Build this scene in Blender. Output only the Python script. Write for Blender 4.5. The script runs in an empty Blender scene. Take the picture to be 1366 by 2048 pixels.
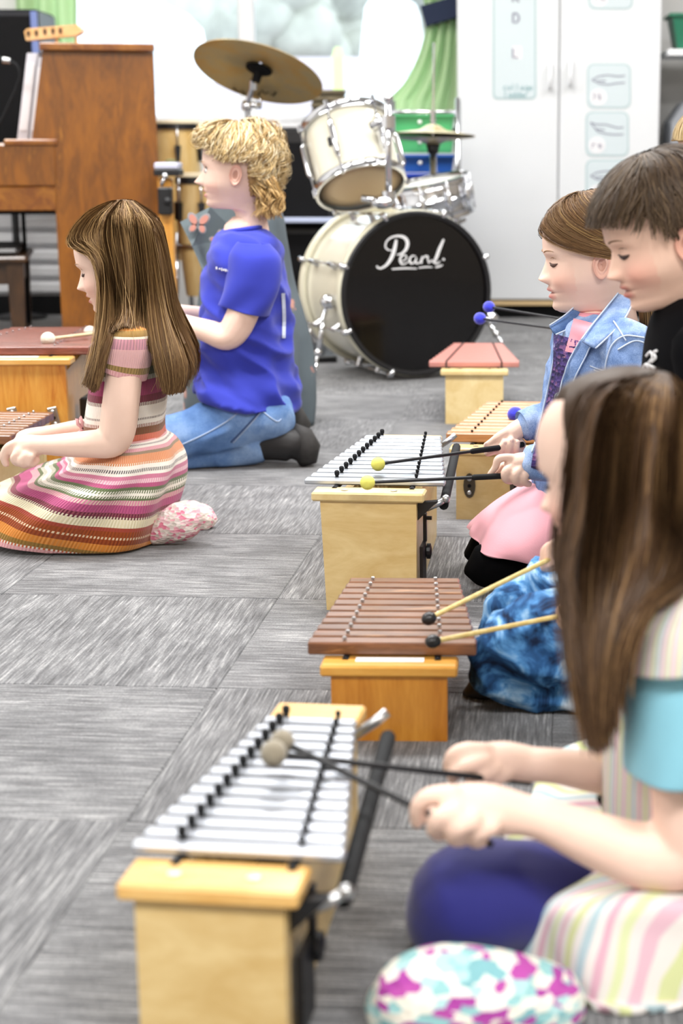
import bpy, math, random
import numpy as np
from mathutils import Vector, Matrix, noise as mnoise

random.seed(7)
scene = bpy.context.scene
COL = scene.collection
PI = math.pi

# ------------------------------------------------------------------ camera
FPX, CAMH, PX0 = 3300.0, 0.78, 950.0
PITCH = math.atan(724 / 3300)
cP, sP = math.cos(PITCH), math.sin(PITCH)
cam_data = bpy.data.cameras.new('camera')
cam = bpy.data.objects.new('camera', cam_data)
COL.objects.link(cam)
cam.location = (0, 0, CAMH)
cam.rotation_euler = (PI / 2 - PITCH, 0, 0)
cam_data.sensor_fit = 'VERTICAL'
cam_data.sensor_height = 36.0
cam_data.lens = FPX / 2048 * 36.0
cam_data.shift_x = -(PX0 - 683) / 2048
cam_data.clip_start = 0.05
cam_data.dof.use_dof = True
cam_data.dof.focus_distance = 3.0
cam_data.dof.aperture_fstop = 4.2
scene.camera = cam

# ------------------------------------------------------------------ world, exposure
world = bpy.data.worlds.new('overcast')
scene.world = world
world.use_nodes = True
wb = world.node_tree.nodes['Background']
wb.inputs[0].default_value = (0.86, 0.94, 1.0, 1)
wb.inputs[1].default_value = 3.4
vs = scene.view_settings
vs.view_transform = 'Standard'
vs.look = 'None'
vs.exposure = 0.2
vs.gamma = 1.0
vs.use_curve_mapping = False
scene.cycles.use_denoising = True
scene.cycles.max_bounces = 6
scene.cycles.diffuse_bounces = 3
scene.cycles.glossy_bounces = 3
scene.cycles.transmission_bounces = 3
scene.cycles.use_adaptive_sampling = True
scene.cycles.adaptive_threshold = 0.03
scene.cycles.transparent_max_bounces = 12
scene.cycles.caustics_reflective = False
scene.cycles.caustics_refractive = False

# ceiling troffers: the room's own lamps (frames are built with the ceiling below)
LAMPS = [(x, y) for y in (-0.4, 3.4, 6.1) for x in (-2.1, -0.3, 1.5)]
CEIL = 2.75
for lx, ly in LAMPS:
    ld = bpy.data.lights.new('ceiling_lamp_light', 'AREA')
    ld.shape = 'RECTANGLE'; ld.size = 1.15; ld.size_y = 0.55
    ld.energy = {-0.4: {-2.1: 48.0, -0.3: 50.0, 1.5: 92.0}[lx], 3.4: 62.0, 6.1: 43.0}[ly]
    ld.color = (1.0, 0.985, 0.965)
    lo = bpy.data.objects.new('ceiling_lamp_light', ld)
    lo.location = (lx, ly, CEIL - 0.05)
    COL.objects.link(lo)

# ------------------------------------------------------------------ projection helpers (measured from the photograph)
def ray(x, y):
    u = (x - PX0) / FPX; v = (1024 - y) / FPX
    return Vector((u, cP + v * sP, -sP + v * cP))
def at(x, y, Y):
    d = ray(x, y); t = Y / d.y
    return Vector((d.x * t, Y, CAMH + d.z * t))
def atz(x, y, z=0.0):
    d = ray(x, y); t = (z - CAMH) / d.z
    return Vector((d.x * t, d.y * t, z))
def onplane(x, y, p0, n):
    o = Vector((0, 0, CAMH)); d = ray(x, y)
    return o + d * ((p0 - o).dot(n) / d.dot(n))
def mpp(Y, Z=0.3):
    return (Y * cP + (CAMH - Z) * sP) / FPX

# ------------------------------------------------------------------ mesh builder
MW = {}
class MB:
    def __init__(s):
        s.v = []; s.f = []; s.uv = None; s.col = None
    def add(s, vs_, fs):
        b = len(s.v)
        s.v.extend([tuple(p) for p in vs_]); s.f.extend([tuple(i + b for i in q) for q in fs])
        return s
    def box(s, c, size, R=None, bev=0.0):
        hx, hy, hz = [q / 2 for q in size]; c = Vector(c)
        if bev <= 0:
            P = [Vector((x, y, z)) for x in (-hx, hx) for y in (-hy, hy) for z in (-hz, hz)]
            Fs = [(0, 1, 3, 2), (4, 6, 7, 5), (0, 4, 5, 1), (2, 3, 7, 6), (0, 2, 6, 4), (1, 5, 7, 3)]
        else:
            b = min(bev, hx * .95, hy * .95, hz * .95)
            P = []; idx = {}
            for sx in (-1, 1):
                for sy in (-1, 1):
                    for sz in (-1, 1):
                        for ax in range(3):
                            q = [sx * (hx - b), sy * (hy - b), sz * (hz - b)]
                            q[ax] = (sx * hx, sy * hy, sz * hz)[ax]
                            idx[(sx, sy, sz, ax)] = len(P); P.append(Vector(q))
            Fs = []
            for ax in range(3):
                o1, o2 = [(1, 2), (2, 0), (0, 1)][ax]
                for sg in (-1, 1):
                    q = []
                    for a1, a2 in ((-1, -1), (1, -1), (1, 1), (-1, 1)):
                        t = [0, 0, 0]; t[ax] = sg; t[o1] = a1; t[o2] = a2
                        q.append(idx[(*t, ax)])
                    Fs.append(tuple(q if sg > 0 else q[::-1]))
            for ax in range(3):
                o1, o2 = [(1, 2), (2, 0), (0, 1)][ax]
                for s1 in (-1, 1):
                    for s2 in (-1, 1):
                        def k(sa, axx):
                            t = [0, 0, 0]; t[ax] = sa; t[o1] = s1; t[o2] = s2
                            return idx[(*t, axx)]
                        q = (k(-1, o1), k(1, o1), k(1, o2), k(-1, o2))
                        Fs.append(q if s1 * s2 < 0 else q[::-1])
            for sx in (-1, 1):
                for sy in (-1, 1):
                    for sz in (-1, 1):
                        q = tuple(idx[(sx, sy, sz, ax)] for ax in range(3))
                        Fs.append(q if sx * sy * sz > 0 else q[::-1])
        if R is not None: P = [R @ p for p in P]
        return s.add([p + c for p in P], Fs)
    def hexa(s, P):
        # eight corners: bottom four (ccw seen from above), then top four
        return s.add(P, [(3, 2, 1, 0), (4, 5, 6, 7), (0, 1, 5, 4), (1, 2, 6, 5), (2, 3, 7, 6), (3, 0, 4, 7)])
    def rings(s, rs, cap=True, closed=True, loop=False):
        n = len(rs[0]); vs_ = [p for r in rs for p in r]; fs = []
        m = len(rs)
        for i in range(m if loop else m - 1):
            i2 = (i + 1) % m
            for j in range(n if closed else n - 1):
                j2 = (j + 1) % n
                fs.append((i * n + j, i * n + j2, i2 * n + j2, i2 * n + j))
        if cap and not loop:
            fs.append(tuple(range(n))[::-1]); fs.append(tuple((m - 1) * n + j for j in range(n)))
        return s.add(vs_, fs)
    def tube(s, pts, rad, n=8, cap=True, flat=1.0, ref=None):
        pts = [Vector(p) for p in pts]
        if not hasattr(rad, '__len__'): rad = [rad] * len(pts)
        rs = []; prev = None
        for i, p in enumerate(pts):
            t = (pts[min(i + 1, len(pts) - 1)] - pts[max(i - 1, 0)])
            t = t.normalized() if t.length > 1e-9 else Vector((0, 0, 1))
            if prev is None:
                a = Vector(ref) if ref is not None else (Vector((0, 0, 1)) if abs(t.z) < .9 else Vector((1, 0, 0)))
            else: a = prev
            a = (a - t * a.dot(t)).normalized(); b = t.cross(a); prev = a
            rs.append([p + (a * math.cos(2 * PI * k / n) * flat + b * math.sin(2 * PI * k / n)) * rad[i] for k in range(n)])
        return s.rings(rs, cap)
    def lathe(s, prof, n=24, M=None, cap=True):
        rs = []
        for r, z in prof:
            ring = [Vector((r * math.cos(2 * PI * k / n), r * math.sin(2 * PI * k / n), z)) for k in range(n)]
            if M is not None: ring = [M @ p for p in ring]
            rs.append(ring)
        return s.rings(rs, cap)
    def ball(s, c, r, n=14, m=10, M=None):
        c = Vector(c)
        if not hasattr(r, '__len__'): r = (r, r, r)
        rs = []
        for i in range(m + 1):
            a = -PI / 2 + PI * (i if 0 < i < m else (i + (.04 if i == 0 else -.04))) / m
            ring = [Vector((r[0] * math.cos(a) * math.cos(2 * PI * k / n), r[1] * math.cos(a) * math.sin(2 * PI * k / n), r[2] * math.sin(a))) for k in range(n)]
            rs.append([(M @ p if M is not None else p) + c for p in ring])
        return s.rings(rs, True)
    def prism(s, poly, d):
        # poly: list of 3-D points, d: extrusion vector
        n = len(poly); d = Vector(d); poly = [Vector(p) for p in poly]
        vs_ = poly + [p + d for p in poly]
        fs = [tuple(range(n))[::-1], tuple(range(n, 2 * n))] + [(i, (i + 1) % n, n + (i + 1) % n, n + i) for i in range(n)]
        return s.add(vs_, fs)
    def build(s, name, mat, parent=None, world=True, smooth=False, auto=None, kind=None, label=None):
        V = [Vector(p) for p in s.v]
        o_loc = None
        if parent is not None:
            if world:
                inv = MW[parent.name].inverted(); V = [inv @ p for p in V]
        else:
            xs = [p.x for p in V]; ys = [p.y for p in V]; zs = [p.z for p in V]
            o_loc = Vector(((min(xs) + max(xs)) / 2, (min(ys) + max(ys)) / 2, min(zs)))
            V = [p - o_loc for p in V]
        me = bpy.data.meshes.new(name)
        me.from_pydata([tuple(p) for p in V], [], s.f)
        if s.uv is not None:
            uvl = me.uv_layers.new(name='UVMap')
            li = np.zeros(len(me.loops), dtype=np.int32); me.loops.foreach_get('vertex_index', li)
            uvl.data.foreach_set('uv', np.asarray(s.uv, dtype=np.float32)[li].ravel())
        if s.col is not None:
            ca = me.color_attributes.new('Col', 'FLOAT_COLOR', 'POINT')
            cc = np.ones((len(V), 4), dtype=np.float32); cc[:, :3] = np.asarray(s.col, dtype=np.float32)
            ca.data.foreach_set('color', cc.ravel())
        if mat is not None: me.materials.append(mat)
        me.update()
        if smooth:
            me.polygons.foreach_set('use_smooth', [True] * len(me.polygons))
            if auto is not None:
                try: me.set_sharp_from_angle(angle=math.radians(auto))
                except Exception: pass
        o = bpy.data.objects.new(name, me); COL.objects.link(o)
        if parent is not None:
            o.parent = parent; MW[o.name] = MW[parent.name].copy()
        else:
            o.location = o_loc; MW[o.name] = Matrix.Translation(o_loc)
        if kind: o['kind'] = kind
        if label: o['label'] = label
        return o

def tag(o, label, cat, group=None, kind=None):
    o['label'] = label; o['category'] = cat
    if group: o['group'] = group
    if kind: o['kind'] = kind
    return o
def struct(o, label=None):
    o['kind'] = 'structure'
    if label: o['label'] = label
    return o
def thing(name, label, cat, loc=(0, 0, 0), rotz=0.0, group=None):
    o = bpy.data.objects.new(name, None); COL.objects.link(o)
    o.empty_display_size = .05
    o.location = loc; o.rotation_euler = (0, 0, rotz)
    MW[o.name] = Matrix.Translation(Vector(loc)) @ Matrix.Rotation(rotz, 4, 'Z')
    return tag(o, label, cat, group)
def inst(me, name, parent, M):
    # another piece that shares mesh data (M: matrix in the parent's space)
    o = bpy.data.objects.new(name, me); COL.objects.link(o)
    o.parent = parent; o.matrix_local = M
    MW[o.name] = MW[parent.name] @ M
    return o
def frame_from_z(z, org=(0, 0, 0), xref=(1, 0, 0)):
    z = Vector(z).normalized(); x = Vector(xref); x = (x - z * x.dot(z)).normalized(); y = z.cross(x)
    M = Matrix((x, y, z)).transposed().to_4x4(); M.translation = Vector(org)
    return M
def spline(pts, n):
    # Catmull-Rom through tuples of any length
    P = np.asarray(pts, dtype=float); m = len(P); out = []
    ts = np.linspace(0, m - 1, n)
    for t in ts:
        i = min(int(t), m - 2); u = t - i
        p0 = P[max(i - 1, 0)]; p1 = P[i]; p2 = P[i + 1]; p3 = P[min(i + 2, m - 1)]
        out.append(.5 * (2 * p1 + (p2 - p0) * u + (2 * p0 - 5 * p1 + 4 * p2 - p3) * u * u + (3 * p1 - p0 - 3 * p2 + p3) * u ** 3))
    return np.array(out)

# ------------------------------------------------------------------ materials
def C(h):
    h = h.lstrip('#'); r = [int(h[i:i + 2], 16) / 255 for i in (0, 2, 4)]
    return tuple(x / 12.92 if x <= .04045 else ((x + .055) / 1.055) ** 2.4 for x in r)
def _new(name):
    m = bpy.data.materials.new(name); m.use_nodes = True
    nt = m.node_tree; b = nt.nodes['Principled BSDF']
    return m, nt, b
def nd(nt, t, **kw):
    n = nt.nodes.new(t)
    for k, v in kw.items(): setattr(n, k, v)
    return n
def ramp(nt, stops, fac, interp='LINEAR'):
    r = nd(nt, 'ShaderNodeValToRGB'); cr = r.color_ramp; cr.interpolation = interp
    while len(cr.elements) < len(stops): cr.elements.new(.5)
    for e, (p, c) in zip(cr.elements, stops):
        e.position = p; e.color = (*c[:3], 1)
    if fac is not None: nt.links.new(fac, r.inputs[0])
    return r
def coords(nt, scale=(1, 1, 1), kind='Object', rot=(0, 0, 0)):
    tc = nd(nt, 'ShaderNodeTexCoord'); mp = nd(nt, 'ShaderNodeMapping')
    mp.inputs['Scale'].default_value = scale; mp.inputs['Rotation'].default_value = rot
    nt.links.new(tc.outputs[kind], mp.inputs[0]); return mp.outputs[0]
def noise_n(nt, vec, scale, detail=3, rough=.55, dist=0):
    n = nd(nt, 'ShaderNodeTexNoise'); n.inputs['Scale'].default_value = scale
    n.inputs['Detail'].default_value = detail; n.inputs['Roughness'].default_value = rough; n.inputs['Distortion'].default_value = dist
    if vec is not None: nt.links.new(vec, n.inputs['Vector'])
    return n.outputs[0]
def bumpit(nt, b, h, strength=.3, dist=.002):
    bp = nd(nt, 'ShaderNodeBump'); bp.inputs['Strength'].default_value = strength; bp.inputs['Distance'].default_value = dist
    nt.links.new(h, bp.inputs['Height']); nt.links.new(bp.outputs[0], b.inputs['Normal'])
def mat(name, col, rough=.5, metal=0.0, spec=.5, coat=0.0, var=None, bump=None, emit=None, sss=0.0, sheen=0.0):
    m, nt, b = _new(name)
    c = C(col) if isinstance(col, str) else col
    b.inputs['Base Color'].default_value = (*c, 1); b.inputs['Roughness'].default_value = rough
    b.inputs['Metallic'].default_value = metal; b.inputs['Specular IOR Level'].default_value = spec
    b.inputs['Coat Weight'].default_value = coat
    if sheen: b.inputs['Sheen Weight'].default_value = sheen
    if sss:
        b.inputs['Subsurface Weight'].default_value = sss; b.inputs['Subsurface Radius'].default_value = (.012, .005, .003)
    if var:
        sc, am = var; v = coords(nt)
        n = noise_n(nt, v, sc, 4)
        lo = tuple(max(0, x * (1 - am)) for x in c); hi = tuple(min(1, x * (1 + am)) for x in c)
        r = ramp(nt, [(.3, lo), (.7, hi)], n); nt.links.new(r.outputs[0], b.inputs['Base Color'])
    if bump:
        sc, st = bump; v = coords(nt); n = noise_n(nt, v, sc, 3); bumpit(nt, b, n, st)
    if emit:
        b.inputs['Emission Color'].default_value = (*c, 1); b.inputs['Emission Strength'].default_value = emit
    return m
def wood(name, c1, c2, scale=(1, 1, 1), freq=3.0, rough=.4, coat=.15, dist=1.5, c3=None, rnd=0.0):
    # stretched noise gives the grain; scale small along the grain
    m, nt, b = _new(name)
    v = coords(nt, scale)
    if rnd:
        oi = nd(nt, 'ShaderNodeObjectInfo'); ad = nd(nt, 'ShaderNodeVectorMath', operation='ADD')
        ml = nd(nt, 'ShaderNodeVectorMath', operation='SCALE'); ml.inputs['Scale'].default_value = 37.0
        cb = nd(nt, 'ShaderNodeCombineXYZ')
        for k in range(3): nt.links.new(oi.outputs['Random'], cb.inputs[k])
        nt.links.new(cb.outputs[0], ml.inputs[0]); nt.links.new(v, ad.inputs[0]); nt.links.new(ml.outputs[0], ad.inputs[1]); v = ad.outputs[0]
    n1 = noise_n(nt, v, freq, 5, .6, dist); n2 = noise_n(nt, v, freq * 9, 2, .5, .2)
    mx = nd(nt, 'ShaderNodeMath', operation='MULTIPLY_ADD'); nt.links.new(n2, mx.inputs[0]); mx.inputs[1].default_value = .22; nt.links.new(n1, mx.inputs[2])
    st = [(.42, C(c1)), (.72, C(c2))]
    if c3: st.append((.86, C(c3)))
    r = ramp(nt, st, mx.outputs[0])
    out = r.outputs[0]
    if rnd:
        hs = nd(nt, 'ShaderNodeHueSaturation'); mr = nd(nt, 'ShaderNodeMapRange'); mr.inputs[3].default_value = 1 - rnd; mr.inputs[4].default_value = 1 + rnd
        nt.links.new(oi.outputs['Random'], mr.inputs[0]); nt.links.new(mr.outputs[0], hs.inputs['Value']); nt.links.new(out, hs.inputs['Color']); out = hs.outputs[0]
    nt.links.new(out, b.inputs['Base Color'])
    b.inputs['Roughness'].default_value = rough; b.inputs['Coat Weight'].default_value = coat; b.inputs['Coat Roughness'].default_value = .25
    return m

CHROME = mat('chrome', '#d9dade', .14, 1.0)
STEEL = mat('brushed_steel', '#b9babb', .32, 1.0)
DKSTEEL = mat('dark_steel', '#5b564e', .4, .9)
BLACKPL = mat('black_plastic', '#131316', .42)
BLACKRUB = mat('black_rubber', '#191a1c', .75, spec=.25)
BLACKMATTE = mat('black_matte', '#0c0c0e', .8, spec=.2)
WHITEPAINT = mat('white_paint', '#eeeff1', .5, var=(2.0, .015))
WHITELAM = mat('white_laminate', '#d6d8da', .32, var=(1.2, .012))
WALLPAINT = mat('wall_paint', '#e7e6e4', .75, bump=(180, .06))
CEILM = mat('ceiling_tile_white', '#dcdcda', .85)
# ================================================================== the room
YAW = math.radians(-3.6)          # the room's axis against the view's
RX = Vector((math.cos(YAW), math.sin(YAW), 0)); RY = Vector((-math.sin(YAW), math.cos(YAW), 0))
RROT = Matrix.Rotation(YAW, 3, 'Z')
def room(x, y, z): return RX * x + RY * y + Vector((0, 0, z))

# carpet: one mesh per tile, quarter-turned in a checkerboard
def carpet_mat():
    m, nt, b = _new('carpet_grey_streaked')
    tc = nd(nt, 'ShaderNodeTexCoord'); oi = nd(nt, 'ShaderNodeObjectInfo')
    cb = nd(nt, 'ShaderNodeCombineXYZ')
    ml = nd(nt, 'ShaderNodeMath', operation='MULTIPLY'); ml.inputs[1].default_value = 91.0
    nt.links.new(oi.outputs['Random'], ml.inputs[0])
    for k in range(3): nt.links.new(ml.outputs[0], cb.inputs[k])
    ad = nd(nt, 'ShaderNodeVectorMath', operation='ADD'); nt.links.new(tc.outputs['Object'], ad.inputs[0]); nt.links.new(cb.outputs[0], ad.inputs[1])
    def st(sx, sy):
        mp = nd(nt, 'ShaderNodeMapping'); mp.inputs['Scale'].default_value = (sx, sy, 1); nt.links.new(ad.outputs[0], mp.inputs[0]); return mp.outputs[0]
    a = noise_n(nt, st(16, 340), 1.0, 2, .5)       # fine streaks along x
    a2 = noise_n(nt, st(10, 150), 1.0, 3, .6)       # broader streaks
    g = noise_n(nt, st(420, 420), 1.0, 1, .5)     # loops
    cl = noise_n(nt, st(9, 9), 1.0, 3, .6)
    def madd(x, k, y):
        q = nd(nt, 'ShaderNodeMath', operation='MULTIPLY_ADD'); nt.links.new(x, q.inputs[0]); q.inputs[1].default_value = k
        if isinstance(y, float): q.inputs[2].default_value = y
        else: nt.links.new(y, q.inputs[2])
        return q.outputs[0]
    s1 = madd(a, 1.0, 0.0); s2 = madd(a2, .55, s1); s3 = madd(g, .5, s2); s4 = madd(cl, .45, s3)
    r = ramp(nt, [(.90 / 2, (.035, .035, .038)), (1.14 / 2, (.098, .099, .105)), (1.335 / 2, (.175, .177, .183)), (1.50 / 2, (.30, .30, .303)), (1.72 / 2, (.5, .495, .485))], None)
    hv = nd(nt, 'ShaderNodeMath', operation='MULTIPLY'); hv.inputs[1].default_value = .5
    nt.links.new(s4, hv.inputs[0]); nt.links.new(hv.outputs[0], r.inputs[0])
    nt.links.new(r.outputs[0], b.inputs['Base Color'])
    b.inputs['Roughness'].default_value = .95; b.inputs['Specular IOR Level'].default_value = .15; b.inputs['Sheen Weight'].default_value = .25
    bumpit(nt, b, s3, .35, .003)
    return m
CARPET = carpet_mat()
fl = MB(); fl.box((-.3, 3.6, -.055), (7.4, 10.6, .09)); fl = fl.build('floor', CARPET)
struct(fl)
g0 = atz(555, 1197); TS = .5
tile_mb = MB(); tile_mb.box((0, 0, -.005), (TS - .0006, TS - .0006, .01), bev=.0015)
tile_me = None
ci = 0
for i in range(-6, 6):
    for j in range(-5, 12):
        c = g0 + RX * ((i + .5) * TS) + RY * ((j + .5) * TS)
        if not (-3.4 < c.x < 2.6 and .5 < c.y < 8.3): continue
        if tile_me is None:
            t0 = tile_mb.build('carpet_tile', CARPET, fl, world=False); tile_me = t0.data; bpy.data.objects.remove(t0)
        # the tile left of the corner and nearer than it streaks along the depth
        turn = (i + j) % 2 == 0
        Mw = Matrix.Translation(c) @ Matrix.Rotation(YAW + (PI / 2 if turn else 0), 4, 'Z')
        inst(tile_me, 'carpet_tile', fl, MW[fl.name].inverted() @ Mw)

WY = 8.35                          # window wall
def wall_box(name, x0, x1, y0, y1, z0, z1, m=WALLPAINT):
    b = MB(); b.box(((x0 + x1) / 2, (y0 + y1) / 2, (z0 + z1) / 2), (x1 - x0, y1 - y0, z1 - z0)); return struct(b.build(name, m))
wl, wr, wz0, wz1 = at(60, 245, WY).x, at(905, 245, WY).x, at(500, 246, WY).z, 2.15
wbk = MB()
for (x0, x1, z0, z1) in ((-3.6, wl, 0, CEIL), (wr, 3.3, 0, CEIL), (wl, wr, 0, wz0), (wl, wr, wz1, CEIL)):
    wbk.box(((x0 + x1) / 2, WY + .09, (z0 + z1) / 2), (x1 - x0, .18, z1 - z0))
struct(wbk.build('wall_back', WALLPAINT))
wall_box('wall_left', -3.78, -3.6, -1.7, WY, 0, CEIL)
WALLB = mat('wall_tan_low_bounce', '#a39a8e', .8)  # unseen right and front walls toned darker to cut bounce light and deepen shadows
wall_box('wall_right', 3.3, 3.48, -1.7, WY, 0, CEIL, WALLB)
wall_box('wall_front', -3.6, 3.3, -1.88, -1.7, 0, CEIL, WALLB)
wall_box('ceiling', -3.8, 3.5, -1.9, WY + .2, CEIL + .03, CEIL + .13, CEILM)
DIFF = mat('lamp_diffuser', '#ffffff', .6, emit=2.0)
for k, (lx, ly) in enumerate(LAMPS):
    t = thing('ceiling_light', 'white recessed ceiling light panel above the music room floor', 'lamp', (lx, ly, CEIL - .045), 0, 'ceiling light panels')
    b = MB()
    for (cx, cy, sx, sy) in ((0, .31, 1.28, .03), (0, -.31, 1.28, .03), (.625, 0, .03, .65), (-.625, 0, .03, .65)):
        b.box((cx, cy, .04), (sx, sy, .07))
    b.build('frame', WHITEPAINT, t, world=False)
    b = MB(); b.box((0, 0, .035), (1.22, .59, .02)); b.build('diffuser', DIFF, t, world=False)

# window: frame, mullion, panes
wf = MB()
fw = .05
for (x0, x1, z0, z1) in ((wl, wl + fw, wz0, wz1), (wr - fw, wr, wz0, wz1), (wl, wr, wz0, wz0 + .035), (wl, wr, wz1 - fw, wz1)):
    wf.box(((x0 + x1) / 2, WY + .07, (z0 + z1) / 2), (x1 - x0, .07, z1 - z0), bev=.006)
win = struct(wf.build('window_1', WHITEPAINT))
ml0, ml1 = at(479, 100, WY + .07).x, at(511, 100, WY + .07).x
b = MB(); b.box(((ml0 + ml1) / 2, WY + .07, (wz0 + wz1) / 2), (ml1 - ml0, .06, wz1 - wz0 - .05), bev=.006); b.build('mullion', WHITEPAINT, win)
b = MB(); b.box(((wl + wr) / 2, WY - .03, wz0 - .012), (wr - wl + .06, .2, .024), bev=.004); b.build('window_sill', WHITEPAINT, win)
def glass_mat():
    m, nt, b = _new('window_glass'); nt.nodes.remove(b)
    tr = nd(nt, 'ShaderNodeBsdfTransparent'); tr.inputs[0].default_value = (.94, .97, .98, 1)
    gl = nd(nt, 'ShaderNodeBsdfGlossy'); gl.inputs['Roughness'].default_value = .02
    fr = nd(nt, 'ShaderNodeFresnel'); fr.inputs[0].default_value = 1.35
    mx = nd(nt, 'ShaderNodeMixShader'); nt.links.new(fr.outputs[0], mx.inputs[0]); nt.links.new(tr.outputs[0], mx.inputs[1]); nt.links.new(gl.outputs[0], mx.inputs[2])
    nt.links.new(mx.outputs[0], nt.nodes['Material Output'].inputs[0]); return m
GLASS = glass_mat()
for (x0, x1) in ((wl + fw, ml0), (ml1, wr - fw)):
    b = MB(); b.box(((x0 + x1) / 2, WY + .08, (wz0 + wz1) / 2), (x1 - x0, .006, wz1 - wz0 - .07)); b.build('pane', GLASS, win)

# ------------------------------------------------------------------ outdoors, seen through the window
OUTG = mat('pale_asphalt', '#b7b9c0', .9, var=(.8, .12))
b = MB(); b.box((-3, 30, -.55), (60, 42, .1)); struct(b.build('ground', OUTG))
SNOWW = mat('car_white', '#f2f4f6', .3, coat=.5)
CARGL = mat('car_glass', '#cfd8e0', .1, coat=.5)
TYRE = mat('tyre_rubber', '#3a3d42', .8)
def car(px0, px1, pyt, pyb, Y, name, label, van=False):
    A = at(px0, pyb, Y); B = at(px1, pyt, Y)
    t = thing(name, label, 'car', ((A.x + B.x) / 2, Y, -.5)); L = (B.x - A.x); Ht = B.z + .5; Wd = 1.8
    prof = [(-.5, .12), (-.5, .5), (-.47, .62), (-.30, .66), (-.2, .96), (-.12, 1.0), (.22, 1.0), (.36, .97), (.48, .66), (.5, .5), (.5, .12)]
    if van: prof = [(-.5, .12), (-.5, .85), (-.47, .97), (-.42, 1.0), (.22, 1.0), (.30, .95), (.40, .62), (.48, .5), (.5, .4), (.5, .12)]
    P = [Vector((p * L, -Wd / 2, q * Ht)) for p, q in prof]
    b = MB(); b.prism(P, (0, Wd, 0)); b.build('car_body', SNOWW, t, world=False)
    for (x0, x1) in (((-.17, .02), (.05, .30)) if not van else ((.12, .27), (-.05, .1))):
        b = MB(); b.prism([Vector((x0 * L, -Wd / 2 - .012, .7 * Ht)), Vector((x1 * L, -Wd / 2 - .012, .7 * Ht)), Vector(((x1 - .03) * L, -Wd / 2 - .012, .92 * Ht)), Vector(((x0 + .02) * L, -Wd / 2 - .012, .92 * Ht))], (0, .02, 0)); b.build('car_window', CARGL, t, world=False)
    for wx in (-.3, .3):
        b = MB(); b.lathe([(.1, -.1), (.3, -.1), (.33, -.06), (.33, .06), (.3, .1), (.1, .1)], 20, Matrix.Translation((wx * L, -Wd / 2 + .08, .33)) @ Matrix.Rotation(PI / 2, 4, 'X')); b.build('wheel', TYRE, t, world=False, smooth=True, auto=40)
car(95, 440, 12, 300, 14.0, 'van', 'white van parked close outside the left window pane', van=True)
car(690, 860, 6, 140, 22.0, 'car', 'pale car parked further off outside the right window pane')
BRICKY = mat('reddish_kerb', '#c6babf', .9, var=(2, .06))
p = at(600, 165, 25)
b = MB(); b.box((p.x, 25, p.z - .1), (9, .4, .9)); tag(b.build('low_wall', BRICKY), 'low pinkish wall outside beyond the car park', 'wall')
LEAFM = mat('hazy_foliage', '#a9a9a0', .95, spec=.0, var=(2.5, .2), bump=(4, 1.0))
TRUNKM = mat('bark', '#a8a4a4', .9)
def tree(px, pyb, pyt, Y, w, label, seed):
    rnd = random.Random(seed)
    base = at(px, pyb, Y); top = at(px, pyt, Y)
    t = thing('tree', label, 'tree', (base.x, Y, -.5), 0, 'trees outside the window')
    b = MB(); b.tube([(0, 0, 0), (.05, 0, 1.4), (0, .05, top.z + .2)], [.16, .12, .07], 8); b.build('trunk', TRUNKM, t, world=False, smooth=True)
    b = MB(); hh = top.z - base.z
    for k in range(60):
        a = rnd.uniform(0, 2 * PI); r = w * math.sqrt(rnd.random()); z = base.z + .5 + hh * rnd.random(); q = rnd.uniform(.45, .9)
        b.ball((r * math.cos(a), r * math.sin(a) * .7, z), (q, q, q * .8), 10, 7)
    b.build('foliage', LEAFM, t, world=False, kind='stuff', smooth=True)
tree(455, 110, -170, 26, 1.2, 'hazy green tree outside, left of the window mullion', 1)
tree(575, 120, -150, 30, 1.3, 'hazy green tree outside, just right of the window mullion', 2)
tree(690, 115, -190, 34, 1.7, 'hazy green tree outside behind the pale parked car', 3)
tree(320, 60, -200, 38, 1.6, 'hazy green tree outside above the white van', 4)
b = MB(); q = at(677, 190, 18)
zq = at(677, 95, 18).z
b.lathe([(.14, -.5), (.14, -.42), (.07, -.4), (.06, zq - .1), (.03, zq)], 16, Matrix.Translation((q.x, 18, 0)))
tag(b.build('bollard', mat('yellow_green', '#c9d98a', .7)), 'pale yellow-green bollard outside by the low wall', 'bollard')

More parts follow.
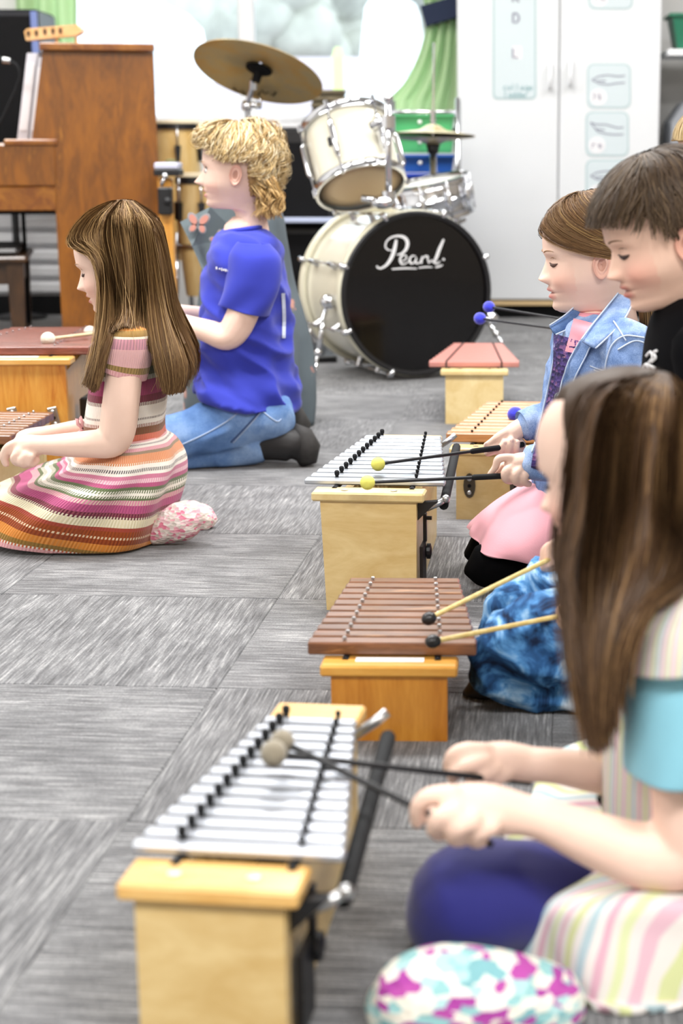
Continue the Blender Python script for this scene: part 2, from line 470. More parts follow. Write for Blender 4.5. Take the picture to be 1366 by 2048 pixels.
# ------------------------------------------------------------------ curtains
def fabric_tr(name, c, tr=.35, rough=.85):
    m, nt, b = _new(name); b.inputs['Base Color'].default_value = (*C(c), 1); b.inputs['Roughness'].default_value = rough; b.inputs['Specular IOR Level'].default_value = .2
    tl = nd(nt, 'ShaderNodeBsdfTranslucent'); tl.inputs[0].default_value = (*C(c), 1)
    mx = nd(nt, 'ShaderNodeMixShader'); mx.inputs[0].default_value = tr
    nt.links.new(b.outputs[0], mx.inputs[1]); nt.links.new(tl.outputs[0], mx.inputs[2]); nt.links.new(mx.outputs[0], nt.nodes['Material Output'].inputs[0])
    bumpit(nt, b, noise_n(nt, coords(nt), 400, 2), .1)
    return m
GREENC = fabric_tr('green_curtain', '#e0f4cf', .6)
def sheet(name, rows, Y, folds, amp, m, parent, nx=70, ny=40, th=.004, ph=0.0):
    R = spline(rows, ny); vs_ = []; fs = []
    for i, (y, xl, xr) in enumerate(R):
        for j in range(nx + 1):
            u = j / nx; p = at(xl + (xr - xl) * u, y, Y)
            p.y += amp * math.sin(u * folds * 2 * PI + ph + .6 * math.sin(i * .13)) + amp * .4 * math.sin(u * folds * 5.1 + i * .1)
            vs_.append(p)
    for i in range(ny - 1):
        for j in range(nx): fs.append((i * (nx + 1) + j, i * (nx + 1) + j + 1, (i + 1) * (nx + 1) + j + 1, (i + 1) * (nx + 1) + j))
    b = MB(); b.add(vs_, fs); o = b.build(name, m, parent, smooth=True)
    md = o.modifiers.new('thick', 'SOLIDIFY'); md.thickness = th
    return o
ct = thing('curtain', 'light green curtain gathered at the right of the window by a navy tie', 'curtain', at(890, 240, WY - .12))
sheet('curtain_cloth', [(-260, 800, 925), (-120, 820, 925), (-20, 842, 922), (30, 852, 921), (70, 848, 921), (120, 832, 921), (165, 808, 920), (195, 780, 920), (206, 774, 918), (222, 770, 916)], WY - .085, 4, .024, GREENC, ct)
b = MB(); e0, e1 = at(846, 32, WY - .17), at(921, 10, WY - .17)
NAVYT = mat('navy_fabric', '#16233f', .8)
def band(p0, p1, w, d):
    up = Vector((p0.z - p1.z, 0, p1.x - p0.x)).normalized() * w / 2
    bb = MB(); bb.hexa([p0 - up, p1 - up, p1 - up + Vector((0, d, 0)), p0 - up + Vector((0, d, 0)), p0 + up, p1 + up, p1 + up + Vector((0, d, 0)), p0 + up + Vector((0, d, 0))]); return bb
band(e0, e1, .095, .11).build('tie_back', NAVYT, ct)
cl = thing('curtain', 'light green curtain hanging at the left behind the piano', 'curtain', at(110, 240, WY - .12))
sheet('curtain_cloth', [(-260, 30, 160), (0, 28, 156), (120, 30, 154), (420, 34, 152)], WY - .12, 3.3, .03, GREENC, cl, ph=1.0)

# ------------------------------------------------------------------ white cabinet with posters
cabL, cabR, CY = at(914, 300, 7.86).x, at(1319, 300, 7.80).x, 7.83
cw = cabR - cabL
cabc = thing('cabinet', 'tall white two-door cabinet with pale posters beside the window', 'cabinet', ((cabL + cabR) / 2, CY, 0), YAW * .4)
split = (at(1117, 300, CY).x - cabL) / cw
b = MB(); b.box((0, .2, 1.06), (cw, .34, 1.96)); b.build('cabinet_body', WHITELAM, cabc, world=False)
b = MB(); b.box((0, .21, .04), (cw - .02, .32, .08)); b.build('plinth', BLACKMATTE, cabc, world=False)
b = MB(); b.box((0, .02, .072), (cw, .03, .02)); b.build('bottom_rail', mat('raw_ply', '#c7ab7d', .6), cabc, world=False)
doors = []
for (f0, f1) in ((0, split), (split, 1)):
    x0 = -cw / 2 + f0 * cw + .003; x1 = -cw / 2 + f1 * cw - .003
    b = MB(); b.box(((x0 + x1) / 2, .016, 1.06), (x1 - x0, .022, 1.94), bev=.003); doors.append(b.build('door', WHITELAM, cabc, world=False))
for k, (d, hx, hy) in enumerate(((doors[0], 1100, 152), (doors[1], 1141, 146))):
    p = at(hx, hy, CY - .02)
    b = MB(); b.tube([p + Vector((0, .02, .055)), p + Vector((0, -.012, .05)), p + Vector((0, -.018, 0)), p + Vector((0, -.012, -.05)), p + Vector((0, .02, -.055))], .008, 8); b.build('handle', WHITEPAINT, d, smooth=True)
POSTER = mat('poster_pale_blue', '#c5cfd2', .6); POSTL = mat('poster_teal_line', '#a8bcbe', .6); POSTW = mat('poster_white', '#dcdbdd', .6)
INKG = mat('poster_ink_grey', '#77748a', .7); INKT = mat('poster_ink_teal', '#7ba3a8', .7)
PN = MW[cabc.name].to_3x3() @ Vector((0, -1, 0)); PP = MW[cabc.name] @ Vector((0, .0045, 0))
def rrect(x0, y0, x1, y1, r, off, k=6):
    P = []
    for (cx, cy, a0) in ((x1 - r, y0 + r, -90), (x1 - r, y1 - r, 0), (x0 + r, y1 - r, 90), (x0 + r, y0 + r, 180)):
        for i in range(k + 1):
            a = math.radians(a0 + 90 * i / k); P.append(onplane(cx + r * math.cos(a), cy + r * math.sin(a), PP + PN * off, PN))
    return P
def flat(P, m, name, parent, th=.0008):
    b = MB(); b.prism(P, -PN * th); return b.build(name, m, parent)
def ribbon(pts, w, off, pl=None, n_=None):
    # stroke drawn on a plane: pixel polyline with half widths in metres
    pl = PP if pl is None else pl; n_ = PN if n_ is None else n_
    Q = [onplane(x, y, pl + n_ * off, n_) for x, y in pts]; L = []; R = []
    if not hasattr(w, '__len__'): w = [w] * len(Q)
    for i, q in enumerate(Q):
        t = (Q[min(i + 1, len(Q) - 1)] - Q[max(i - 1, 0)]).normalized(); s = t.cross(n_) * w[i]
        L.append(q + s); R.append(q - s)
    b = MB(); n = len(Q); d = n_ * .0006
    vs_ = L + R + [p + d for p in L] + [p + d for p in R]; fs = []
    for i in range(n - 1):
        fs += [(2 * n + i, 2 * n + i + 1, 3 * n + i + 1, 3 * n + i), (i, i + 1, 2 * n + i + 1, 2 * n + i), (n + i + 1, n + i, 3 * n + i, 3 * n + i + 1)]
    b.add(vs_, fs); return b
LET = {'R': [[(0, 1), (0, 0), (.6, 0), (.6, .5), (0, .5)], [(.25, .5), (.65, 1)]], 'D': [[(0, 0), (.4, 0), (.65, .3), (.65, .7), (.4, 1), (0, 1), (0, 0)]], 'L': [[(0, 0), (0, 1), (.55, 1)]],
       'M': [[(0, 1), (0, 0), (.35, .6), (.7, 0), (.7, 1)]], 'a': [[(.5, .45), (.2, .4), (0, .7), (.2, 1), (.5, .9)], [(.5, .4), (.5, 1)]], 'c': [[(.5, .5), (.2, .4), (0, .7), (.2, 1), (.5, .92)]], 'o': [[(.25, .4), (0, .7), (.25, 1), (.5, .7), (.25, .4)]],
       'l': [[(.1, 0), (.1, 1)]], 'e': [[(0, .7), (.5, .7), (.3, .4), (0, .65), (.2, 1), (.5, .92)]], 'g': [[(.5, .5), (.2, .4), (0, .7), (.2, 1), (.5, .9)], [(.5, .4), (.5, 1.2), (.2, 1.3)]], 'd': [[(.5, 0), (.5, 1), (.2, 1), (0, .7), (.2, .4), (.5, .5)]], 'r': [[(0, .4), (0, 1)], [(0, .6), (.2, .42), (.4, .45)]],
       'f': [[(.4, .05), (.2, .1), (.2, 1)], [(0, .4), (.4, .4)]], 's': [[(.4, .45), (.1, .45), (.1, .65), (.4, .75), (.4, .95), (0, .97)]], 'i': [[(.1, .4), (.1, 1)]], 'F': [[(0, 1), (0, 0), (.55, 0)], [(0, .5), (.4, .5)]], 'S': [[(.55, .1), (.1, .05), (.1, .4), (.5, .6), (.5, .95), (0, .95)]], 't': [[(.2, .1), (.2, 1), (.4, 1)], [(0, .4), (.4, .4)]], 'y': [[(0, .4), (.25, .9)], [(.5, .4), (.1, 1.3)]], 'n': [[(0, .4), (0, 1)], [(0, .55), (.3, .42), (.45, .55), (.45, 1)]], 'p': [[(0, .4), (0, 1.3)], [(0, .5), (.3, .4), (.5, .7), (.3, 1), (0, .92)]]}
def write(txt, x, y, h, w, off, m, parent, adv=.75, pl=None, n_=None):
    for ch in txt:
        for st in LET.get(ch, []):
            ribbon([(x + a * h, y + c * h) for a, c in st], w, off, pl, n_).build('lettering', m, parent)
        x += h * adv
pa = thing('poster', 'long pale blue solfege poster on the left cabinet door', 'poster', onplane(1029, 196, PP, PN))
flat(rrect(985, -320, 1073, 199, 10, .001), POSTL, 'border', pa); flat(rrect(989, -316, 1069, 195, 8, .002), POSTER, 'sheet', pa)
for ch, y in (('R', -14), ('D', 27), ('L', 97)): write(ch, 1026, y, 18, .004, .003, INKG, pa)
flat(rrect(1024, 92, 1044, 118, 3, .0022), POSTW, 'note_square', pa)
write('college', 1007, 168, 12, .002, .003, INKT, pa, .72); write('ladder', 1009, 183, 11, .002, .003, INKT, pa, .75)
cards = [(1176, -90, 1266, 19, 'fa', 'pale blue hand-sign card at the top of the right cabinet door'), (1174, 127, 1262, 217, 'Mi', 'pale blue card with a flat hand sign, below the door handles'),
         (1171, 223, 1258, 313, 're', 'pale blue card with a tilted hand sign, above the boy in black'), (1171, 319, 1257, 409, 'do', 'pale blue card half hidden by the head of the boy in black')]
for (x0, y0, x1, y1, tx, lb) in cards:
    q = thing('poster', lb, 'poster', onplane((x0 + x1) / 2, y1, PP, PN), 0, 'hand sign cards on the cabinet')
    flat(rrect(x0, y0, x1, y1, 14, .001), POSTL, 'border', q); flat(rrect(x0 + 3, y0 + 3, x1 - 3, y1 - 3, 12, .0018), POSTER, 'sheet', q)
    cx, cy = x0 + 23, y1 - 23
    P = [onplane(cx + 17 * math.cos(a), cy + 17 * math.sin(a), PP + PN * .0026, PN) for a in [2 * PI * k / 24 for k in range(24)]]
    flat(P, POSTW, 'name_disc', q); write(tx, cx - 9, cy - 9, 15, .0018, .0032, INKG, q)
    sl = 14 if tx == 're' else 3
    for st in ([(10, 36 - sl), (22, 26), (42, 22 + sl * .3), (62, 24 + sl * .6), (76, 22 + sl * .7)], [(10, 36 - sl), (24, 40), (42, 42 + sl * .2), (58, 38 + sl * .6), (76, 36 + sl * .7)], [(20, 35), (38, 34 + sl * .2)]):
        ribbon([(x0 + a, y0 + c) for a, c in st], .0022, .0028).build('hand_drawing', INKG, q)

# right-hand recess: shelf, bin, grey box
SHELFM = WHITEPAINT
b = MB(); p = at(1338, 104, 7.75)
b.box((p.x + .35, 7.95, p.z), (.7, .36, .028), bev=.003); b.box((p.x + .66, 7.95, p.z - .04), (.02, .3, .06)); tag(b.build('wall_shelf', SHELFM), 'white wall shelf at the right edge of the photo', 'shelf')
GBIN = mat('green_plastic_bin', '#1f6b50', .4)
t = thing('storage_bin', 'dark green plastic bin standing on the white wall shelf', 'bin', (p.x + .17, 7.93, p.z + .0145))
b = MB(); b.hexa([Vector(q) for q in ((-.12, -.1, 0), (.12, -.1, 0), (.12, .1, 0), (-.12, .1, 0), (-.15, -.12, .15), (.15, -.12, .15), (.15, .12, .15), (-.15, .12, .15))]); b.build('bin_body', GBIN, t, world=False)
b = MB()
for (cx, cy, sx, sy) in ((0, -.125, .33, .014), (0, .125, .33, .014), (-.158, 0, .014, .25), (.158, 0, .014, .25)): b.box((cx, cy, .152), (sx, sy, .016), bev=.003)
b.build('rim', GBIN, t, world=False)
b = MB(); b.box((.06, -.115, .085), (.09, .005, .06)); b.build('label_card', WHITEPAINT, t, world=False)
b = MB(); b.ball((.05, 0, .17), (.09, .08, .07)); b.build('dark_contents', mat('dark_green_cloth', '#22302a', .9), t, world=False, smooth=True)
GREYB = mat('grey_panel', '#8d9096', .6)
t = thing('cupboard', 'grey cupboard with rounded shoulders in the corner right of the white cabinet', 'cupboard', (at(1400, 400, 7.95).x + .1, 7.98, 0))
zz = at(1340, 205, 7.8).z
b = MB(); b.prism([Vector((x, -.17, z)) for x, z in ((-.26, 0), (.4, 0), (.4, zz + .06), (-.08, zz + .06), (-.2, zz), (-.26, zz - .09))], (0, .34, 0)); b.build('cupboard_body', GREYB, t, world=False)
b = MB(); b.box((.07, -.18, zz * .5), (.5, .015, zz - .25), bev=.003); b.build('cupboard_door', GREYB, t, world=False)
# ================================================================== barred instruments
BIRCH = wood('birch_ply', '#dcc28a', '#c9a96c', (1.0, 1.0, 3.2), 4.5, .35, .25, 1.2, '#d9bd85')
PALEW = wood('pale_maple', '#e2cd9a', '#d3b87f', (2, 1.2, 2), 6, .35, .2, .8)
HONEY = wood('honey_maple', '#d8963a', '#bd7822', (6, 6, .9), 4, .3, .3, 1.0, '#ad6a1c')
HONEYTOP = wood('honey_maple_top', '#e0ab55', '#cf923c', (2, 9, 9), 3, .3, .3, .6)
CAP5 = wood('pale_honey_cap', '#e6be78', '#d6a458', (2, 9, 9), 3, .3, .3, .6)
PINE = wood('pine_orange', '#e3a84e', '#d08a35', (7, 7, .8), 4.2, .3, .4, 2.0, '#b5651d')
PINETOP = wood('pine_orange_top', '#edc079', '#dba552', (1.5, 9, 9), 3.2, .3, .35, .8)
ROSEW = wood('rosewood_bars', '#875a3e', '#5c3a25', (3, 30, 30), 2.0, .32, .3, .6, '#a47650', rnd=.16)
REDW = wood('dark_red_bars', '#8a5044', '#5f3026', (3, 30, 30), 2.0, .3, .3, .6, '#a07064', rnd=.12)
LIGHTW = wood('light_brown_bars', '#cf9b6c', '#b47848', (3, 30, 30), 2.0, .35, .25, .6, '#dab083', rnd=.2)
PINKW = mat('pink_brown_bars', '#b77b72', .45, var=(5, .05))
ALU = mat('satin_aluminium', '#c2c7cf', .34, .8)
ALU2 = mat('bright_aluminium', '#c6cad2', .34, .8)

def orff(name, label, loc, yaw, W0, W1, L, Hb, n, l0, l1, mbar, mbox, mtop, pinmat, metal=False, damper=False, barw=.78, off0=0.0, off1=0.0, taper=0.0,
         bth=.014, plate=.05, brackets=(), group='barred percussion instruments on the floor', note=True, pins=True, cord=None, sidem=None, bar_start=.045, bar_end=.03, pt=.016, zlift=.0, strip=False):
    t = thing(name, label, 'metallophone' if metal else 'xylophone', loc, -yaw, group)
    sidem = sidem or mbox
    hb = Hb - pt
    def endp(y, w, nm):
        b = MB(); a = taper
        b.hexa([Vector(q) for q in ((-w / 2 + a, y, 0), (w / 2 - a * .2, y, 0), (w / 2 - a * .2, y + .018, 0), (-w / 2 + a, y + .018, 0), (-w / 2, y, hb), (w / 2, y, hb), (w / 2, y + .018, hb), (-w / 2, y + .018, hb))])
        return b.build('end_panel', mbox, t, world=False)
    ep = endp(0, W0, 'near'); endp(L - .018, W1, 'far')
    for (y0, w) in ((-.008, W0 + .028), (L - plate + .008, W1 + .02)):
        b = MB(); b.box((0, y0 + plate / 2, Hb - pt / 2), (w, plate, pt), bev=.003); tp = b.build('end_cap', mtop, t, world=False)
        if strip and y0 < 0:
            b = MB(); b.box((0, y0 + plate * .55, Hb + .0006), (w * .5, plate * .36, .0012)); b.build('label_strip', WHITEPAINT, tp, world=False)
        if note and y0 < 0:
            for sx in (-.22, .22):
                b = MB(); b.lathe([(.003, 0), (.006, .0006), (.006, .0012), (.002, .0016)], 10, Matrix.Translation((sx * w, y0 + plate * .45, Hb))); b.build('screw', STEEL, tp, world=False)
    for s in (-1, 1):
        b = MB(); e = .007
        x0 = s * (W0 / 2 - .012); x1 = s * (W1 / 2 - .008)
        b.hexa([Vector(q) for q in ((x0 - e, .018, .0), (x0 + e, .018, .0), (x1 + e, L - .018, .0), (x1 - e, L - .018, .0), (x0 - e, .018, hb * .93), (x0 + e, .018, hb * .93), (x1 + e, L - .018, hb * .93), (x1 - e, L - .018, hb * .93))])
        b.build('side_panel', sidem, t, world=False)
    b = MB(); b.hexa([Vector(q) for q in ((-W0 / 2 + .02, .02, hb * .35), (W0 / 2 - .02, .02, hb * .35), (W1 / 2 - .02, L - .02, hb * .35), (-W1 / 2 + .02, L - .02, hb * .35), (-W0 / 2 + .02, .02, hb * .4), (W0 / 2 - .02, .02, hb * .4), (W1 / 2 - .02, L - .02, hb * .4), (-W1 / 2 + .02, L - .02, hb * .4))]); b.build('sound_box_floor', BLACKMATTE, t, world=False)
    zr = Hb - .002 + zlift
    for s in (-.27, .27):
        b = MB(); b.tube([(off0 + s * l0, bar_start - .01, zr), (off1 + s * l1, L - bar_end, zr)], .005, 6); b.build('felt_rail', BLACKRUB, t, world=False)
    y0, y1 = bar_start, L - bar_end; pitch = (y1 - y0) / n
    pin_me = None
    for k in range(n):
        f = (k + .5) / n; y = y0 + pitch * (k + .5); ln = l0 + (l1 - l0) * f; ox = off0 + (off1 - off0) * f
        wd = pitch * barw
        b = MB(); b.box((0, 0, 0), (ln, wd, bth), bev=min(.0022, bth * .3))
        o = b.build('bar', mbar, t, world=False)
        o.location = (ox, y, zr + .004 + bth / 2); MW[o.name] = MW[t.name] @ Matrix.Translation(o.location)
        if pins:
            for s in (-1, 1):
                if pin_me is None:
                    b = MB()
                    if metal: b.lathe([(.003, -.012), (.003, .003), (.0042, .004), (.0045, .010), (.0025, .012)], 10)
                    else: b.lathe([(.0018, -.01), (.0018, .002), (.003, .0025), (.003, .005), (.002, .006)], 8)
                    po = b.build('pin', pinmat, o, world=False, smooth=True, auto=40); pin_me = po.data; bpy.data.objects.remove(po)
                inst(pin_me, 'pin', o, Matrix.Translation((s * ln * .285, (wd / 2 + (pitch - wd) * .4) if metal else 0, bth / 2 - .001)) @ Matrix.Scale(1.0 if s < 0 or not metal else .7, 4))
    if cord:
        for s in (-.3, .3):
            b = MB(); b.tube([(off0 + s * l0, y0 - .012, zr - .01), (off0 + s * l0, y0, zr + bth + .006), (off1 + s * l1, y1, zr + bth + .006)], .0022, 6); b.build('cord', BLACKRUB, t, world=False)
    for (bx, bz, m_, rot, shape) in brackets:
        b = MB(); P = []
        for a in range(16):
            an = 2 * PI * a / 16; P.append(Vector((math.cos(an) * (.013 if shape == 'oval' else .012), 0, math.sin(an) * .027)) if shape == 'oval' else None)
        R = Matrix.Rotation(rot, 3, 'Y')
        if shape == 'oval': b.prism([R @ p_ + Vector((bx, -.004, bz)) for p_ in P], (0, .004, 0))
        else: b.box((bx, -.002, bz), (.022, .004, .05), R, .001)
        br = b.build('bracket', m_, ep, world=False)
        for sz in (-.015, .015):
            b = MB(); b.ball(R @ Vector((0, 0, sz)) + Vector((bx, -.005, bz)), (.005, .003, .005), 10, 6); b.build('screw', STEEL, br, world=False, smooth=True)
        b = MB(); b.lathe([(.004, 0), (.0042, .001)], 10, Matrix.Translation((bx, -.0042, bz)) @ Matrix.Rotation(PI / 2, 4, 'X')); b.build('hole', BLACKMATTE, br, world=False)
    if damper:
        # felt damper bar carried on swing arms along the right side
        xr0 = W0 / 2 + .012; xr1 = W1 / 2 + .03
        dm = MB(); dm.tube([(xr0 + .03, .045, Hb - .03), (xr1 + .016, L - .06, Hb - .012)], [.0085, .0085], 10); dm.build('damper_bar', BLACKRUB, t, world=False, smooth=True, auto=40)
        b = MB(); b.hexa([Vector(q) for q in ((W0 / 2 - .008, .02, Hb - .06), (W0 / 2 + .002, .02, Hb - .05), (W0 / 2 + .002, .036, Hb - .05), (W0 / 2 - .008, .036, Hb - .06), (W0 / 2 - .006, .02, Hb - .022), (W0 / 2 + .034, .02, Hb - .018), (W0 / 2 + .034, .036, Hb - .018), (W0 / 2 - .006, .036, Hb - .022))]); b.build('damper_hinge', BLACKPL, t, world=False)
        b = MB(); b.tube([(W0 / 2 + .014, .026, Hb - .032), (W0 / 2 + .034, .03, Hb - .024), (W0 / 2 + .046, .035, Hb - .016)], [.006, .006, .0055], 8); arm = b.build('damper_arm', STEEL, t, world=False, smooth=True)
        b = MB(); b.ball((W0 / 2 + .047, .034, Hb - .016), .0075); b.build('damper_nut', STEEL, arm, world=False, smooth=True)
        b = MB(); b.tube([(W1 / 2 + .0, L - .05, Hb - .02), (W1 / 2 + .03, L - .045, Hb + .0), (W1 / 2 + .042, L - .04, Hb + .01)], .006, 8); b.build('damper_arm', STEEL, t, world=False, smooth=True)
        b = MB(); b.box((W0 / 2 + .004, .09, Hb * .62), (.006, .012, .05)); b.box((W0 / 2 + .01, .09, Hb * .7), (.012, .006, .006)); b.build('latch', BLACKPL, t, world=False)
        b = MB(); b.box((W0 / 2 + .0035, .06, Hb * .28), (.006, .05, Hb * .46)); lt = b.build('pedal_plate', BLACKPL, t, world=False)
        b = MB(); b.lathe([(.006, 0), (.014, .002), (.014, .008), (.006, .01)], 14, Matrix.Translation((W0 / 2 + .006, .085, Hb * .42)) @ Matrix.Rotation(PI / 2, 4, 'Y')); b.build('pedal_knob', BLACKPL, lt, world=False)
    if False: pass
    return t

# 5: nearest, soprano metallophone in front of the girl with long brown hair
p5 = atz(405, 1775, .165)
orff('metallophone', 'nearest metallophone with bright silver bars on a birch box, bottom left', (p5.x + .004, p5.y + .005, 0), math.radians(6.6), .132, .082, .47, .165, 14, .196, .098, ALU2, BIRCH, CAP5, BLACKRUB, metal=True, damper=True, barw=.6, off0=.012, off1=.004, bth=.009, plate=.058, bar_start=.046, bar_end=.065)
# 4: xylophone of the boy in black
p4a, p4b = atz(664, 1482), atz(895, 1481)
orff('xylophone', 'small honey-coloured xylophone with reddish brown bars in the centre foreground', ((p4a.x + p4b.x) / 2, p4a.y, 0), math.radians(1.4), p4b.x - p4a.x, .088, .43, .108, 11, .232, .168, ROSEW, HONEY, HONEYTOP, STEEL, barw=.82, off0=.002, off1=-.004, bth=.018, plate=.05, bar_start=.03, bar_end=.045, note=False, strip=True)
# 3: alto metallophone of the girl in the denim jacket
p3a = atz(648, 1222)
orff('metallophone', 'tall birch metallophone with silver bars beside the girl in denim', (p3a.x + .079, p3a.y, 0), math.radians(5.0), .166, .11, .575, .21, 12, .25, .15, ALU, BIRCH, PALEW, BLACKRUB, metal=True, damper=True, barw=.6, off0=.004, off1=-.006, taper=.008, bth=.009, plate=.05, bar_start=.04, bar_end=.055)
# 2: xylophone behind it
p2a = atz(912, 1040)
orff('xylophone', 'xylophone with light brown wooden bars and oval brackets behind the silver metallophone', (p2a.x + .085, p2a.y, 0), math.radians(5.0), .17, .12, .56, .158, 11, .26, .18, LIGHTW, BIRCH, PALEW, BLACKRUB, barw=.8, off0=.016, off1=.03, bth=.02, plate=.05,
     brackets=((-.056, .075, DKSTEEL, 0, 'oval'), (.044, .075, DKSTEEL, 0, 'oval')))
# 1: furthest, pinkish bars
p1a = atz(889, 848)
orff('xylophone', 'furthest xylophone with flat pinkish bars on a pale box near the bass drum', (p1a.x + .087, p1a.y, 0), math.radians(.9), .168, .115, .56, .158, 9, .27, .155, PINKW, PALEW, PALEW, BLACKRUB, barw=.985, off0=-.002, off1=.004, bth=.016, plate=.055, pins=False, cord=True, sidem=mat('grey_side', '#5c5e66', .6))
# A: tall pine xylophone at the left edge
pAr = at(133, 800, 3.9)
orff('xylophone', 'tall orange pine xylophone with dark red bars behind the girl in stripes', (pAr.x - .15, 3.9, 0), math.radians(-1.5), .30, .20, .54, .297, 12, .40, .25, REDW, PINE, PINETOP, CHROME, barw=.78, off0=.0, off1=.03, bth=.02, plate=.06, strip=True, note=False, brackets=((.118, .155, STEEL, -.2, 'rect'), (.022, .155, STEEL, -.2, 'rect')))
t = thing('pedal_box', 'small black box between the pine xylophone and the girl in stripes', 'box', at(158, 842, 4.12) + Vector((.045, 0, 0)))
zt = at(158, 790, 4.12).z; t.location.z = 0; MW[t.name] = Matrix.Translation(t.location)
b = MB(); b.box((0, 0, zt / 2), (.06, .1, zt), bev=.004); b.build('box_body', BLACKPL, t, world=False)
b = MB(); b.tube([(.0, 0, zt), (.01, .0, zt + .03), (.04, .0, zt + .035)], .012, 8); b.build('box_clamp', NAVYT, t, world=False, smooth=True)
# B: the girl's own xylophone, cut by the left edge
orff('xylophone', 'low xylophone at the left photo edge under the hands of the girl in stripes', (at(-105, 1000, 3.43).x, 3.43, 0), math.radians(7.0), .16, .13, .40, .165, 10, .26, .2, ROSEW, PALEW, PALEW, STEEL, barw=.85, bth=.02, plate=.05, note=False)

# ------------------------------------------------------------------ mallets
def mallet(label, head, hr, tip, r, mhead, mstick, grip=None, gripm=None, squash=(1, 1, 1), nm='mallet', core=None):
    head = Vector(head); tip = Vector(tip)
    t = thing(nm, label, 'mallet', head - Vector((0, 0, hr)), 0, None)
    d = (tip - head).normalized(); M = frame_from_z(d).to_3x3()
    b = MB(); b.ball(head, (hr * squash[0], hr * squash[1], hr * squash[2]), 22, 16, M); b.build('mallet_head', mhead, t, smooth=True)
    b = MB(); b.tube([head + d * hr * .2, tip], r, 10); b.build('stick', mstick, t, smooth=True, auto=40)
    if core: b = MB(); b.tube([head + d * hr * .85, head + d * (hr * 1.25)], [hr * .3, hr * .24], 10); b.build('collar', core, t, smooth=True)
    if grip is not None:
        g0 = head + (tip - head) * grip; b = MB(); b.tube([g0, g0 + d * .004, tip, tip + d * .002], [r * 1.3, r * 1.75, r * 1.75, r * 1.2], 10); b.build('grip', gripm, t, smooth=True, auto=40)
    return t
YELLOWR = mat('yellow_rubber', '#e3df6a', .6, var=(40, .06)); BLUEY = mat('blue_yarn', '#2b32c8', .9, bump=(260, .8), sheen=.5, var=(90, .25))
CREAMY = mat('cream_yarn', '#e2dac6', .9, bump=(220, .7), sheen=.3, var=(120, .1)); GREYF = mat('grey_felt', '#8f8674', .95, bump=(160, .6), sheen=.4, var=(60, .12))
BLACKR2 = mat('black_rubber_head', '#141416', .35); BAMBOO = wood('bamboo', '#d8c283', '#c3a862', (40, 40, 2), 2, .45, .1, .3); BLACKST = mat('black_fibre', '#17171a', .45); PALEST = wood('pale_stick', '#dbcaa6', '#c9b389', (30, 4, 30), 2, .5, .05, .3)
# ================================================================== drum kit
CREAM = mat('cream_drum_lacquer', '#ddd8c4', .22, coat=.5); CREAMH = mat('cream_hoop', '#d8d3bd', .3, coat=.3)
BLACKHEAD = mat('gloss_black_head', '#060405', .16, spec=.35, coat=.15); TANHEAD = mat('tan_drum_head', '#d9bf98', .45); WHITEINK = mat('white_print', '#e9e9ea', .5)
# bass drum
rb = .285
hc = atz(836, 588, rb + .012)
nb = Vector((math.sin(math.radians(26)), -math.cos(math.radians(26)), 0))
Mb = frame_from_z(nb, hc, (0, 0, 1))     # local z out of the front head
bd = thing('bass_drum', 'large cream bass drum with a glossy black front head lettered in white', 'drum', (hc.x, hc.y, 0))
SL = .42
b = MB(); b.lathe([(rb - .018, -SL), (rb - .018, -.02)], 64, Mb, cap=False); b.build('shell', CREAM, bd, smooth=True)
b = MB(); b.lathe([(.004, -.012), (rb * .6, -.011), (rb - .02, -.012), (rb - .014, -.02)], 64, Mb); head_o = b.build('front_head', BLACKHEAD, bd, smooth=True, auto=30)
b = MB(); b.lathe([(rb - .02, -SL - .01), (rb * .5, -SL - .012), (.004, -SL - .012)], 48, Mb); b.build('back_head', TANHEAD, bd, smooth=True)
b = MB(); b.lathe([(rb - .020, -.016), (rb - .020, .0), (rb - .008, .002), (rb - .003, -.002), (rb - .003, -.006), (rb - .012, -.012)], 64, Mb, cap=False); b.build('black_rim', BLACKPL, bd, smooth=True, auto=40)
for z0 in (-.052, -SL + .006):
    b = MB(); b.lathe([(rb - .018, z0), (rb - .002, z0), (rb, z0 + .006), (rb, z0 + .038), (rb - .003, z0 + .043), (rb - .016, z0 + .043)], 64, Mb, cap=False); b.build('hoop', CREAMH, bd, smooth=True, auto=40)
for k in range(8):
    a = math.radians(22.5 + 45 * k + 2); ca, sa = math.cos(a), math.sin(a)
    def q(r, z): return Mb @ Vector((ca * r, sa * r, z))
    b = MB(); b.tube([q(rb + .008, -.03), q(rb + .008, -SL + .03)], .0035, 8); rod = b.build('tension_rod', CHROME, bd, smooth=True)
    for z in (-.01, -SL + .01):
        b = MB(); b.tube([q(rb - .012, z + (.012 if z > -.1 else -.012)), q(rb + .006, z + (.008 if z > -.1 else -.008)), q(rb + .01, z), q(rb + .009, z - (.03 if z > -.1 else -.03))], [.008, .01, .01, .006], 8); b.build('claw', CHROME, rod, smooth=True)
    for z in (-.12, -SL + .12):
        b = MB(); b.tube([q(rb - .02, z), q(rb + .012, z)], [.013, .009], 10); b.tube([q(rb + .008, z - .02), q(rb + .008, z + .02)], .007, 8); b.build('lug', CHROME, rod, smooth=True, auto=40)
hn = nb; hp = hc - nb * .0095
def hx(x, y): return (560 + x * .3368, 160 + y * .3368)
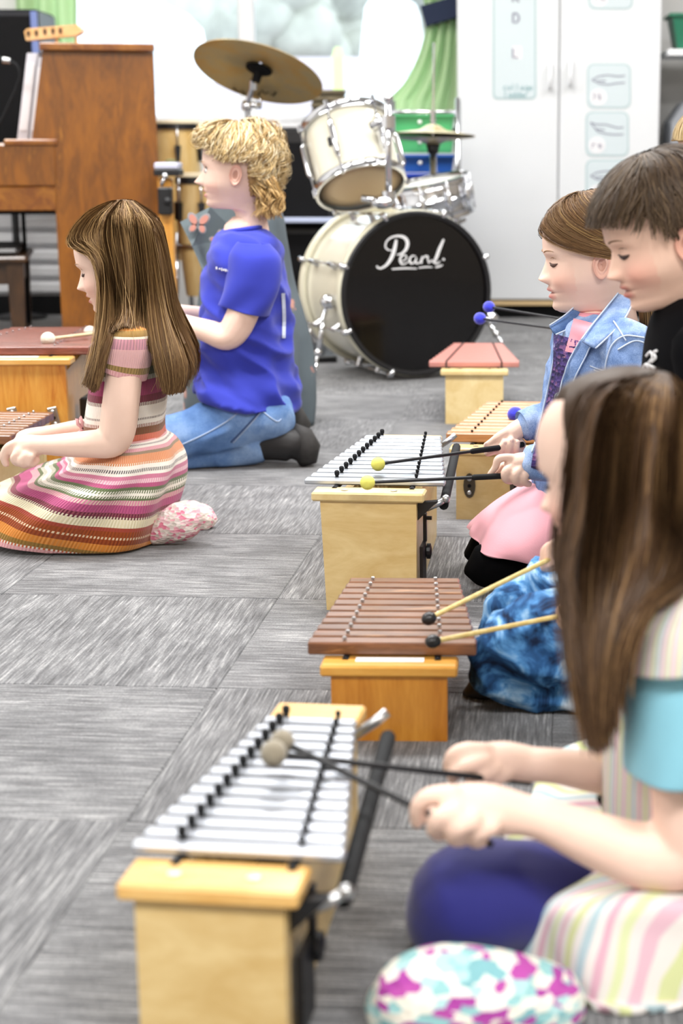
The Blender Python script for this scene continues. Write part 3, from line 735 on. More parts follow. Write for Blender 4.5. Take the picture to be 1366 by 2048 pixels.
strokes = [
    ([(690, 948), (684, 985), (672, 1030), (655, 1068), (632, 1098), (604, 1116), (584, 1116), (574, 1104)], [10, 16, 17, 16, 12, 9, 8, 8]),
    ([(668, 1012), (640, 1008), (626, 990), (632, 960), (660, 935), (700, 926), (738, 935), (757, 965), (748, 1005), (722, 1030), (694, 1038)], [3, 6, 7, 7, 8, 10, 14, 17, 14, 9, 5]),
    ([(712, 1078), (735, 1072), (752, 1055), (742, 1040), (722, 1046), (712, 1070), (722, 1092), (745, 1090), (764, 1076)], [4, 5, 6, 6, 9, 10, 8, 5, 4]),
    ([(806, 1048), (786, 1044), (770, 1064), (776, 1088), (796, 1084), (810, 1056), (806, 1084), (822, 1088), (834, 1076)], [5, 6, 9, 9, 6, 6, 8, 6, 4]),
    ([(834, 1076), (846, 1048), (838, 1090)], [5, 7, 9]), ([(842, 1066), (862, 1046), (878, 1050), (876, 1060), (884, 1088)], [4, 7, 8, 7, 6]),
    ([(972, 946), (948, 1000), (930, 1050), (918, 1080), (934, 1090), (950, 1076)], [9, 15, 15, 11, 7, 4]), ([(884, 1088), (900, 1070), (912, 1084), (924, 1066)], [5, 5, 6, 5]),
    ([(964, 1064), (978, 1066)], [9, 9]), ([(664, 1123), (740, 1118), (812, 1120)], [6, 7, 5]), ([(822, 1116), (870, 1110), (905, 1112)], [5, 6, 4]), ([(922, 1112), (948, 1106), (966, 1098)], [7, 8, 4])]
for pts, w in strokes:
    k = max(len(pts) * 4, 6)
    S = spline([(*hx(*p_), ww) for p_, ww in zip(pts, w)], k)
    ribbon([(s[0], s[1]) for s in S], [s[2] * .3368 / 566 * .62 for s in S], .001, hp, hn).build('lettering', WHITEINK, head_o)
# spurs
for (tx, ty, fx, fy, Yk) in ((652, 606, 626, 772, None), (975, 640, 1004, 688, 5.9)):
    foot = atz(fx, fy) if Yk is None else at(fx, fy, Yk); top = onplane(tx, ty, Vector((0, foot.y + .12, 0)), Vector((0, 1, 0)))
    b = MB(); b.tube([top, top.lerp(foot, .6)], .0085, 10); sp = b.build('spur_leg', CHROME, bd, smooth=True)
    b = MB(); b.tube([top.lerp(foot, .55), foot + Vector((0, 0, .004))], .006, 8); b.build('spur_rod', CHROME, sp, smooth=True)
    b = MB(); b.ball(top.lerp(foot, .6), .014); b.build('spur_collar', CHROME, sp, smooth=True)
    b = MB(); b.ball(top + Vector((.01, 0, .004)), (.03, .02, .026)); b.build('spur_bracket', CHROME, sp, smooth=True)
# pedal behind the drum
t = thing('bass_drum_pedal', 'chrome and black pedal on the floor left of the bass drum', 'pedal', atz(622, 735) + Vector((0, .25, 0)))
o_ = t.location
b = MB(); b.box(o_ + Vector((0, 0, .02)), (.1, .25, .035), Matrix.Rotation(.3, 3, 'Z') @ Matrix.Rotation(.1, 3, 'X'), .004); b.build('pedal_plate', BLACKPL, t)
b = MB(); b.tube([o_ + Vector((-.03, .1, .03)), o_ + Vector((-.04, .1, .14)), o_ + Vector((.03, .1, .14)), o_ + Vector((.035, .1, .03))], .008, 8); b.build('pedal_frame', CHROME, t, smooth=True)

# tom
tb = at(722, 374, 5.72)
ax = Vector((-.235, .47, .85)).normalized()
Mt = frame_from_z(ax, tb, (1, 0, 0)); rt = .152; TL = .245
tm = thing('tom_drum', 'cream tom drum with chrome hoops tilted above the bass drum', 'drum', tb)
b = MB(); b.lathe([(rt - .006, .01), (rt - .006, TL - .01)], 56, Mt, cap=False); sh = b.build('shell', CREAM, tm, smooth=True)
b = MB(); b.lathe([(.003, .004), (rt * .6, .004), (rt - .004, .006)], 48, Mt); b.build('bottom_head', TANHEAD, tm, smooth=True)
b = MB(); b.lathe([(rt - .004, TL - .006), (rt * .6, TL - .004), (.003, TL - .004)], 48, Mt); b.build('top_head', mat('white_drum_head', '#e9e7e0', .5), tm, smooth=True)
for z0 in (-.008, TL - .02):
    b = MB(); b.lathe([(rt - .003, z0), (rt + .006, z0), (rt + .004, z0 + .006), (rt + .004, z0 + .022), (rt + .007, z0 + .027), (rt - .003, z0 + .028)], 56, Mt, cap=False); b.build('hoop', CHROME, tm, smooth=True, auto=40)
for k in range(6):
    a = math.radians(10 + 60 * k); ca, sa = math.cos(a), math.sin(a)
    def q(r, z): return Mt @ Vector((ca * r, sa * r, z))
    b = MB(); b.tube([q(rt + .009, -.004), q(rt + .009, TL + .004)], .003, 8); rod = b.build('tension_rod', CHROME, tm, smooth=True)
    b = MB(); b.tube([q(rt + .004, .05), q(rt + .012, .07), q(rt + .012, TL - .07), q(rt + .004, TL - .05)], [.006, .010, .010, .006], 8); b.build('lug', CHROME, rod, smooth=True)
    for z in (-.004, TL + .004):
        b = MB(); b.tube([q(rt + .009, z - .012), q(rt + .009, z + .012)], .0075, 8); b.build('lug_nut', CHROME, rod, smooth=True, auto=40)
# badge on the shell
bc = onplane(660, 277, tb + ax * TL * .6 - Vector((0, rt, 0)), Vector((0, -1, 0)))
loc = Mt.inverted() @ bc; an = math.atan2(loc.y, loc.x)
b = MB(); bz = loc.z
Pb = [[Mt @ Vector(((rt - .004 + k) * math.cos(an + da), (rt - .004 + k) * math.sin(an + da), bz + dz)) for (da, dz) in ((-.11, -.016), (0, -.016), (.11, -.016), (.11, .016), (0, .016), (-.11, .016))] for k in (0, .003)]
b.add(Pb[0] + Pb[1], [(5, 4, 1, 0), (4, 3, 2, 1), (6, 7, 10, 11), (7, 8, 9, 10), (0, 1, 7, 6), (1, 2, 8, 7), (3, 4, 10, 9), (4, 5, 11, 10), (2, 3, 9, 8), (5, 0, 6, 11)]); b.build('badge', BLACKPL, sh)
# tom post rising from the bass drum
pt0, pt1 = at(777, 402, 5.6), at(776, 203, 5.6)
hd = thing('tom_holder', 'chrome tom holder post standing on the bass drum', 'stand', pt0)
b = MB(); b.tube([pt0, pt1], .011, 12); b.build('post', CHROME, hd, smooth=True)
b = MB(); b.ball(pt1 + Vector((0, 0, .01)), .018); b.build('post_cap', CHROME, hd, smooth=True)
for zf, rr in ((.04, .024), (.80, .024)):
    p = pt0.lerp(pt1, zf); b = MB(); b.tube([p - Vector((0, 0, .02)), p + Vector((0, 0, .02))], [rr, rr], 12); b.build('clamp', CHROME, hd, smooth=True, auto=40)
b = MB(); b.ball(pt0 + Vector((-.02, -.02, -.005)), (.04, .03, .022)); b.tube([pt0 + Vector((-.02, 0, 0)), pt0 + Vector((-.09, 0, .01))], .012, 8); b.build('base_bracket', CHROME, hd, smooth=True)
pa_, pb_ = pt0.lerp(pt1, .8), at(745, 255, 5.62)
b = MB(); b.tube([pa_, pa_.lerp(pb_, .5) + Vector((0, 0, .01)), pb_], [.011, .012, .02], 10); b.build('tom_arm', CHROME, hd, smooth=True)
# snare drum
sc_ = at(858, 398, 6.6); sax = Vector((-.18, -.1, .98)).normalized(); Ms = frame_from_z(sax, sc_, (1, 0, 0)); rs = .166
sd = thing('snare_drum', 'chrome snare drum half hidden behind the black bass drum head', 'drum', sc_)
b = MB(); b.lathe([(rs - .01, -.065), (rs - .01, -.012), (rs - .003, 0), (rs - .01, .012), (rs - .01, .065)], 48, Ms, cap=False); b.build('shell', CHROME, sd, smooth=True, auto=50)
b = MB(); b.lathe([(rs - .006, .066), (.004, .07)], 48, Ms); b.lathe([(.004, -.068), (rs - .006, -.066)], 48, Ms); b.build('drum_head', mat('coated_head', '#dddcd6', .5), sd, smooth=True)
for z0 in (-.075, .05):
    b = MB(); b.lathe([(rs - .008, z0), (rs + .006, z0), (rs + .003, z0 + .007), (rs + .003, z0 + .018), (rs + .007, z0 + .025), (rs - .008, z0 + .025)], 48, Ms, cap=False); b.build('hoop', CHROME, sd, smooth=True, auto=40)
for k in range(10):
    a = 2 * PI * k / 10 + .2; ca, sa = math.cos(a), math.sin(a)
    b = MB(); b.tube([Ms @ Vector((ca * (rs + .008), sa * (rs + .008), z)) for z in (-.07, .072)], .0035, 6); rod = b.build('tension_rod', CHROME, sd, smooth=True)
    b = MB(); b.tube([Ms @ Vector((ca * (rs + .005), sa * (rs + .005), z)) for z in (-.03, -.02, .02, .03)], [.005, .01, .01, .005], 8); b.build('lug', CHROME, rod, smooth=True)
b = MB()
for k in range(3):
    a = 2 * PI * k / 3; b.tube([sc_ + sax * -.08 + Vector((math.cos(a) * .13, math.sin(a) * .13, 0)), (sc_.x, sc_.y, sc_.z - .16)], .007, 6)
b.tube([(sc_.x, sc_.y, sc_.z - .14), (sc_.x, sc_.y, .1)], .011, 8)
for k in range(3):
    a = 2 * PI * k / 3 + .5; b.tube([(sc_.x, sc_.y, .22), (sc_.x + .2 * math.cos(a), sc_.y + .2 * math.sin(a), .012)], .008, 6)
b.build('stand', CHROME, sd, smooth=True)
# crash cymbal
BRASSU = None
def cymbal_mat(name, c1, c2, c3):
    m, nt, b = _new(name); tc = nd(nt, 'ShaderNodeTexCoord')
    ln = nd(nt, 'ShaderNodeVectorMath', operation='LENGTH'); nt.links.new(tc.outputs['Object'], ln.inputs[0])
    n = noise_n(nt, tc.outputs['Object'], 9, 4, .6); rg = noise_n(nt, None, 1)
    w = nd(nt, 'ShaderNodeTexNoise'); w.noise_dimensions = '1D'; w.inputs['Scale'].default_value = 260; nt.links.new(ln.outputs['Value'], w.inputs['W'])
    a = nd(nt, 'ShaderNodeMath', operation='MULTIPLY_ADD'); nt.links.new(w.outputs[0], a.inputs[0]); a.inputs[1].default_value = .35; nt.links.new(n, a.inputs[2])
    r = ramp(nt, [(.4, C(c1)), (.66, C(c2)), (.85, C(c3))], a.outputs[0]); nt.links.new(r.outputs[0], b.inputs['Base Color'])
    b.inputs['Metallic'].default_value = .55; b.inputs['Roughness'].default_value = .42; return m
BRASS = cymbal_mat('cymbal_bronze', '#b9ac8c', '#cdb682', '#d6ab62')
BRASSP = cymbal_mat('cymbal_pale', '#cbbf9a', '#d9cfae', '#bfa878')
def cymbal(c, axis, r, m, name, label, bell=.045):
    M_ = frame_from_z(axis, (0, 0, 0))
    t = thing(name, label, 'cymbal', c)
    b = MB(); pr = [(.006, .034), (.022, .032), (bell, .018), (bell + .012, .012), (r * .6, .005), (r, -.006), (r, -.0075), (r * .6, .0035), (bell + .012, .0105), (bell, .0165), (.022, .0305), (.006, .0325)]
    b.lathe(pr, 72, M_, cap=False); b.build('cymbal_plate', m, t, world=False, smooth=True, auto=60)
    return t, M_
cc = at(517, 142, 6.35)
cax = Vector((.20, .395, .90)).normalized()
ct_, Mc = cymbal(cc, cax, .245, BRASS, 'crash_cymbal', 'large bronze crash cymbal tilted on its stand in front of the window')
for st in ([(523, 180), (530, 188), (536, 184)], [(466, 176), (474, 184), (484, 182), (490, 190)], [(506, 186), (516, 192), (520, 184)], [(540, 187), (546, 192), (552, 184)]):
    ribbon(st, .004, .004, cc - cax * .006, -cax).build('lettering', BLACKMATTE, ct_)
b = MB(); b.lathe([(.004, -.05), (.016, -.045), (.018, -.01), (.05, .004), (.05, .008), (.004, .03)], 16, frame_from_z(cax, cc)); b.build('felt_washer', BLACKMATTE, ct_, smooth=True, auto=40)
j1, j2 = at(507, 160, 6.37), at(494, 212, 6.42)
b = MB(); b.tube([cc + cax * .02, cc - cax * .05, j1], [.006, .008, .012], 8); b.tube([j1, at(506, 178, 6.38)], .016, 10); b.tube([j1, j2], .010, 8); b.build('boom_arm', CHROME, ct_, smooth=True, auto=50)
b = MB(); b.ball(j2, .022); b.tube([j2 + Vector((-.015, 0, .01)), j2 + Vector((.055, 0, .0))], .012, 8); b.tube([j2 + Vector((.05, 0, -.005)), j2 + Vector((.05, 0, .04))], .005, 6); b.build('boom_clamp', CHROME, ct_, smooth=True)
b = MB(); b.tube([j2, (j2.x + .01, j2.y, .5), (j2.x + .01, j2.y, .04)], [.011, .013, .016], 10)
for k in range(3):
    a = 2 * PI * k / 3 + .3; b.tube([(j2.x + .01, j2.y, .35), (j2.x + .01 + .28 * math.cos(a), j2.y + .28 * math.sin(a), .015)], .009, 8)
b.build('stand', CHROME, ct_, smooth=True)
# hi-hat
hh = at(866, 272, 6.84)
h1, _ = cymbal(hh + Vector((0, 0, .012)), Vector((.03, .04, 1)), .172, BRASSP, 'hi_hat', 'pale hi-hat cymbals seen edge-on before the coloured drawers')
b = MB(); b.lathe([(.172, -.004), (.1, -.012), (.05, -.02), (.02, -.034), (.02, -.036), (.05, -.022), (.172, -.006)], 64, Matrix.Translation(hh), cap=False); b.build('lower_cymbal', BRASSP, h1, smooth=True)
b = MB(); b.tube([at(868, 85, 6.84), hh], .004, 8); b.tube([hh + Vector((0, 0, .045)), hh + Vector((0, 0, .1))], .011, 10); b.build('pull_rod', CHROME, h1, smooth=True, auto=50)
b = MB(); b.lathe([(.005, -.075), (.02, -.07), (.026, -.045), (.03, -.03)], 14, Matrix.Translation(hh)); b.build('cup', BLACKPL, h1, smooth=True)
b = MB(); b.tube([hh + Vector((0, 0, -.07)), (hh.x, hh.y, .02)], .0135, 12)
for k in range(3):
    a = 2 * PI * k / 3 + .9; b.tube([(hh.x, hh.y, .25), (hh.x + .25 * math.cos(a), hh.y + .25 * math.sin(a), .012)], .008, 8)
b.build('stand', CHROME, h1, smooth=True)

# ------------------------------------------------------------------ drawer cart with green and blue drawers
cy_ = 7.1
cx0, cx1 = at(786, 300, cy_).x, at(908, 300, cy_).x
cart = thing('drawer_cart', 'chrome-framed drawer cart with green and blue drawers behind the drums', 'cart', ((cx0 + cx1) / 2, cy_ + .18, 0))
GRN = mat('green_drawer', '#4fae70', .35); BLU = mat('blue_drawer', '#265cae', .35); BLU2 = mat('deep_blue_drawer', '#2448bd', .35); KNOB = mat('clear_knob', '#e6e6e2', .2)
yy = [(228, 263, GRN), (265, 306, GRN), (309, 345, BLU), (347, 384, BLU2), (388, 470, BLU2), (474, 560, BLACKPL)]
for (ya, yb, m_) in yy:
    za, zb = at(850, ya, cy_).z, at(850, yb, cy_).z
    b = MB(); cx = (cx0 + cx1) / 2; w = (cx1 - cx0); e = .012
    b.hexa([Vector(q) for q in ((cx0 + e, cy_ + .01, zb), (cx1 - e, cy_ + .01, zb), (cx1 - e, cy_ + .36, zb), (cx0 + e, cy_ + .36, zb), (cx0, cy_, za - .004), (cx1, cy_, za - .004), (cx1, cy_ + .37, za - .004), (cx0, cy_ + .37, za - .004))]); d = b.build('drawer', m_, cart)
    b = MB(); b.box((cx, cy_ - .004, za - .006), (w + .004, .014, .012), bev=.002); b.build('drawer_lip', m_, d)
    b = MB(); b.ball((at(838, 0, cy_).x, cy_ - .012, (za + zb) / 2 + .002), .009); b.build('knob', KNOB, d, smooth=True)
zt = at(850, 196, cy_).z
b = MB()
for x in (cx0 - .016, cx1 + .016):
    for y in (cy_ - .01, cy_ + .38): b.tube([(x, y, .03), (x, y, zt)], .010, 10)
for z in (at(850, 224, cy_).z, .12):
    for y in (cy_ - .01, cy_ + .38): b.tube([(cx0 - .016, y, z), (cx1 + .016, y, z)], .007, 8)
    for x in (cx0 - .016, cx1 + .016): b.tube([(x, cy_ - .01, z), (x, cy_ + .38, z)], .007, 8)
b.build('cart_frame', CHROME, cart, smooth=True)
for x in (cx0 - .016, cx1 + .016):
    for y in (cy_ - .01, cy_ + .38):
        b = MB(); b.tube([(x - .012, y, .024), (x + .012, y, .024)], .024, 12); b.build('castor', BLACKRUB, cart, smooth=True, auto=40)

# woven box on the window sill
bx0, bx1 = at(622, 200, 8.2).x, at(690, 200, 8.2).x; bz = at(650, 236, 8.2).z; bt = at(650, 179, 8.2).z
t = thing('basket', 'brown slatted basket on the window sill behind the tom drum', 'basket', ((bx0 + bx1) / 2, 8.24, wz0 + .001))
BSK = wood('basket_slats', '#8d8168', '#5e543f', (2, 20, 20), 5, .7, 0, .5); BSK2 = mat('basket_dark', '#3d3629', .8)
b = MB(); b.box(((bx0 + bx1) / 2, 8.245, (wz0 + bt) / 2), (bx1 - bx0 - .012, .1, bt - wz0 - .004)); b.build('basket_core', BSK2, t)
for k in range(5):
    z = wz0 + .004 + (bt - wz0) * (k + .5) / 5
    b = MB(); b.box(((bx0 + bx1) / 2, 8.24, z), (bx1 - bx0, .115, (bt - wz0) / 5 * .66), bev=.003); b.build('slat', BSK, t)

# black amplifier behind the boy in blue
ax0, ax1 = at(548, 400, 7.3).x, at(668, 400, 7.3).x; az = at(600, 256, 7.3).z
t = thing('amplifier', 'tall black amplifier cabinet between the boy in blue and the tom drum', 'amplifier', ((ax0 + ax1) / 2, 7.5, 0))
b = MB(); b.box(((ax0 + ax1) / 2, 7.5, az / 2), (ax1 - ax0, .4, az), bev=.012); b.build('cabinet_body', BLACKPL, t)
b = MB(); b.box(((ax0 + ax1) / 2, 7.294, az * .72), (ax1 - ax0 - .05, .012, az * .42)); b.build('speaker_grille', BLACKMATTE, t)
z1 = at(600, 440, 7.27).z; b = MB(); b.box(((ax0 + ax1) / 2, 7.27, z1), (ax1 - ax0 + .01, .09, .022), bev=.004); b.build('ledge', mat('pale_ledge', '#b9c3dd', .3), t)
b = MB(); b.box(((ax0 + ax1) / 2, 7.292, z1 - .16), (ax1 - ax0 - .05, .012, .2)); b.build('control_panel', BLACKMATTE, t)

# ------------------------------------------------------------------ piano
WAL = wood('walnut_veneer', '#985b14', '#70400e', (5, 5, 1.1), 2.2, .3, .45, 2.2, '#a86c1f'); WAL2 = wood('walnut_rail', '#a0651f', '#784212', (6, 1, 6), 2.2, .3, .4, 1.2)
PY = 6.35; PL = 1.2
pz = lambda y: at(200, y, PY).z
X = lambda x, y=300: at(x, y, PY).x
pn = thing('piano', 'upright walnut piano seen end-on at the left', 'piano', (X(330, 660), PY, 0))
zb_ = pz(120)
poly = [Vector((X(330, 660), PY, 0)), Vector((X(307, 105), PY, pz(105))), Vector((X(92, 105), PY, pz(105))), Vector((X(72, 278), PY, pz(278))), Vector((X(112, 282), PY, pz(282))), Vector((X(118, 430), PY, pz(430))), Vector((X(130, 640), PY, 0.0))]
b = MB(); b.prism(poly[::-1], (0, .03, 0)); b.build('end_panel', WAL, pn)
b = MB(); b.prism([p + Vector((0, PL - .03, 0)) for p in poly[::-1]], (0, .03, 0)); b.build('end_panel', WAL, pn)
b = MB(); b.prism([p + Vector((0, .03, 0)) for p in (Vector((X(322, 500), PY, .1)), Vector((X(303, 110), PY, pz(112))), Vector((X(100, 110), PY, pz(112))), Vector((X(84, 270), PY, pz(278))), Vector((X(150, 300), PY, pz(300))), Vector((X(150, 600), PY, .1)))][::-1], (0, PL - .06, 0)); b.build('case', WAL2, pn)
b = MB(); l0_, l1_ = X(86, 95), X(308, 95)
b.box(((l0_ + l1_) / 2, PY + PL / 2 - .01, (pz(89) + pz(104)) / 2), (l1_ - l0_, PL + .05, pz(89) - pz(104)), bev=.004); b.build('lid', WAL2, pn)
# key bed projecting to the left
kx0 = X(-170); kx1 = X(116)
b = MB(); b.box(((kx0 + kx1) / 2, PY + .02, (pz(290) + pz(370)) / 2), (kx1 - kx0, .05, pz(290) - pz(372)), bev=.004); b.build('key_cheek', WAL, pn)
b = MB(); b.box(((X(20) + kx1) / 2 + .005, PY + .02, (pz(279) + pz(291)) / 2), (kx1 - X(20) + .01, .07, pz(279) - pz(291)), bev=.004); b.build('cheek_cap', WAL2, pn)
b = MB(); b.box(((kx0 + kx1) / 2, PY + PL / 2, (pz(372) + pz(420)) / 2), (kx1 - kx0, PL, pz(372) - pz(420)), bev=.004); b.build('key_bed', WAL2, pn)
b = MB(); b.box(((kx0 + kx1) / 2, PY + PL / 2, pz(423)), (kx1 - kx0 - .02, PL - .04, .014)); b.build('key_bed_underside', BLACKMATTE, pn)
b = MB(); b.box(((kx0 + X(70)) / 2, PY + PL / 2 + .03, pz(300)), (X(70) - kx0, PL - .14, .05), bev=.006); b.build('fallboard', WAL2, pn)
for (xa, ya, xb, yb_) in ((22, 425, 33, 520), (94, 425, 108, 640)):
    b = MB(); b.tube([at(xa, ya, PY + .35), at(xb, yb_, PY + .38)], .013 if xa < 50 else .008, 8); b.build('support_rod', BLACKMATTE, pn, smooth=True)
pn.rotation_euler.z = math.radians(12.5)
# white slatted heater seen under the keyboard
h0, h1_ = at(-140, 500, 8.0).x, at(200, 500, 8.0).x
ht = thing('radiator', 'white ribbed radiator panel under the window behind the piano', 'radiator', ((h0 + h1_) / 2, 8.1, 0))
HEAT = mat('radiator_white', '#e6e7ea', .5)
b = MB(); b.box(((h0 + h1_) / 2, 8.09, .42), (h1_ - h0, .08, .7)); b.build('radiator_core', HEAT, ht)
for k in range(9):
    b = MB(); b.box(((h0 + h1_) / 2, 8.04, .13 + k * .077), (h1_ - h0, .05, .058), bev=.012); b.build('rib', HEAT, ht)
b = MB(); b.box(((h0 + h1_) / 2, 8.1, .045), (h1_ - h0, .16, .09)); b.build('radiator_foot', BLACKMATTE, ht)

# bench
BN = wood('dark_bench', '#4a3018', '#2f1d0e', (4, 4, 1), 3, .35, .3, 1)
by = 6.15
bt_ = at(20, 520, by).z
bn = thing('piano_bench', 'dark wooden piano bench at the left edge before the piano', 'bench', (at(-70, 520, by).x, by + .35, 0))
xr_ = at(54, 520, by).x; xl_ = xr_ - .38
b = MB(); b.box(((xr_ + xl_) / 2, by + .3, bt_), (xr_ - xl_, .62, .026), bev=.008); b.build('bench_seat', BN, bn)
b = MB(); b.box(((xr_ + xl_) / 2, by + .3, bt_ + .025), (xr_ - xl_ - .06, .55, .03), bev=.012); b.build('cushion', mat('black_leather', '#1f1c1b', .4), bn)
b = MB(); b.box(((xr_ + xl_) / 2, by + .3, bt_ - .05), (xr_ - xl_ - .05, .55, .08)); b.build('apron', BN, bn)
for sx in (xr_ - .045, xl_ + .045):
    for sy in (by + .04, by + .56):
        b = MB(); b.hexa([Vector(q) for q in ((sx - .022, sy - .022, 0), (sx + .022, sy - .022, 0), (sx + .022, sy + .022, 0), (sx - .022, sy + .022, 0), (sx - .03, sy - .03, bt_ - .013), (sx + .03, sy - .03, bt_ - .013), (sx + .03, sy + .03, bt_ - .013), (sx - .03, sy + .03, bt_ - .013))]); b.build('leg', BN, bn)

bn.location = (xr_, by, 0)
for _c in bn.children:
    for _v in _c.data.vertices: _v.co -= Vector((xr_, by, 0)) - MW[bn.name].translation
bn.rotation_euler.z = math.radians(12.5)
# white binders leaning on the music desk
PAPER = mat('white_binder', '#d4d3da', .55, var=(30, .02))
for k, (xb, xt, w) in enumerate(((34, 54, 21), (58, 76, 13))):
    p0, p1, p2, p3_ = at(xb, 281, PY + .12), at(xb + w, 281, PY + .12), at(xt + w, 106 + k * 8, PY + .12), at(xt, 106 + k * 8, PY + .12)
    t = thing('binder', ('white binder leaning on the piano music desk, the outer one' if k == 0 else 'white binder leaning on the piano music desk, next to the wood'), 'binder', p0.lerp(p1, .5), 0, 'binders on the piano')
    b = MB(); b.prism([p0, p1, p2, p3_], (0, .24, 0)); b.build('cover', PAPER, t)
    b = MB(); ins = lambda a, c: a.lerp(c, .12)
    b.prism([ins(p0, p2) + Vector((0, -.003, 0)), ins(p1, p3_) + Vector((0, -.003, 0)), ins(p2, p0) + Vector((0, -.003, 0)), ins(p3_, p1) + Vector((0, -.003, 0))], (0, .01, 0)); b.build('pages', mat('paper_pages', '#f0eff2', .8, bump=(300, .3)), t)
# wooden headstock on the lid
HSW = wood('light_maple', '#e3bf8d', '#cf9f63', (2, 12, 12), 3, .4, .2, .6)
t = thing('wooden_headstock', 'light wooden instrument headstock with square notches resting on the piano', 'instrument', at(105, 89, PY + .3))
Yh = PY + .3
P = [at(x, y, Yh) for x, y in ((48, 63), (54, 57), (100, 53), (155, 49), (157, 55), (163, 56), (163, 64), (152, 71), (100, 76), (52, 81))]
b = MB(); b.prism(P[::-1], (0, .06, 0)); b.build('headstock', HSW, t)
for x, y in ((57, 67), (73, 66), (90, 63), (106, 62), (121, 61)):
    b = MB(); q = at(x, y, Yh); b.box((q.x, Yh - .001, q.z), (.012, .006, .02)); b.build('notch', mat('notch_dark', '#4a321c', .7), t)
for x in (113, 152):
    b = MB(); b.tube([at(x, 74, Yh + .02), at(x + 1, 90, Yh + .02)], .006, 6); b.build('support_peg', HSW, t)
# black loudspeaker far left, cable
sx1 = at(80, 100, 7.69).x
t = thing('loudspeaker', 'tall black loudspeaker at the top left behind the piano', 'speaker', (sx1 - .2, 7.85, 0))
zz = at(40, 18, 7.69).z
b = MB(); zlo = at(40, 300, 7.6).z; b.box((sx1 - .2, 7.85, (zz + zlo) / 2), (.4, .32, zz - zlo), bev=.015); b.build('cabinet_body', mat('speaker_black', '#17181f', .5), t)
b = MB(); b.box((sx1 - .21, 7.684, (zz + zlo) / 2), (.34, .012, zz - zlo - .06)); b.build('speaker_grille', BLACKMATTE, t)
b = MB(); b.box((sx1 - .018, 7.682, (zz + zlo) / 2), (.03, .016, zz - zlo - .02), bev=.004); b.build('corner_trim', mat('blue_grey_trim', '#6f7fb4', .35), t)
b = MB(); b.tube([(sx1 - .2, 7.85, .02), (sx1 - .2, 7.85, zlo)], .018, 10); b.lathe([(.12, 0), (.12, .012), (.02, .03)], 24, Matrix.Translation((sx1 - .2, 7.85, .001))); b.build('pole_stand', BLACKPL, t)
Yc_ = PY - .05
cpts = [(-10, 110), (8, 120), (20, 122), (34, 132), (40, 150), (34, 172), (22, 200), (8, 230), (-14, 270)]
S = spline(cpts, 40)
t = thing('microphone_cable', 'black cable with a metal plug looping down at the left edge', 'cable', at(-14, 275, Yc_))
b = MB(); b.tube([at(x, y, Yc_) for x, y in S], .005, 8); b.build('cable', BLACKRUB, t, smooth=True)
b = MB(); b.tube([at(6, 120, Yc_), at(20, 122, Yc_)], [.012, .010], 10); b.build('plug', STEEL, t, smooth=True, auto=40)

# ------------------------------------------------------------------ congas
CONG = wood('conga_wood', '#ecd096', '#dcb46c', (7, 7, .7), 3, .3, .35, .8); CONG2 = wood('conga_wood_dark', '#dcc08a', '#c59f60', (7, 7, .7), 3, .3, .35, .8)
def conga(label, xl, xr, yt, yb, Y, m_, badge=False):
    pl, pr = at(xl, yt, Y), at(xr, yt, Y); c = (pl + pr) / 2; r = (pr.x - pl.x) / 2; zt = c.z; zb = at((xl + xr) / 2, yb, Y).z; h = zt - zb
    t = thing('conga', label, 'drum', (c.x, Y, zb), 0, 'conga drums beside the piano')
    b = MB(); b.lathe([(r * .72, 0), (r * .84, h * .2), (r * .98, h * .45), (r * 1.02, h * .62), (r * .98, h * .84), (r * .93, h)], 40, cap=True); b.build('conga_shell', m_, t, world=False, smooth=True, auto=50)
    b = MB(); b.lathe([(r * .9, h - .03), (r * 1.0, h - .03), (r * 1.02, h - .02), (r * 1.02, h + .006), (r * .96, h + .012), (.01, h + .010)], 40); b.build('conga_head', mat('hide_head', '#e5d6b6', .6), t, world=False, smooth=True, auto=50)
    b = MB(); b.lathe([(r * .96, h - .03), (r * 1.05, h - .028), (r * 1.05, h - .004), (r * .98, h)], 40, cap=False); b.build('rim', BLACKPL, t, world=False, smooth=True, auto=40)
    for k in range(6):
        a = -PI / 2 + (k - .75) * PI / 3; ca, sa = math.cos(a), math.sin(a)
        b = MB(); b.tube([(ca * r * 1.06, sa * r * 1.06, h - .01), (ca * r * 1.07, sa * r * 1.07, h - .12)], .004, 6); lg = b.build('tension_hook', CHROME, t, world=False, smooth=True)
        b = MB(); b.prism([Vector((ca * r * 1.0, sa * r * 1.0, h - .1)) + Vector((-sa * d, ca * d, z)) for d, z in ((-.014, 0), (.014, 0), (.007, -.07), (-.007, -.07))], (ca * .018, sa * .018, 0)); b.build('side_plate', BLACKPL, lg, world=False)
    if badge:
        b = MB(); b.ball((0, -r * 1.01, h * .72), (.03, .004, .014), 14, 8); b.ball((0, -r * 1.0, h * .66), (.008, .004, .02), 10, 6); b.build('badge', mat('badge_green', '#b0b382', .5), t, world=False, smooth=True)
    # stand: ring and three legs
    zr = h * .42
    b = MB(); K = 24; b.tube([(math.cos(2 * PI * k / K) * r * 1.04, math.sin(2 * PI * k / K) * r * 1.04, zr) for k in range(K + 1)], .008, 6)
    for k in range(3):
        a = -PI / 2 + k * 2 * PI / 3 + .5; b.tube([(math.cos(a) * r * 1.05, math.sin(a) * r * 1.05, zr + .05), (math.cos(a) * r * 1.2, math.sin(a) * r * 1.2, 0), (math.cos(a) * r * 1.35, math.sin(a) * r * 1.35, -zb + .012)], .01, 8)
    b.build('stand', CHROME, t, world=False, smooth=True)
    return t
conga('pale wooden conga with a black rim beside the piano', 300, 398, 246, 520, 7.72, CONG, True)
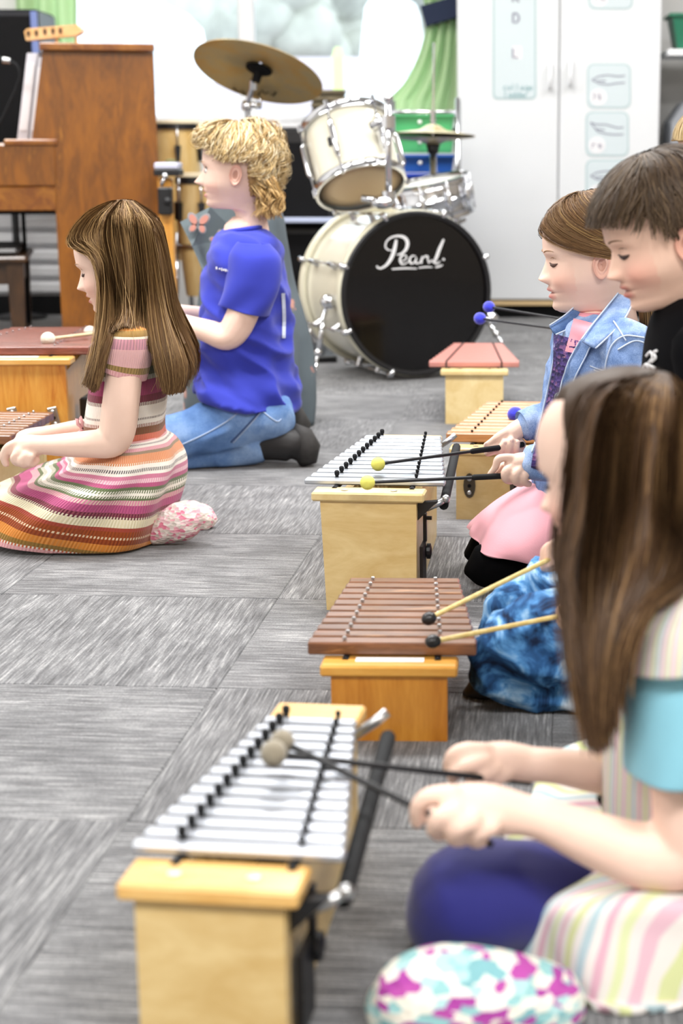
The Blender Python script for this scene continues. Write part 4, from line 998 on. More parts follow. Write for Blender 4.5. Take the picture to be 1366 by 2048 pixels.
conga('second wooden conga standing lower in front, left of the boy in blue', 352, 440, 352, 590, 6.6, CONG2)
# slim orange-yellow wooden post by the piano
t = thing('temple_block_stand', 'slim yellow wooden stand with a dark clamp beside the piano', 'stand', (at(340, 660, 6.2).x, 6.2, 0))
q0, q1 = at(340, 600, 6.2), at(335, 356, 6.2)
b = MB(); b.box((q0.x, 6.2, q1.z / 2 + .01), (.05, .05, q1.z - .02), bev=.004); b.build('post', PINE, t)
b = MB(); b.box((q0.x, 6.2, .012), (.09, .16, .024), bev=.004); b.build('foot', BLACKPL, t)
q = at(331, 402, 6.15); b = MB(); b.box((q.x, 6.15, q.z), (.05, .05, .1), bev=.006); b.ball(q + Vector((.012, -.03, 0)), .014); b.build('clamp', BLACKPL, t)
q = at(337, 338, 6.2); b = MB(); b.box((q.x, 6.2, q.z - .012), (.09, .12, .024), bev=.003); b.build('tray', BLACKPL, t)
b = MB(); b.box((q.x, 6.2, q.z + .012), (.085, .11, .022), bev=.004); b.build('tray_pad', mat('pale_blue_pad', '#d5d6ea', .6), t)
q = at(330, 352, 6.14); b = MB(); b.ball(q, .012); b.tube([q, at(322, 372, 6.14)], .007, 6); b.build('wing_bolt', CHROME, t, smooth=True)
# ================================================================== people: tools
def remesh(mb, voxel, smooth=3, fac=.5):
    me = bpy.data.meshes.new('tmp'); me.from_pydata(mb.v, [], mb.f); me.update()
    o = bpy.data.objects.new('tmp', me); COL.objects.link(o)
    r = o.modifiers.new('r', 'REMESH'); r.mode = 'VOXEL'; r.voxel_size = voxel; r.adaptivity = 0
    if smooth: s = o.modifiers.new('s', 'SMOOTH'); s.factor = fac; s.iterations = smooth
    dg = bpy.context.evaluated_depsgraph_get(); m2 = bpy.data.meshes.new_from_object(o.evaluated_get(dg))
    V = np.zeros(len(m2.vertices) * 3, dtype=np.float32); m2.vertices.foreach_get('co', V); V = V.reshape(-1, 3)
    Nn = np.zeros(len(m2.vertices) * 3, dtype=np.float32); m2.vertices.foreach_get('normal', Nn)
    out = MB(); out.v = V.astype(float); out.n = Nn.reshape(-1, 3).astype(float)
    out.f = [tuple(p.vertices) for p in m2.polygons]
    bpy.data.objects.remove(o); bpy.data.meshes.remove(me); bpy.data.meshes.remove(m2)
    return out
def vnoise(P, sc, off=0.0):
    return np.array([mnoise.noise(Vector((p[0] * sc[0] + off, p[1] * sc[1] + off * .7, p[2] * sc[2] - off))) for p in P])
def wrinkle(mb, amp, sc, ridged=True, off=0.0, mask=None):
    n = vnoise(mb.v, sc, off)
    h = (1 - np.abs(n) * 2.2) if ridged else n
    if mask is not None: h = h * mask
    mb.v = mb.v + mb.n * (h * amp)[:, None]
    return mb
def blobs(mb, pts, n=14):
    """limb: list of (point, radius) with rounded ends, spline-smoothed"""
    P = spline([(*p, r) for p, r in pts], max(6, len(pts) * 4))
    c = [Vector(q[:3]) for q in P]; r = [max(q[3], .001) for q in P]
    d0 = (c[0] - c[1]).normalized(); d1 = (c[-1] - c[-2]).normalized()
    c = [c[0] + d0 * r[0] * .85, c[0] + d0 * r[0] * .5] + c + [c[-1] + d1 * r[-1] * .5, c[-1] + d1 * r[-1] * .85]
    r = [r[0] * .45, r[0] * .85] + r + [r[-1] * .85, r[-1] * .45]
    mb.tube(c, r, n); return mb
def limb(mb, pp, n=14):
    """pp: (px, py, Y, radius in px)"""
    return blobs(mb, [(at(x, y, Y), r * mpp(Y, at(x, y, Y).z)) for x, y, Y, r in pp], n)
def ring_loft(rows, Yc, nr=60, na=72, ex=1.0, fold=None, capt=False):
    """rows: (xF, yF, xB, yB, half depth, sag, depth shift): tilted elliptical rings through front and back outline points"""
    rows = [tuple(r) + (0.0,) * (7 - len(r)) for r in rows]
    R = spline(rows, nr); mb = MB(); rs = []; uv = []
    for i, (xf, yf, xb, yb, dy, sag, ys) in enumerate(R):
        Fp, Bp = at(xf, yf, Yc + ys), at(xb, yb, Yc + ys); c = (Fp + Bp) / 2; h = (Fp - Bp) / 2; ring = []
        for k in range(na):
            a = 2 * PI * k / na; ca, sa = math.cos(a), math.sin(a)
            ca2 = math.copysign(abs(ca) ** ex, ca); sa2 = math.copysign(abs(sa) ** ex, sa)
            p = c + h * ca2 + Vector((0, -dy * sa2, -sag * sa * sa))
            if fold is not None:
                rad = Vector((h.x * ca, -dy * sa, 0))
                if rad.length > 1e-6: p += rad.normalized() * fold(k / na, i / (nr - 1))
            ring.append(p); uv.append((k / na, i / (nr - 1)))
        rs.append(ring)
    mb.rings(rs, capt); mb.f = [q[::-1] for q in mb.f]; mb.uv = uv; return mb
def rows_std(rows):
    """(y, xl, xr, dy) -> tilted-ring rows"""
    return [(xl, y, xr, y, dy, 0.0, 0.0) for y, xl, xr, dy in rows]

# head in units of its height, x forward, y to its left, z up, eyes at z = 0
HEAD_RINGS = [(.02, .499, -.14, .499, .05), (.14, .472, -.28, .468, .19), (.25, .415, -.385, .395, .28), (.335, .335, -.45, .295, .332), (.382, .245, -.485, .185, .353), (.400, .155, -.49, .085, .358),
    (.402, .075, -.48, -.01, .352), (.388, .005, -.455, -.09, .342), (.386, -.065, -.425, -.15, .333), (.392, -.135, -.395, -.20, .322), (.397, -.195, -.37, -.25, .306), (.397, -.25, -.355, -.29, .288), (.392, -.292, -.345, -.32, .272), (.387, -.335, -.338, -.35, .256),
    (.378, -.38, -.332, -.38, .242), (.378, -.43, -.33, -.41, .226), (.355, -.478, -.33, -.44, .212), (.30, -.505, -.33, -.47, .203), (.20, -.508, -.332, -.51, .195), (.11, -.515, -.335, -.56, .188), (.06, -.56, -.34, -.62, .185), (.045, -.66, -.35, -.70, .187), (.04, -.80, -.365, -.82, .2), (.03, -.98, -.39, -.98, .235)]
HEAD_RINGS = [(xf, zf if zf > -.15 else -.15 + (zf + .15) * .87 if zf > -.51 else zf + .047, xb * .9 if zf > -.45 else xb * .95, zb, w) for xf, zf, xb, zb, w in HEAD_RINGS]
def g_(x, s): return np.exp(-(x / s) ** 2)
class Head:
    NA, NR = 144, 150
    def __init__(s, px, py, Y, S, pitch=0, yaw=0, roll=0, nose=1.0, chub=1.0, eyes='down'):
        s.S = S; p, w = math.radians(pitch), math.radians(yaw)
        f = Vector((-math.cos(p) * math.cos(w), -math.cos(p) * math.sin(w), -math.sin(p))); l = Vector((math.sin(w), -math.cos(w), 0)); u = f.cross(l)
        if roll:
            q = Matrix.Rotation(math.radians(roll), 3, f); l = q @ l; u = q @ u
        s.M = Matrix((f, l, u)).transposed().to_4x4(); s.M.translation = at(px, py, Y)
        R = spline(HEAD_RINGS, s.NR); a = 2 * PI * np.arange(s.NA) / s.NA
        a = a - .22 * np.sin(a)                      # denser towards the face
        ca, sa = np.cos(a), np.sin(a)
        xf, zf, xb, zb, w_ = [R[:, k][:, None] for k in range(5)]
        x = (xf + xb) / 2 + (xf - xb) / 2 * np.sign(ca) * np.abs(ca) ** .92
        z = (zf + zb) / 2 + (zf - zb) / 2 * ca
        chin = np.clip((-.18 - zf) / .25, 0, 1) * np.clip((zf + .62) / .1, 0, 1)
        y = w_ * np.sign(sa) * np.abs(sa) ** .93 * (1 - .26 * chin * np.clip(ca, 0, 1))
        y = y + 0 * x; z = z + 0 * x
        fr = np.clip(ca + .1, 0, 1) * (zf > -.43) + 0 * x
        ay = np.abs(y)
        tz = np.clip((.03 - z) / .165, 0, 1) ** 1.15 * np.clip((z + .205) / .06, 0, 1)
        sg = .030 + .026 * np.clip((.03 - z) / .18, 0, 1)
        x = x + fr * .098 * nose * tz * np.exp(-(y / sg) ** 2)
        x = x + fr * .038 * g_(ay - .05, .026) * g_(z + .15, .032)                # wings of the nose
        x = x - fr * .036 * g_(ay - .135, .08) * g_(z - .004, .05)                   # eye sockets
        x = x + fr * .022 * g_(ay - .14, .052) * g_(z + .008, .032)                  # lids
        x = x + fr * .014 * g_(ay - .13, .09) * g_(z - .075, .028)                   # brows
        x = x + fr * .024 * g_(y, .085) * g_(z + .238, .02) + fr * .026 * g_(y, .075) * g_(z + .303, .022) - fr * .02 * g_(y, .105) * g_(z + .268, .009)   # lips
        x = x - fr * .012 * g_(y, .018) * g_(z + .21, .018)
        x = x + fr * .016 * g_(y, .07) * g_(z + .40, .04)                            # chin
        y = y + np.sign(y) * fr * .022 * chub * g_(ay - .23, .1) * g_(z + .17, .1) + 0
        x = x + fr * .016 * chub * g_(ay - .20, .08) * g_(z + .16, .07)
        s.P = np.stack([x, y, z], -1)                # NR, NA, 3
        s.zf = zf; s.eyes = eyes
        # normals by finite differences
        du = np.roll(s.P, -1, 1) - np.roll(s.P, 1, 1); dv = np.gradient(s.P, axis=0)
        n = np.cross(du, dv); n /= (np.linalg.norm(n, axis=-1, keepdims=True) + 1e-9)
        cen = s.P.mean(1, keepdims=True); sgn = np.sign((n * (s.P - cen)).sum(-1, keepdims=True)); sgn[sgn == 0] = 1
        s.N = n * sgn
    def w(s, p): return s.M @ (Vector(p) * s.S)
    def surf(s, y, z, off=0.0):
        """front surface point at (y, z)"""
        d = (s.P[..., 1] - y) ** 2 + (s.P[..., 2] - z) ** 2 + (s.P[..., 0] < .05) * 9
        i = np.unravel_index(np.argmin(d), d.shape); q = s.P[i] + s.N[i] * off
        return (q[0], y + s.N[i][1] * off, z + s.N[i][2] * off)
    def side(s, x, z, off=0.0, sgn=1):
        d = (s.P[..., 0] - x) ** 2 + (s.P[..., 2] - z) ** 2 + (s.P[..., 1] * sgn < .02) * 9
        i = np.unravel_index(np.argmin(d), d.shape); return tuple(s.P[i] + s.N[i] * off)
    def pn(s, v, ph):
        """point and normal at ring fraction v and angle ph (0 = front, + = left)"""
        i = np.clip(v, 0, .999) * (s.NR - 1); i0 = np.floor(i).astype(int); fi = (i - i0)[..., None]
        a = 2 * PI * np.arange(s.NA) / s.NA; a = a - .22 * np.sin(a)
        j = np.interp(np.mod(ph, 2 * PI), np.append(a, 2 * PI), np.arange(s.NA + 1)); j0 = np.floor(j).astype(int) % s.NA; j1 = (j0 + 1) % s.NA; fj = (j - np.floor(j))[..., None]
        def bl(A):
            return (A[i0, j0] * (1 - fi) * (1 - fj) + A[i0, j1] * (1 - fi) * fj + A[np.minimum(i0 + 1, s.NR - 1), j0] * fi * (1 - fj) + A[np.minimum(i0 + 1, s.NR - 1), j1] * fi * fj)
        return bl(s.P), bl(s.N)
    def tow(s, A):
        A = np.asarray(A) * s.S; m = np.array(s.M); return A @ m[:3, :3].T + m[:3, 3]
    def colours(s, base, lip='#d98f86', blush='#eda694', bl=.5):
        P = s.P.reshape(-1, 3); base = np.array(C(base)); c = np.tile(base, (len(P), 1)); y = np.abs(P[:, 1]); z = P[:, 2]; fr = P[:, 0] > .2
        def mixin(col, k):
            k = np.clip(k, 0, 1)[:, None]; return c * (1 - k) + np.array(C(col)) * k
        c = mixin(blush, fr * bl * g_(y - .21, .11) * g_(z + .17, .11)); c = mixin(blush, fr * .45 * g_(y, .05) * g_(z + .16, .04))
        k = fr * (np.exp(-(y / .1) ** 4)) * (g_(z + .242, .02) + g_(z + .301, .024)) * 1.1
        c = mixin(lip, np.where(k > .25, k, 0)); c = mixin('#8d4f4a', fr * .85 * np.exp(-(y / .1) ** 4) * g_(z + .269, .007))
        c = mixin('#7d4a40', fr * .75 * g_(y - .032, .014) * g_(z + .192, .011))
        return c
    def build_into(s, mb, base, **kw):
        V = s.tow(s.P.reshape(-1, 3)); b = len(mb.v); nv = len(V)
        col = s.colours(base, **kw)
        mb.v = np.vstack([np.asarray(mb.v).reshape(-1, 3), V]) if len(mb.v) else V
        mb.col = np.vstack([mb.col, col]) if mb.col is not None and len(mb.col) else col
        n = s.NA
        for i in range(s.NR - 1):
            for j in range(n):
                j2 = (j + 1) % n; mb.f.append((b + i * n + j, b + (i + 1) * n + j, b + (i + 1) * n + j2, b + i * n + j2))
        mb.f.append(tuple(b + j for j in range(n)))
        for sg in (1, -1): s.ear(mb, base, sg)
    def ear(s, mb, base, sg, sx=1.0):
        cx, cz, A, B = -.03, -.075, .075, .118
        prof = [(.80, -.35), (.97, .0), (1.04, .28), (1.03, .46), (.95, .56), (.85, .50), (.78, .34), (.70, .30), (.60, .38), (.50, .36), (.42, .16), (.3, -.02), (.02, -.05)]
        n = 36; V = []; Fc = []; col = []
        b0 = np.array(C(base)); red = np.array(C('#dd8f7c')); dark = np.array(C('#b06a58'))
        base_y = s.side(cx + .03, cz, 0, sg)[1]
        for r, h in prof:
            for k in range(n):
                a = 2 * PI * k / n; ex = math.cos(a); ez = math.sin(a)
                wz = B * ez * r; wx = A * ex * r * (1 - .22 * max(0, -ez)) * 1.0
                xx = -wx - .05 * (wz / B) * .35       # top leans back
                back = np.clip((-xx + .05) / .12, 0, 1)
                front_open = 1.0 if ex < .3 else max(.15, 1 - (ex - .3) * 1.3)
                yy = h * .062 * (front_open if r > .6 else 1) + back * .055
                V.append((cx + xx, base_y + sg * (yy - .005), cz + wz))
                kk = .5 if r > .8 else .35
                cc = b0 * (1 - kk) + red * kk if r > .45 else b0 * .45 + dark * .55
                col.append(cc)
        b = len(mb.v); W = s.tow(np.array(V)); mb.v = np.vstack([mb.v, W]); mb.col = np.vstack([mb.col, np.array(col)])
        m = len(prof)
        for i in range(m - 1):
            for j in range(n):
                j2 = (j + 1) % n; q = (b + i * n + j, b + i * n + j2, b + (i + 1) * n + j2, b + (i + 1) * n + j); mb.f.append(q if sg < 0 else q[::-1])
        mb.f.append(tuple(b + (m - 1) * n + j for j in range(n)))
    def face_parts(s, parent, brow='#8a6a4a', iris='#4a4038', lash='#3a2a24', browr=.009):
        S = s.S; ew, im, lm, bm = mat('eye_white', '#e6e0dc', .2), mat('iris', iris, .15), mat('lash', lash, .6), mat('brow', brow, .8)
        for sg in (1, -1):
            mbw = MB(); mbi = MB(); mbl = MB(); mbb = MB(); mbc = MB()
            if s.eyes == 'open':
                P = [];
                c = Vector(s.surf(sg * .135, -.004, -.034)); rad = (.052, .058, .046)
                mbw.ball(s.w(c), tuple(r * S for r in rad), 20, 14, s.M.to_3x3())
                q = c + Vector((.045, -sg * .004, -.002)); mbi.ball(s.w(q), (.014 * S, .022 * S, .026 * S), 14, 10, s.M.to_3x3())
                up = [s.w(s.surf(sg * (.085 + .1 * t), .012 + .024 * math.sin(PI * t) - .012 * t, .002)) for t in np.linspace(0, 1, 9)]
                mbl.tube(up, [.004 * S, .008 * S, .009 * S, .010 * S, .010 * S, .010 * S, .009 * S, .007 * S, .003 * S], 6)
            else:
                up = [s.w(s.surf(sg * (.070 + .125 * t), -.010 - .018 * math.sin(PI * t) - .010 * t, .003)) for t in np.linspace(0, 1, 9)]
                mbl.tube(up, [.003 * S, .007 * S, .011 * S, .014 * S, .016 * S, .016 * S, .013 * S, .009 * S, .003 * S], 6)
                cr = [s.w(s.surf(sg * (.085 + .1 * t), .022 + .012 * math.sin(PI * t), .0)) for t in np.linspace(0, 1, 7)]
                mbc.tube(cr, [.001 * S, .002 * S, .003 * S, .003 * S, .003 * S, .002 * S, .001 * S], 5)
            bw = [s.w(s.surf(sg * (.06 + .15 * t), .082 + .022 * math.sin(PI * t * .8) - .01 * t, .001)) for t in np.linspace(0, 1, 9)]
            mbb.tube(bw, [browr * S * k for k in (.5, .95, 1, 1, .95, .85, .7, .5, .25)], 6, flat=.5)
            if mbw.v:
                e = mbw.build('eye', ew, parent, smooth=True); mbi.build('iris', im, e, smooth=True)
            mbl.build('eyelashes', lm, parent, smooth=True); mbb.build('eyebrow', bm, parent, smooth=True)
            if mbc.v: mbc.build('eyelid_crease', bm, parent, smooth=True)

def skin_mat():
    m, nt, b = _new('skin'); at_ = nd(nt, 'ShaderNodeAttribute', attribute_name='Col')
    v = coords(nt); n = noise_n(nt, v, 28, 3); mx = nd(nt, 'ShaderNodeMix', data_type='RGBA', blend_type='MULTIPLY'); mx.inputs[0].default_value = .5
    r = ramp(nt, [(.3, (.93, .88, .86)), (.7, (1, 1, 1))], n); nt.links.new(at_.outputs[0], mx.inputs[6]); nt.links.new(r.outputs[0], mx.inputs[7]); nt.links.new(mx.outputs[2], b.inputs['Base Color'])
    b.inputs['Roughness'].default_value = .5; b.inputs['Specular IOR Level'].default_value = .35
    b.inputs['Subsurface Weight'].default_value = .0; b.inputs['Subsurface Radius'].default_value = (.010, .004, .002); b.inputs['Subsurface Scale'].default_value = .6
    return m
SKINM = skin_mat()
def hair_mat(name='hair', rough=.5):
    m, nt, b = _new(name); a = nd(nt, 'ShaderNodeAttribute', attribute_name='Col'); nt.links.new(a.outputs[0], b.inputs['Base Color'])
    b.inputs['Roughness'].default_value = rough; b.inputs['Specular IOR Level'].default_value = .22; return m
HAIRM = hair_mat()
def strands(mb, paths, r, cols, tip=.35, jit=.12, rng=None, sides=3):
    """paths (N, m, 3) -> thin tubes with one colour each; cols: list of hex"""
    rng = rng or np.random.default_rng(1); A = np.asarray(paths, dtype=float); N, m, _ = A.shape
    T = np.gradient(A, axis=1); T /= (np.linalg.norm(T, axis=-1, keepdims=True) + 1e-9)
    # flat hairs lying on the hair's own volume: width across the direction that points out of it
    sides = 2; cen = A.reshape(-1, 3).mean(0); top = A[..., 2].max(); cz = top - .09
    out = A - np.array([cen[0], cen[1], cz]); out[..., 2] = np.where(out[..., 2] < 0, out[..., 2] * .15, out[..., 2])
    out /= (np.linalg.norm(out, axis=-1, keepdims=True) + 1e-9); out = out + rng.normal(0, .14, (N, 1, 3))
    a = np.cross(T, out); a /= (np.linalg.norm(a, axis=-1, keepdims=True) + 1e-9)
    t = np.linspace(0, 1, m); rr = r * 1.25 * (1 - (1 - tip) * t ** 2)[None, :, None] * rng.uniform(.7, 1.3, (N, 1, 1))
    V = np.stack([A - a * rr, A + a * rr], 2).reshape(-1, 3)
    cl = np.array([C(c) for c in cols]); pick = rng.uniform(0, len(cl) - 1, N); i0 = np.floor(pick).astype(int); f = (pick - i0)[:, None]
    base = cl[i0] * (1 - f) + cl[np.minimum(i0 + 1, len(cl) - 1)] * f; base = base * rng.uniform(1 - jit, 1 + jit, (N, 1))
    col = np.repeat(np.clip(base, 0, 1), m * sides, axis=0)
    b0 = len(mb.v); mb.v = np.vstack([np.asarray(mb.v).reshape(-1, 3), V]) if len(mb.v) else V
    mb.col = np.vstack([mb.col, col]) if mb.col is not None and len(mb.col) else col
    idx = (np.arange(N)[:, None, None] * m + np.arange(m - 1)[None, :, None]) * sides + b0
    q = np.concatenate([idx, idx + 1, idx + 3, idx + 2], -1).reshape(-1, 4)
    mb.f.extend(map(tuple, q.tolist())); return mb
def sheet_into(mb, G, col, off=None):
    """closed-looking surface through guide curves G (g, k, 3)"""
    G = np.asarray(G); g, k, _ = G.shape; b0 = len(mb.v); V = G.reshape(-1, 3)
    mb.v = np.vstack([np.asarray(mb.v).reshape(-1, 3), V]) if len(mb.v) else V
    c = np.tile(np.array(C(col)), (len(V), 1)); mb.col = np.vstack([mb.col, c]) if mb.col is not None and len(mb.col) else c
    for i in range(g - 1):
        for j in range(k - 1): mb.f.append((b0 + i * k + j, b0 + i * k + j + 1, b0 + (i + 1) * k + j + 1, b0 + (i + 1) * k + j))
def guides_w(guides, K=24, G=None):
    """guides: lists of (px, py, Y) -> array (g, K, 3), resampled across to G"""
    A = np.array([spline([tuple(at(*p)) for p in g], K) for g in guides])
    if G:
        B = np.zeros((G, K, 3))
        for j in range(K): B[:, j] = spline(A[:, j], G)
        return B
    return A
def fall(A, N, rng, jit, t0=(0, .12), t1=(.86, 1.0), m=14, lift=.0, wave=0.0):
    """strand paths interpolated over a guide array"""
    g, K, _ = A.shape; out = np.zeros((N, m, 3))
    for n in range(N):
        u = rng.uniform(0, g - 1); a0 = rng.uniform(*t0); a1 = rng.uniform(*t1); t = np.linspace(a0, a1, m) * (K - 1)
        du = rng.normal(0, .25); us = np.clip(u + du * np.linspace(0, 1, m), 0, g - 1.001); i = us.astype(int); fi = (us - i)[:, None]
        j = np.clip(t.astype(int), 0, K - 2); fj = (t - j)[:, None]
        p = (A[i, j] * (1 - fj) + A[i, j + 1] * fj) * (1 - fi) + (A[i + 1, j] * (1 - fj) + A[i + 1, j + 1] * fj) * fi
        o = rng.normal(0, jit, 3) * np.array([1, .8, .4]); s = np.linspace(.15, 1, m)[:, None]
        p = p + o * s + np.array([0, -1, 0]) * (lift * rng.uniform(.1, 1))
        if wave: ph = rng.uniform(0, 6); p[:, 0] += wave * np.sin(np.linspace(0, 9, m) + ph) * s[:, 0]
        out[n] = p
    return out
def scalp_cap(mb, H, keep, off, col):
    """hair cap: head surface pushed out where keep(P) is true (soft edge)"""
    P = H.P; k = np.clip(keep(P), 0, 1)[..., None]; Q = P + H.N * (off * k - .012 * (1 - k))
    V = H.tow(Q.reshape(-1, 3)); b0 = len(mb.v); mb.v = np.vstack([np.asarray(mb.v).reshape(-1, 3), V]) if len(mb.v) else V
    c = np.tile(np.array(C(col)), (len(V), 1)); mb.col = np.vstack([mb.col, c]) if mb.col is not None and len(mb.col) else c
    n = H.NA; kk = k[..., 0]
    for i in range(H.NR - 1):
        for j in range(n):
            j2 = (j + 1) % n
            if max(kk[i, j], kk[i + 1, j], kk[i, j2], kk[i + 1, j2]) > .02: mb.f.append((b0 + i * n + j, b0 + (i + 1) * n + j, b0 + (i + 1) * n + j2, b0 + i * n + j2))
    if kk[0].max() > .5: mb.f.append(tuple(b0 + j for j in range(n)))
def merge_skin(body, H, base, **kw):
    mb = MB(); mb.v = np.asarray(body.v).reshape(-1, 3); mb.f = list(body.f); mb.col = np.tile(np.array(C(base)), (len(mb.v), 1))
    H.build_into(mb, base, **kw); return mb
def finger(mb, pts, r, n=10):
    """pts: (px, py, Y); r: radius px (list or number)"""
    if not hasattr(r, '__len__'): r = [r * k for k in np.linspace(1.05, .85, len(pts))]
    return limb(mb, [(x, y, Y, rr) for (x, y, Y), rr in zip(pts, r)], n)
def person(label, loc): return thing('person', label, 'person', loc)
def denim_mat(name, c1, c2, c3, sc=7.0):
    m, nt, b = _new(name); v = coords(nt); n = noise_n(nt, v, sc, 5, .65); f = noise_n(nt, coords(nt, (900, 900, 300)), 1, 1)
    a = nd(nt, 'ShaderNodeMath', operation='MULTIPLY_ADD'); nt.links.new(f, a.inputs[0]); a.inputs[1].default_value = .3; nt.links.new(n, a.inputs[2])
    r = ramp(nt, [(.45, C(c1)), (.66, C(c2)), (.82, C(c3))], a.outputs[0]); nt.links.new(r.outputs[0], b.inputs['Base Color'])
    b.inputs['Roughness'].default_value = .85; b.inputs['Specular IOR Level'].default_value = .2; bumpit(nt, b, f, .25, .001); return m
def cloth(name, col, rough=.85, var=None, bsc=500, bst=.15, sheen=.15): return mat(name, col, rough, spec=.2, var=var, bump=(bsc, bst), sheen=sheen)

from mathutils.bvhtree import BVHTree
def hitter(mb):
    """cast the photograph's pixel rays onto a finished surface"""
    T = BVHTree.FromPolygons([tuple(p) for p in mb.v], [tuple(q) for q in mb.f]); o = Vector((0, 0, CAMH))
    def hit(x, y, off=0.0):
        d = ray(x, y).normalized(); loc, n, i, dist = T.ray_cast(o, d)
        if loc is None: return None
        if n.dot(d) > 0: n = -n
        return loc + n * off
    return hit
def strip_on(hit, left, right, off, nu=6, nv=24, fallback=None):
    L = spline(left, nv); R = spline(right, nv); b = MB(); vs_ = []
    for a, c in zip(L, R):
        for k in range(nu):
            x = a[0] + (c[0] - a[0]) * k / (nu - 1); y = a[1] + (c[1] - a[1]) * k / (nu - 1); q = hit(x, y, off)
            if q is None: q = at(x, y, fallback)
            vs_.append(q)
    b.add(vs_, [(i * nu + j, (i + 1) * nu + j, (i + 1) * nu + j + 1, i * nu + j + 1) for i in range(nv - 1) for j in range(nu - 1)]); return b
# ================================================================== girl in the striped knit dress (left)
SK1 = '#f2d1bf'
def stripe_mat(name, bands, nd_=90, rib=260, rib_amp=.35, axis=1):
    """bands: (end, colour, dash colour or None) along UV v"""
    m, nt, b = _new(name); uv = nd(nt, 'ShaderNodeUVMap'); sp = nd(nt, 'ShaderNodeSeparateXYZ'); nt.links.new(uv.outputs[0], sp.inputs[0])
    wv = noise_n(nt, coords(nt), 14, 2); ad = nd(nt, 'ShaderNodeMath', operation='MULTIPLY_ADD'); nt.links.new(wv, ad.inputs[0]); ad.inputs[1].default_value = .012; nt.links.new(sp.outputs[axis], ad.inputs[2])
    half = [bands[:len(bands) // 2 + 1], bands[len(bands) // 2:]] if len(bands) > 30 else [bands]
    def mk(i):
        st = []; p = 0.0
        for e, c, d in bands: st.append((p + .006, C(c if i == 0 or d is None else d))); p = e
        return ramp(nt, st, ad.outputs[0], 'CONSTANT')
    ra, rb_ = mk(0), mk(1)
    fr = nd(nt, 'ShaderNodeMath', operation='MULTIPLY'); nt.links.new(sp.outputs[1 - axis], fr.inputs[0]); fr.inputs[1].default_value = nd_
    f2 = nd(nt, 'ShaderNodeMath', operation='FRACT'); nt.links.new(fr.outputs[0], f2.inputs[0]); gt = nd(nt, 'ShaderNodeMath', operation='GREATER_THAN'); nt.links.new(f2.outputs[0], gt.inputs[0]); gt.inputs[1].default_value = .5
    mx = nd(nt, 'ShaderNodeMix', data_type='RGBA'); nt.links.new(gt.outputs[0], mx.inputs[0]); nt.links.new(ra.outputs[0], mx.inputs[6]); nt.links.new(rb_.outputs[0], mx.inputs[7]); nt.links.new(mx.outputs[2], b.inputs['Base Color'])
    b.inputs['Roughness'].default_value = .9; b.inputs['Specular IOR Level'].default_value = .15; b.inputs['Sheen Weight'].default_value = .2
    sn = nd(nt, 'ShaderNodeMath', operation='MULTIPLY'); nt.links.new(sp.outputs[1 - axis], sn.inputs[0]); sn.inputs[1].default_value = rib * 2 * PI
    s2 = nd(nt, 'ShaderNodeMath', operation='SINE'); nt.links.new(sn.outputs[0], s2.inputs[0]); bumpit(nt, b, s2.outputs[0], rib_amp, .0015); return m
BODB = [(.07, '#c9803c', '#d8954f'), (.12, '#9b7a45', None), (.14, '#efe2cf', None), (.22, '#d79aa6', '#b98a94'), (.36, '#e3b3b2', None), (.40, '#8d7446', '#b98a3f'), (.46, '#e3b3b2', '#d8a4a4'), (.50, '#8d7446', None), (.545, '#5b5a44', '#6a6a50'), (.575, '#ece4d8', '#6a6a50'), (.66, '#a8456f', '#8d3a5e'), (.70, '#5c2a35', '#8d3a4e'), (.72, '#e9e2d4', '#5c2a35'), (.785, '#efe9e0', None), (.795, '#efe9e0', '#5a4a48'), (.82, '#efe9e0', None), (.84, '#efe9e0', '#8a4436'), (.885, '#8a4436', '#7d6a48'), (.93, '#dd7f68', '#d0705a'), (.95, '#efe0d6', '#dd7f68'), (1.1, '#e6b0b0', '#d99d9f')]
SKB = [(.05, '#efe7de', '#efe7de'), (.07, '#efe7de', '#57525a'), (.10, '#efe7de', None), (.14, '#d99aa6', '#e3b0b4'), (.17, '#9c8872', None), (.23, '#e2a27e', '#d98e62'), (.25, '#cf7a35', '#efe0d0'), (.28, '#efe7de', None), (.305, '#efe7de', '#4f4b50'), (.33, '#efe7de', None), (.36, '#cc7d97', None), (.39, '#e7c8cc', '#d99ab0'), (.42, '#b4587e', None), (.45, '#65704f', None), (.475, '#65704f', '#ece6da'), (.495, '#ece6da', None), (.52, '#65704f', '#ece6da'), (.535, '#65704f', None), (.575, '#cb7a98', '#cfb0a4'), (.64, '#b5567f', '#a04870'), (.67, '#632838', '#8d4a55'), (.69, '#632838', '#d8cdb4'), (.76, '#e2d8bd', '#d6caa8'), (.785, '#9c4434', None), (.83, '#9a4a22', '#8a3f1c'), (.855, '#9a4a22', '#e2c9a8'), (.91, '#d07f2e', '#d98f45'), (.935, '#8d6a30', None), (.955, '#efe6d8', '#c9623e'), (1.1, '#e6aeb0', '#dba0a4')]
SKB = [(e * .88, c, d) for e, c, d in SKB if e < .7] + [(.665, '#e2d8bd', '#d6caa8'), (.69, '#9c4434', None), (.735, '#9a4a22', '#8a3f1c'), (.755, '#9a4a22', '#e2c9a8'), (.80, '#84391a', '#9a4a22'), (.875, '#cd7d2e', '#d98f45'), (.92, '#8d6a30', '#9a7638'), (.945, '#efe6d8', '#c9623e'), (1.1, '#e6aeb0', '#dba0a4')]
KNIT_B = stripe_mat('striped_knit_bodice', BODB, 130, 150); KNIT_S = stripe_mat('striped_knit_skirt', SKB, 170, 200); PINKRIB = None
LGY = 3.32
lg = person('girl with long light brown hair in a striped knit dress, kneeling at the left', (at(230, 1090, LGY).x, LGY, 0))
H = Head(236, 524, LGY, .196, pitch=16, yaw=0, nose=.95)
sk = MB()
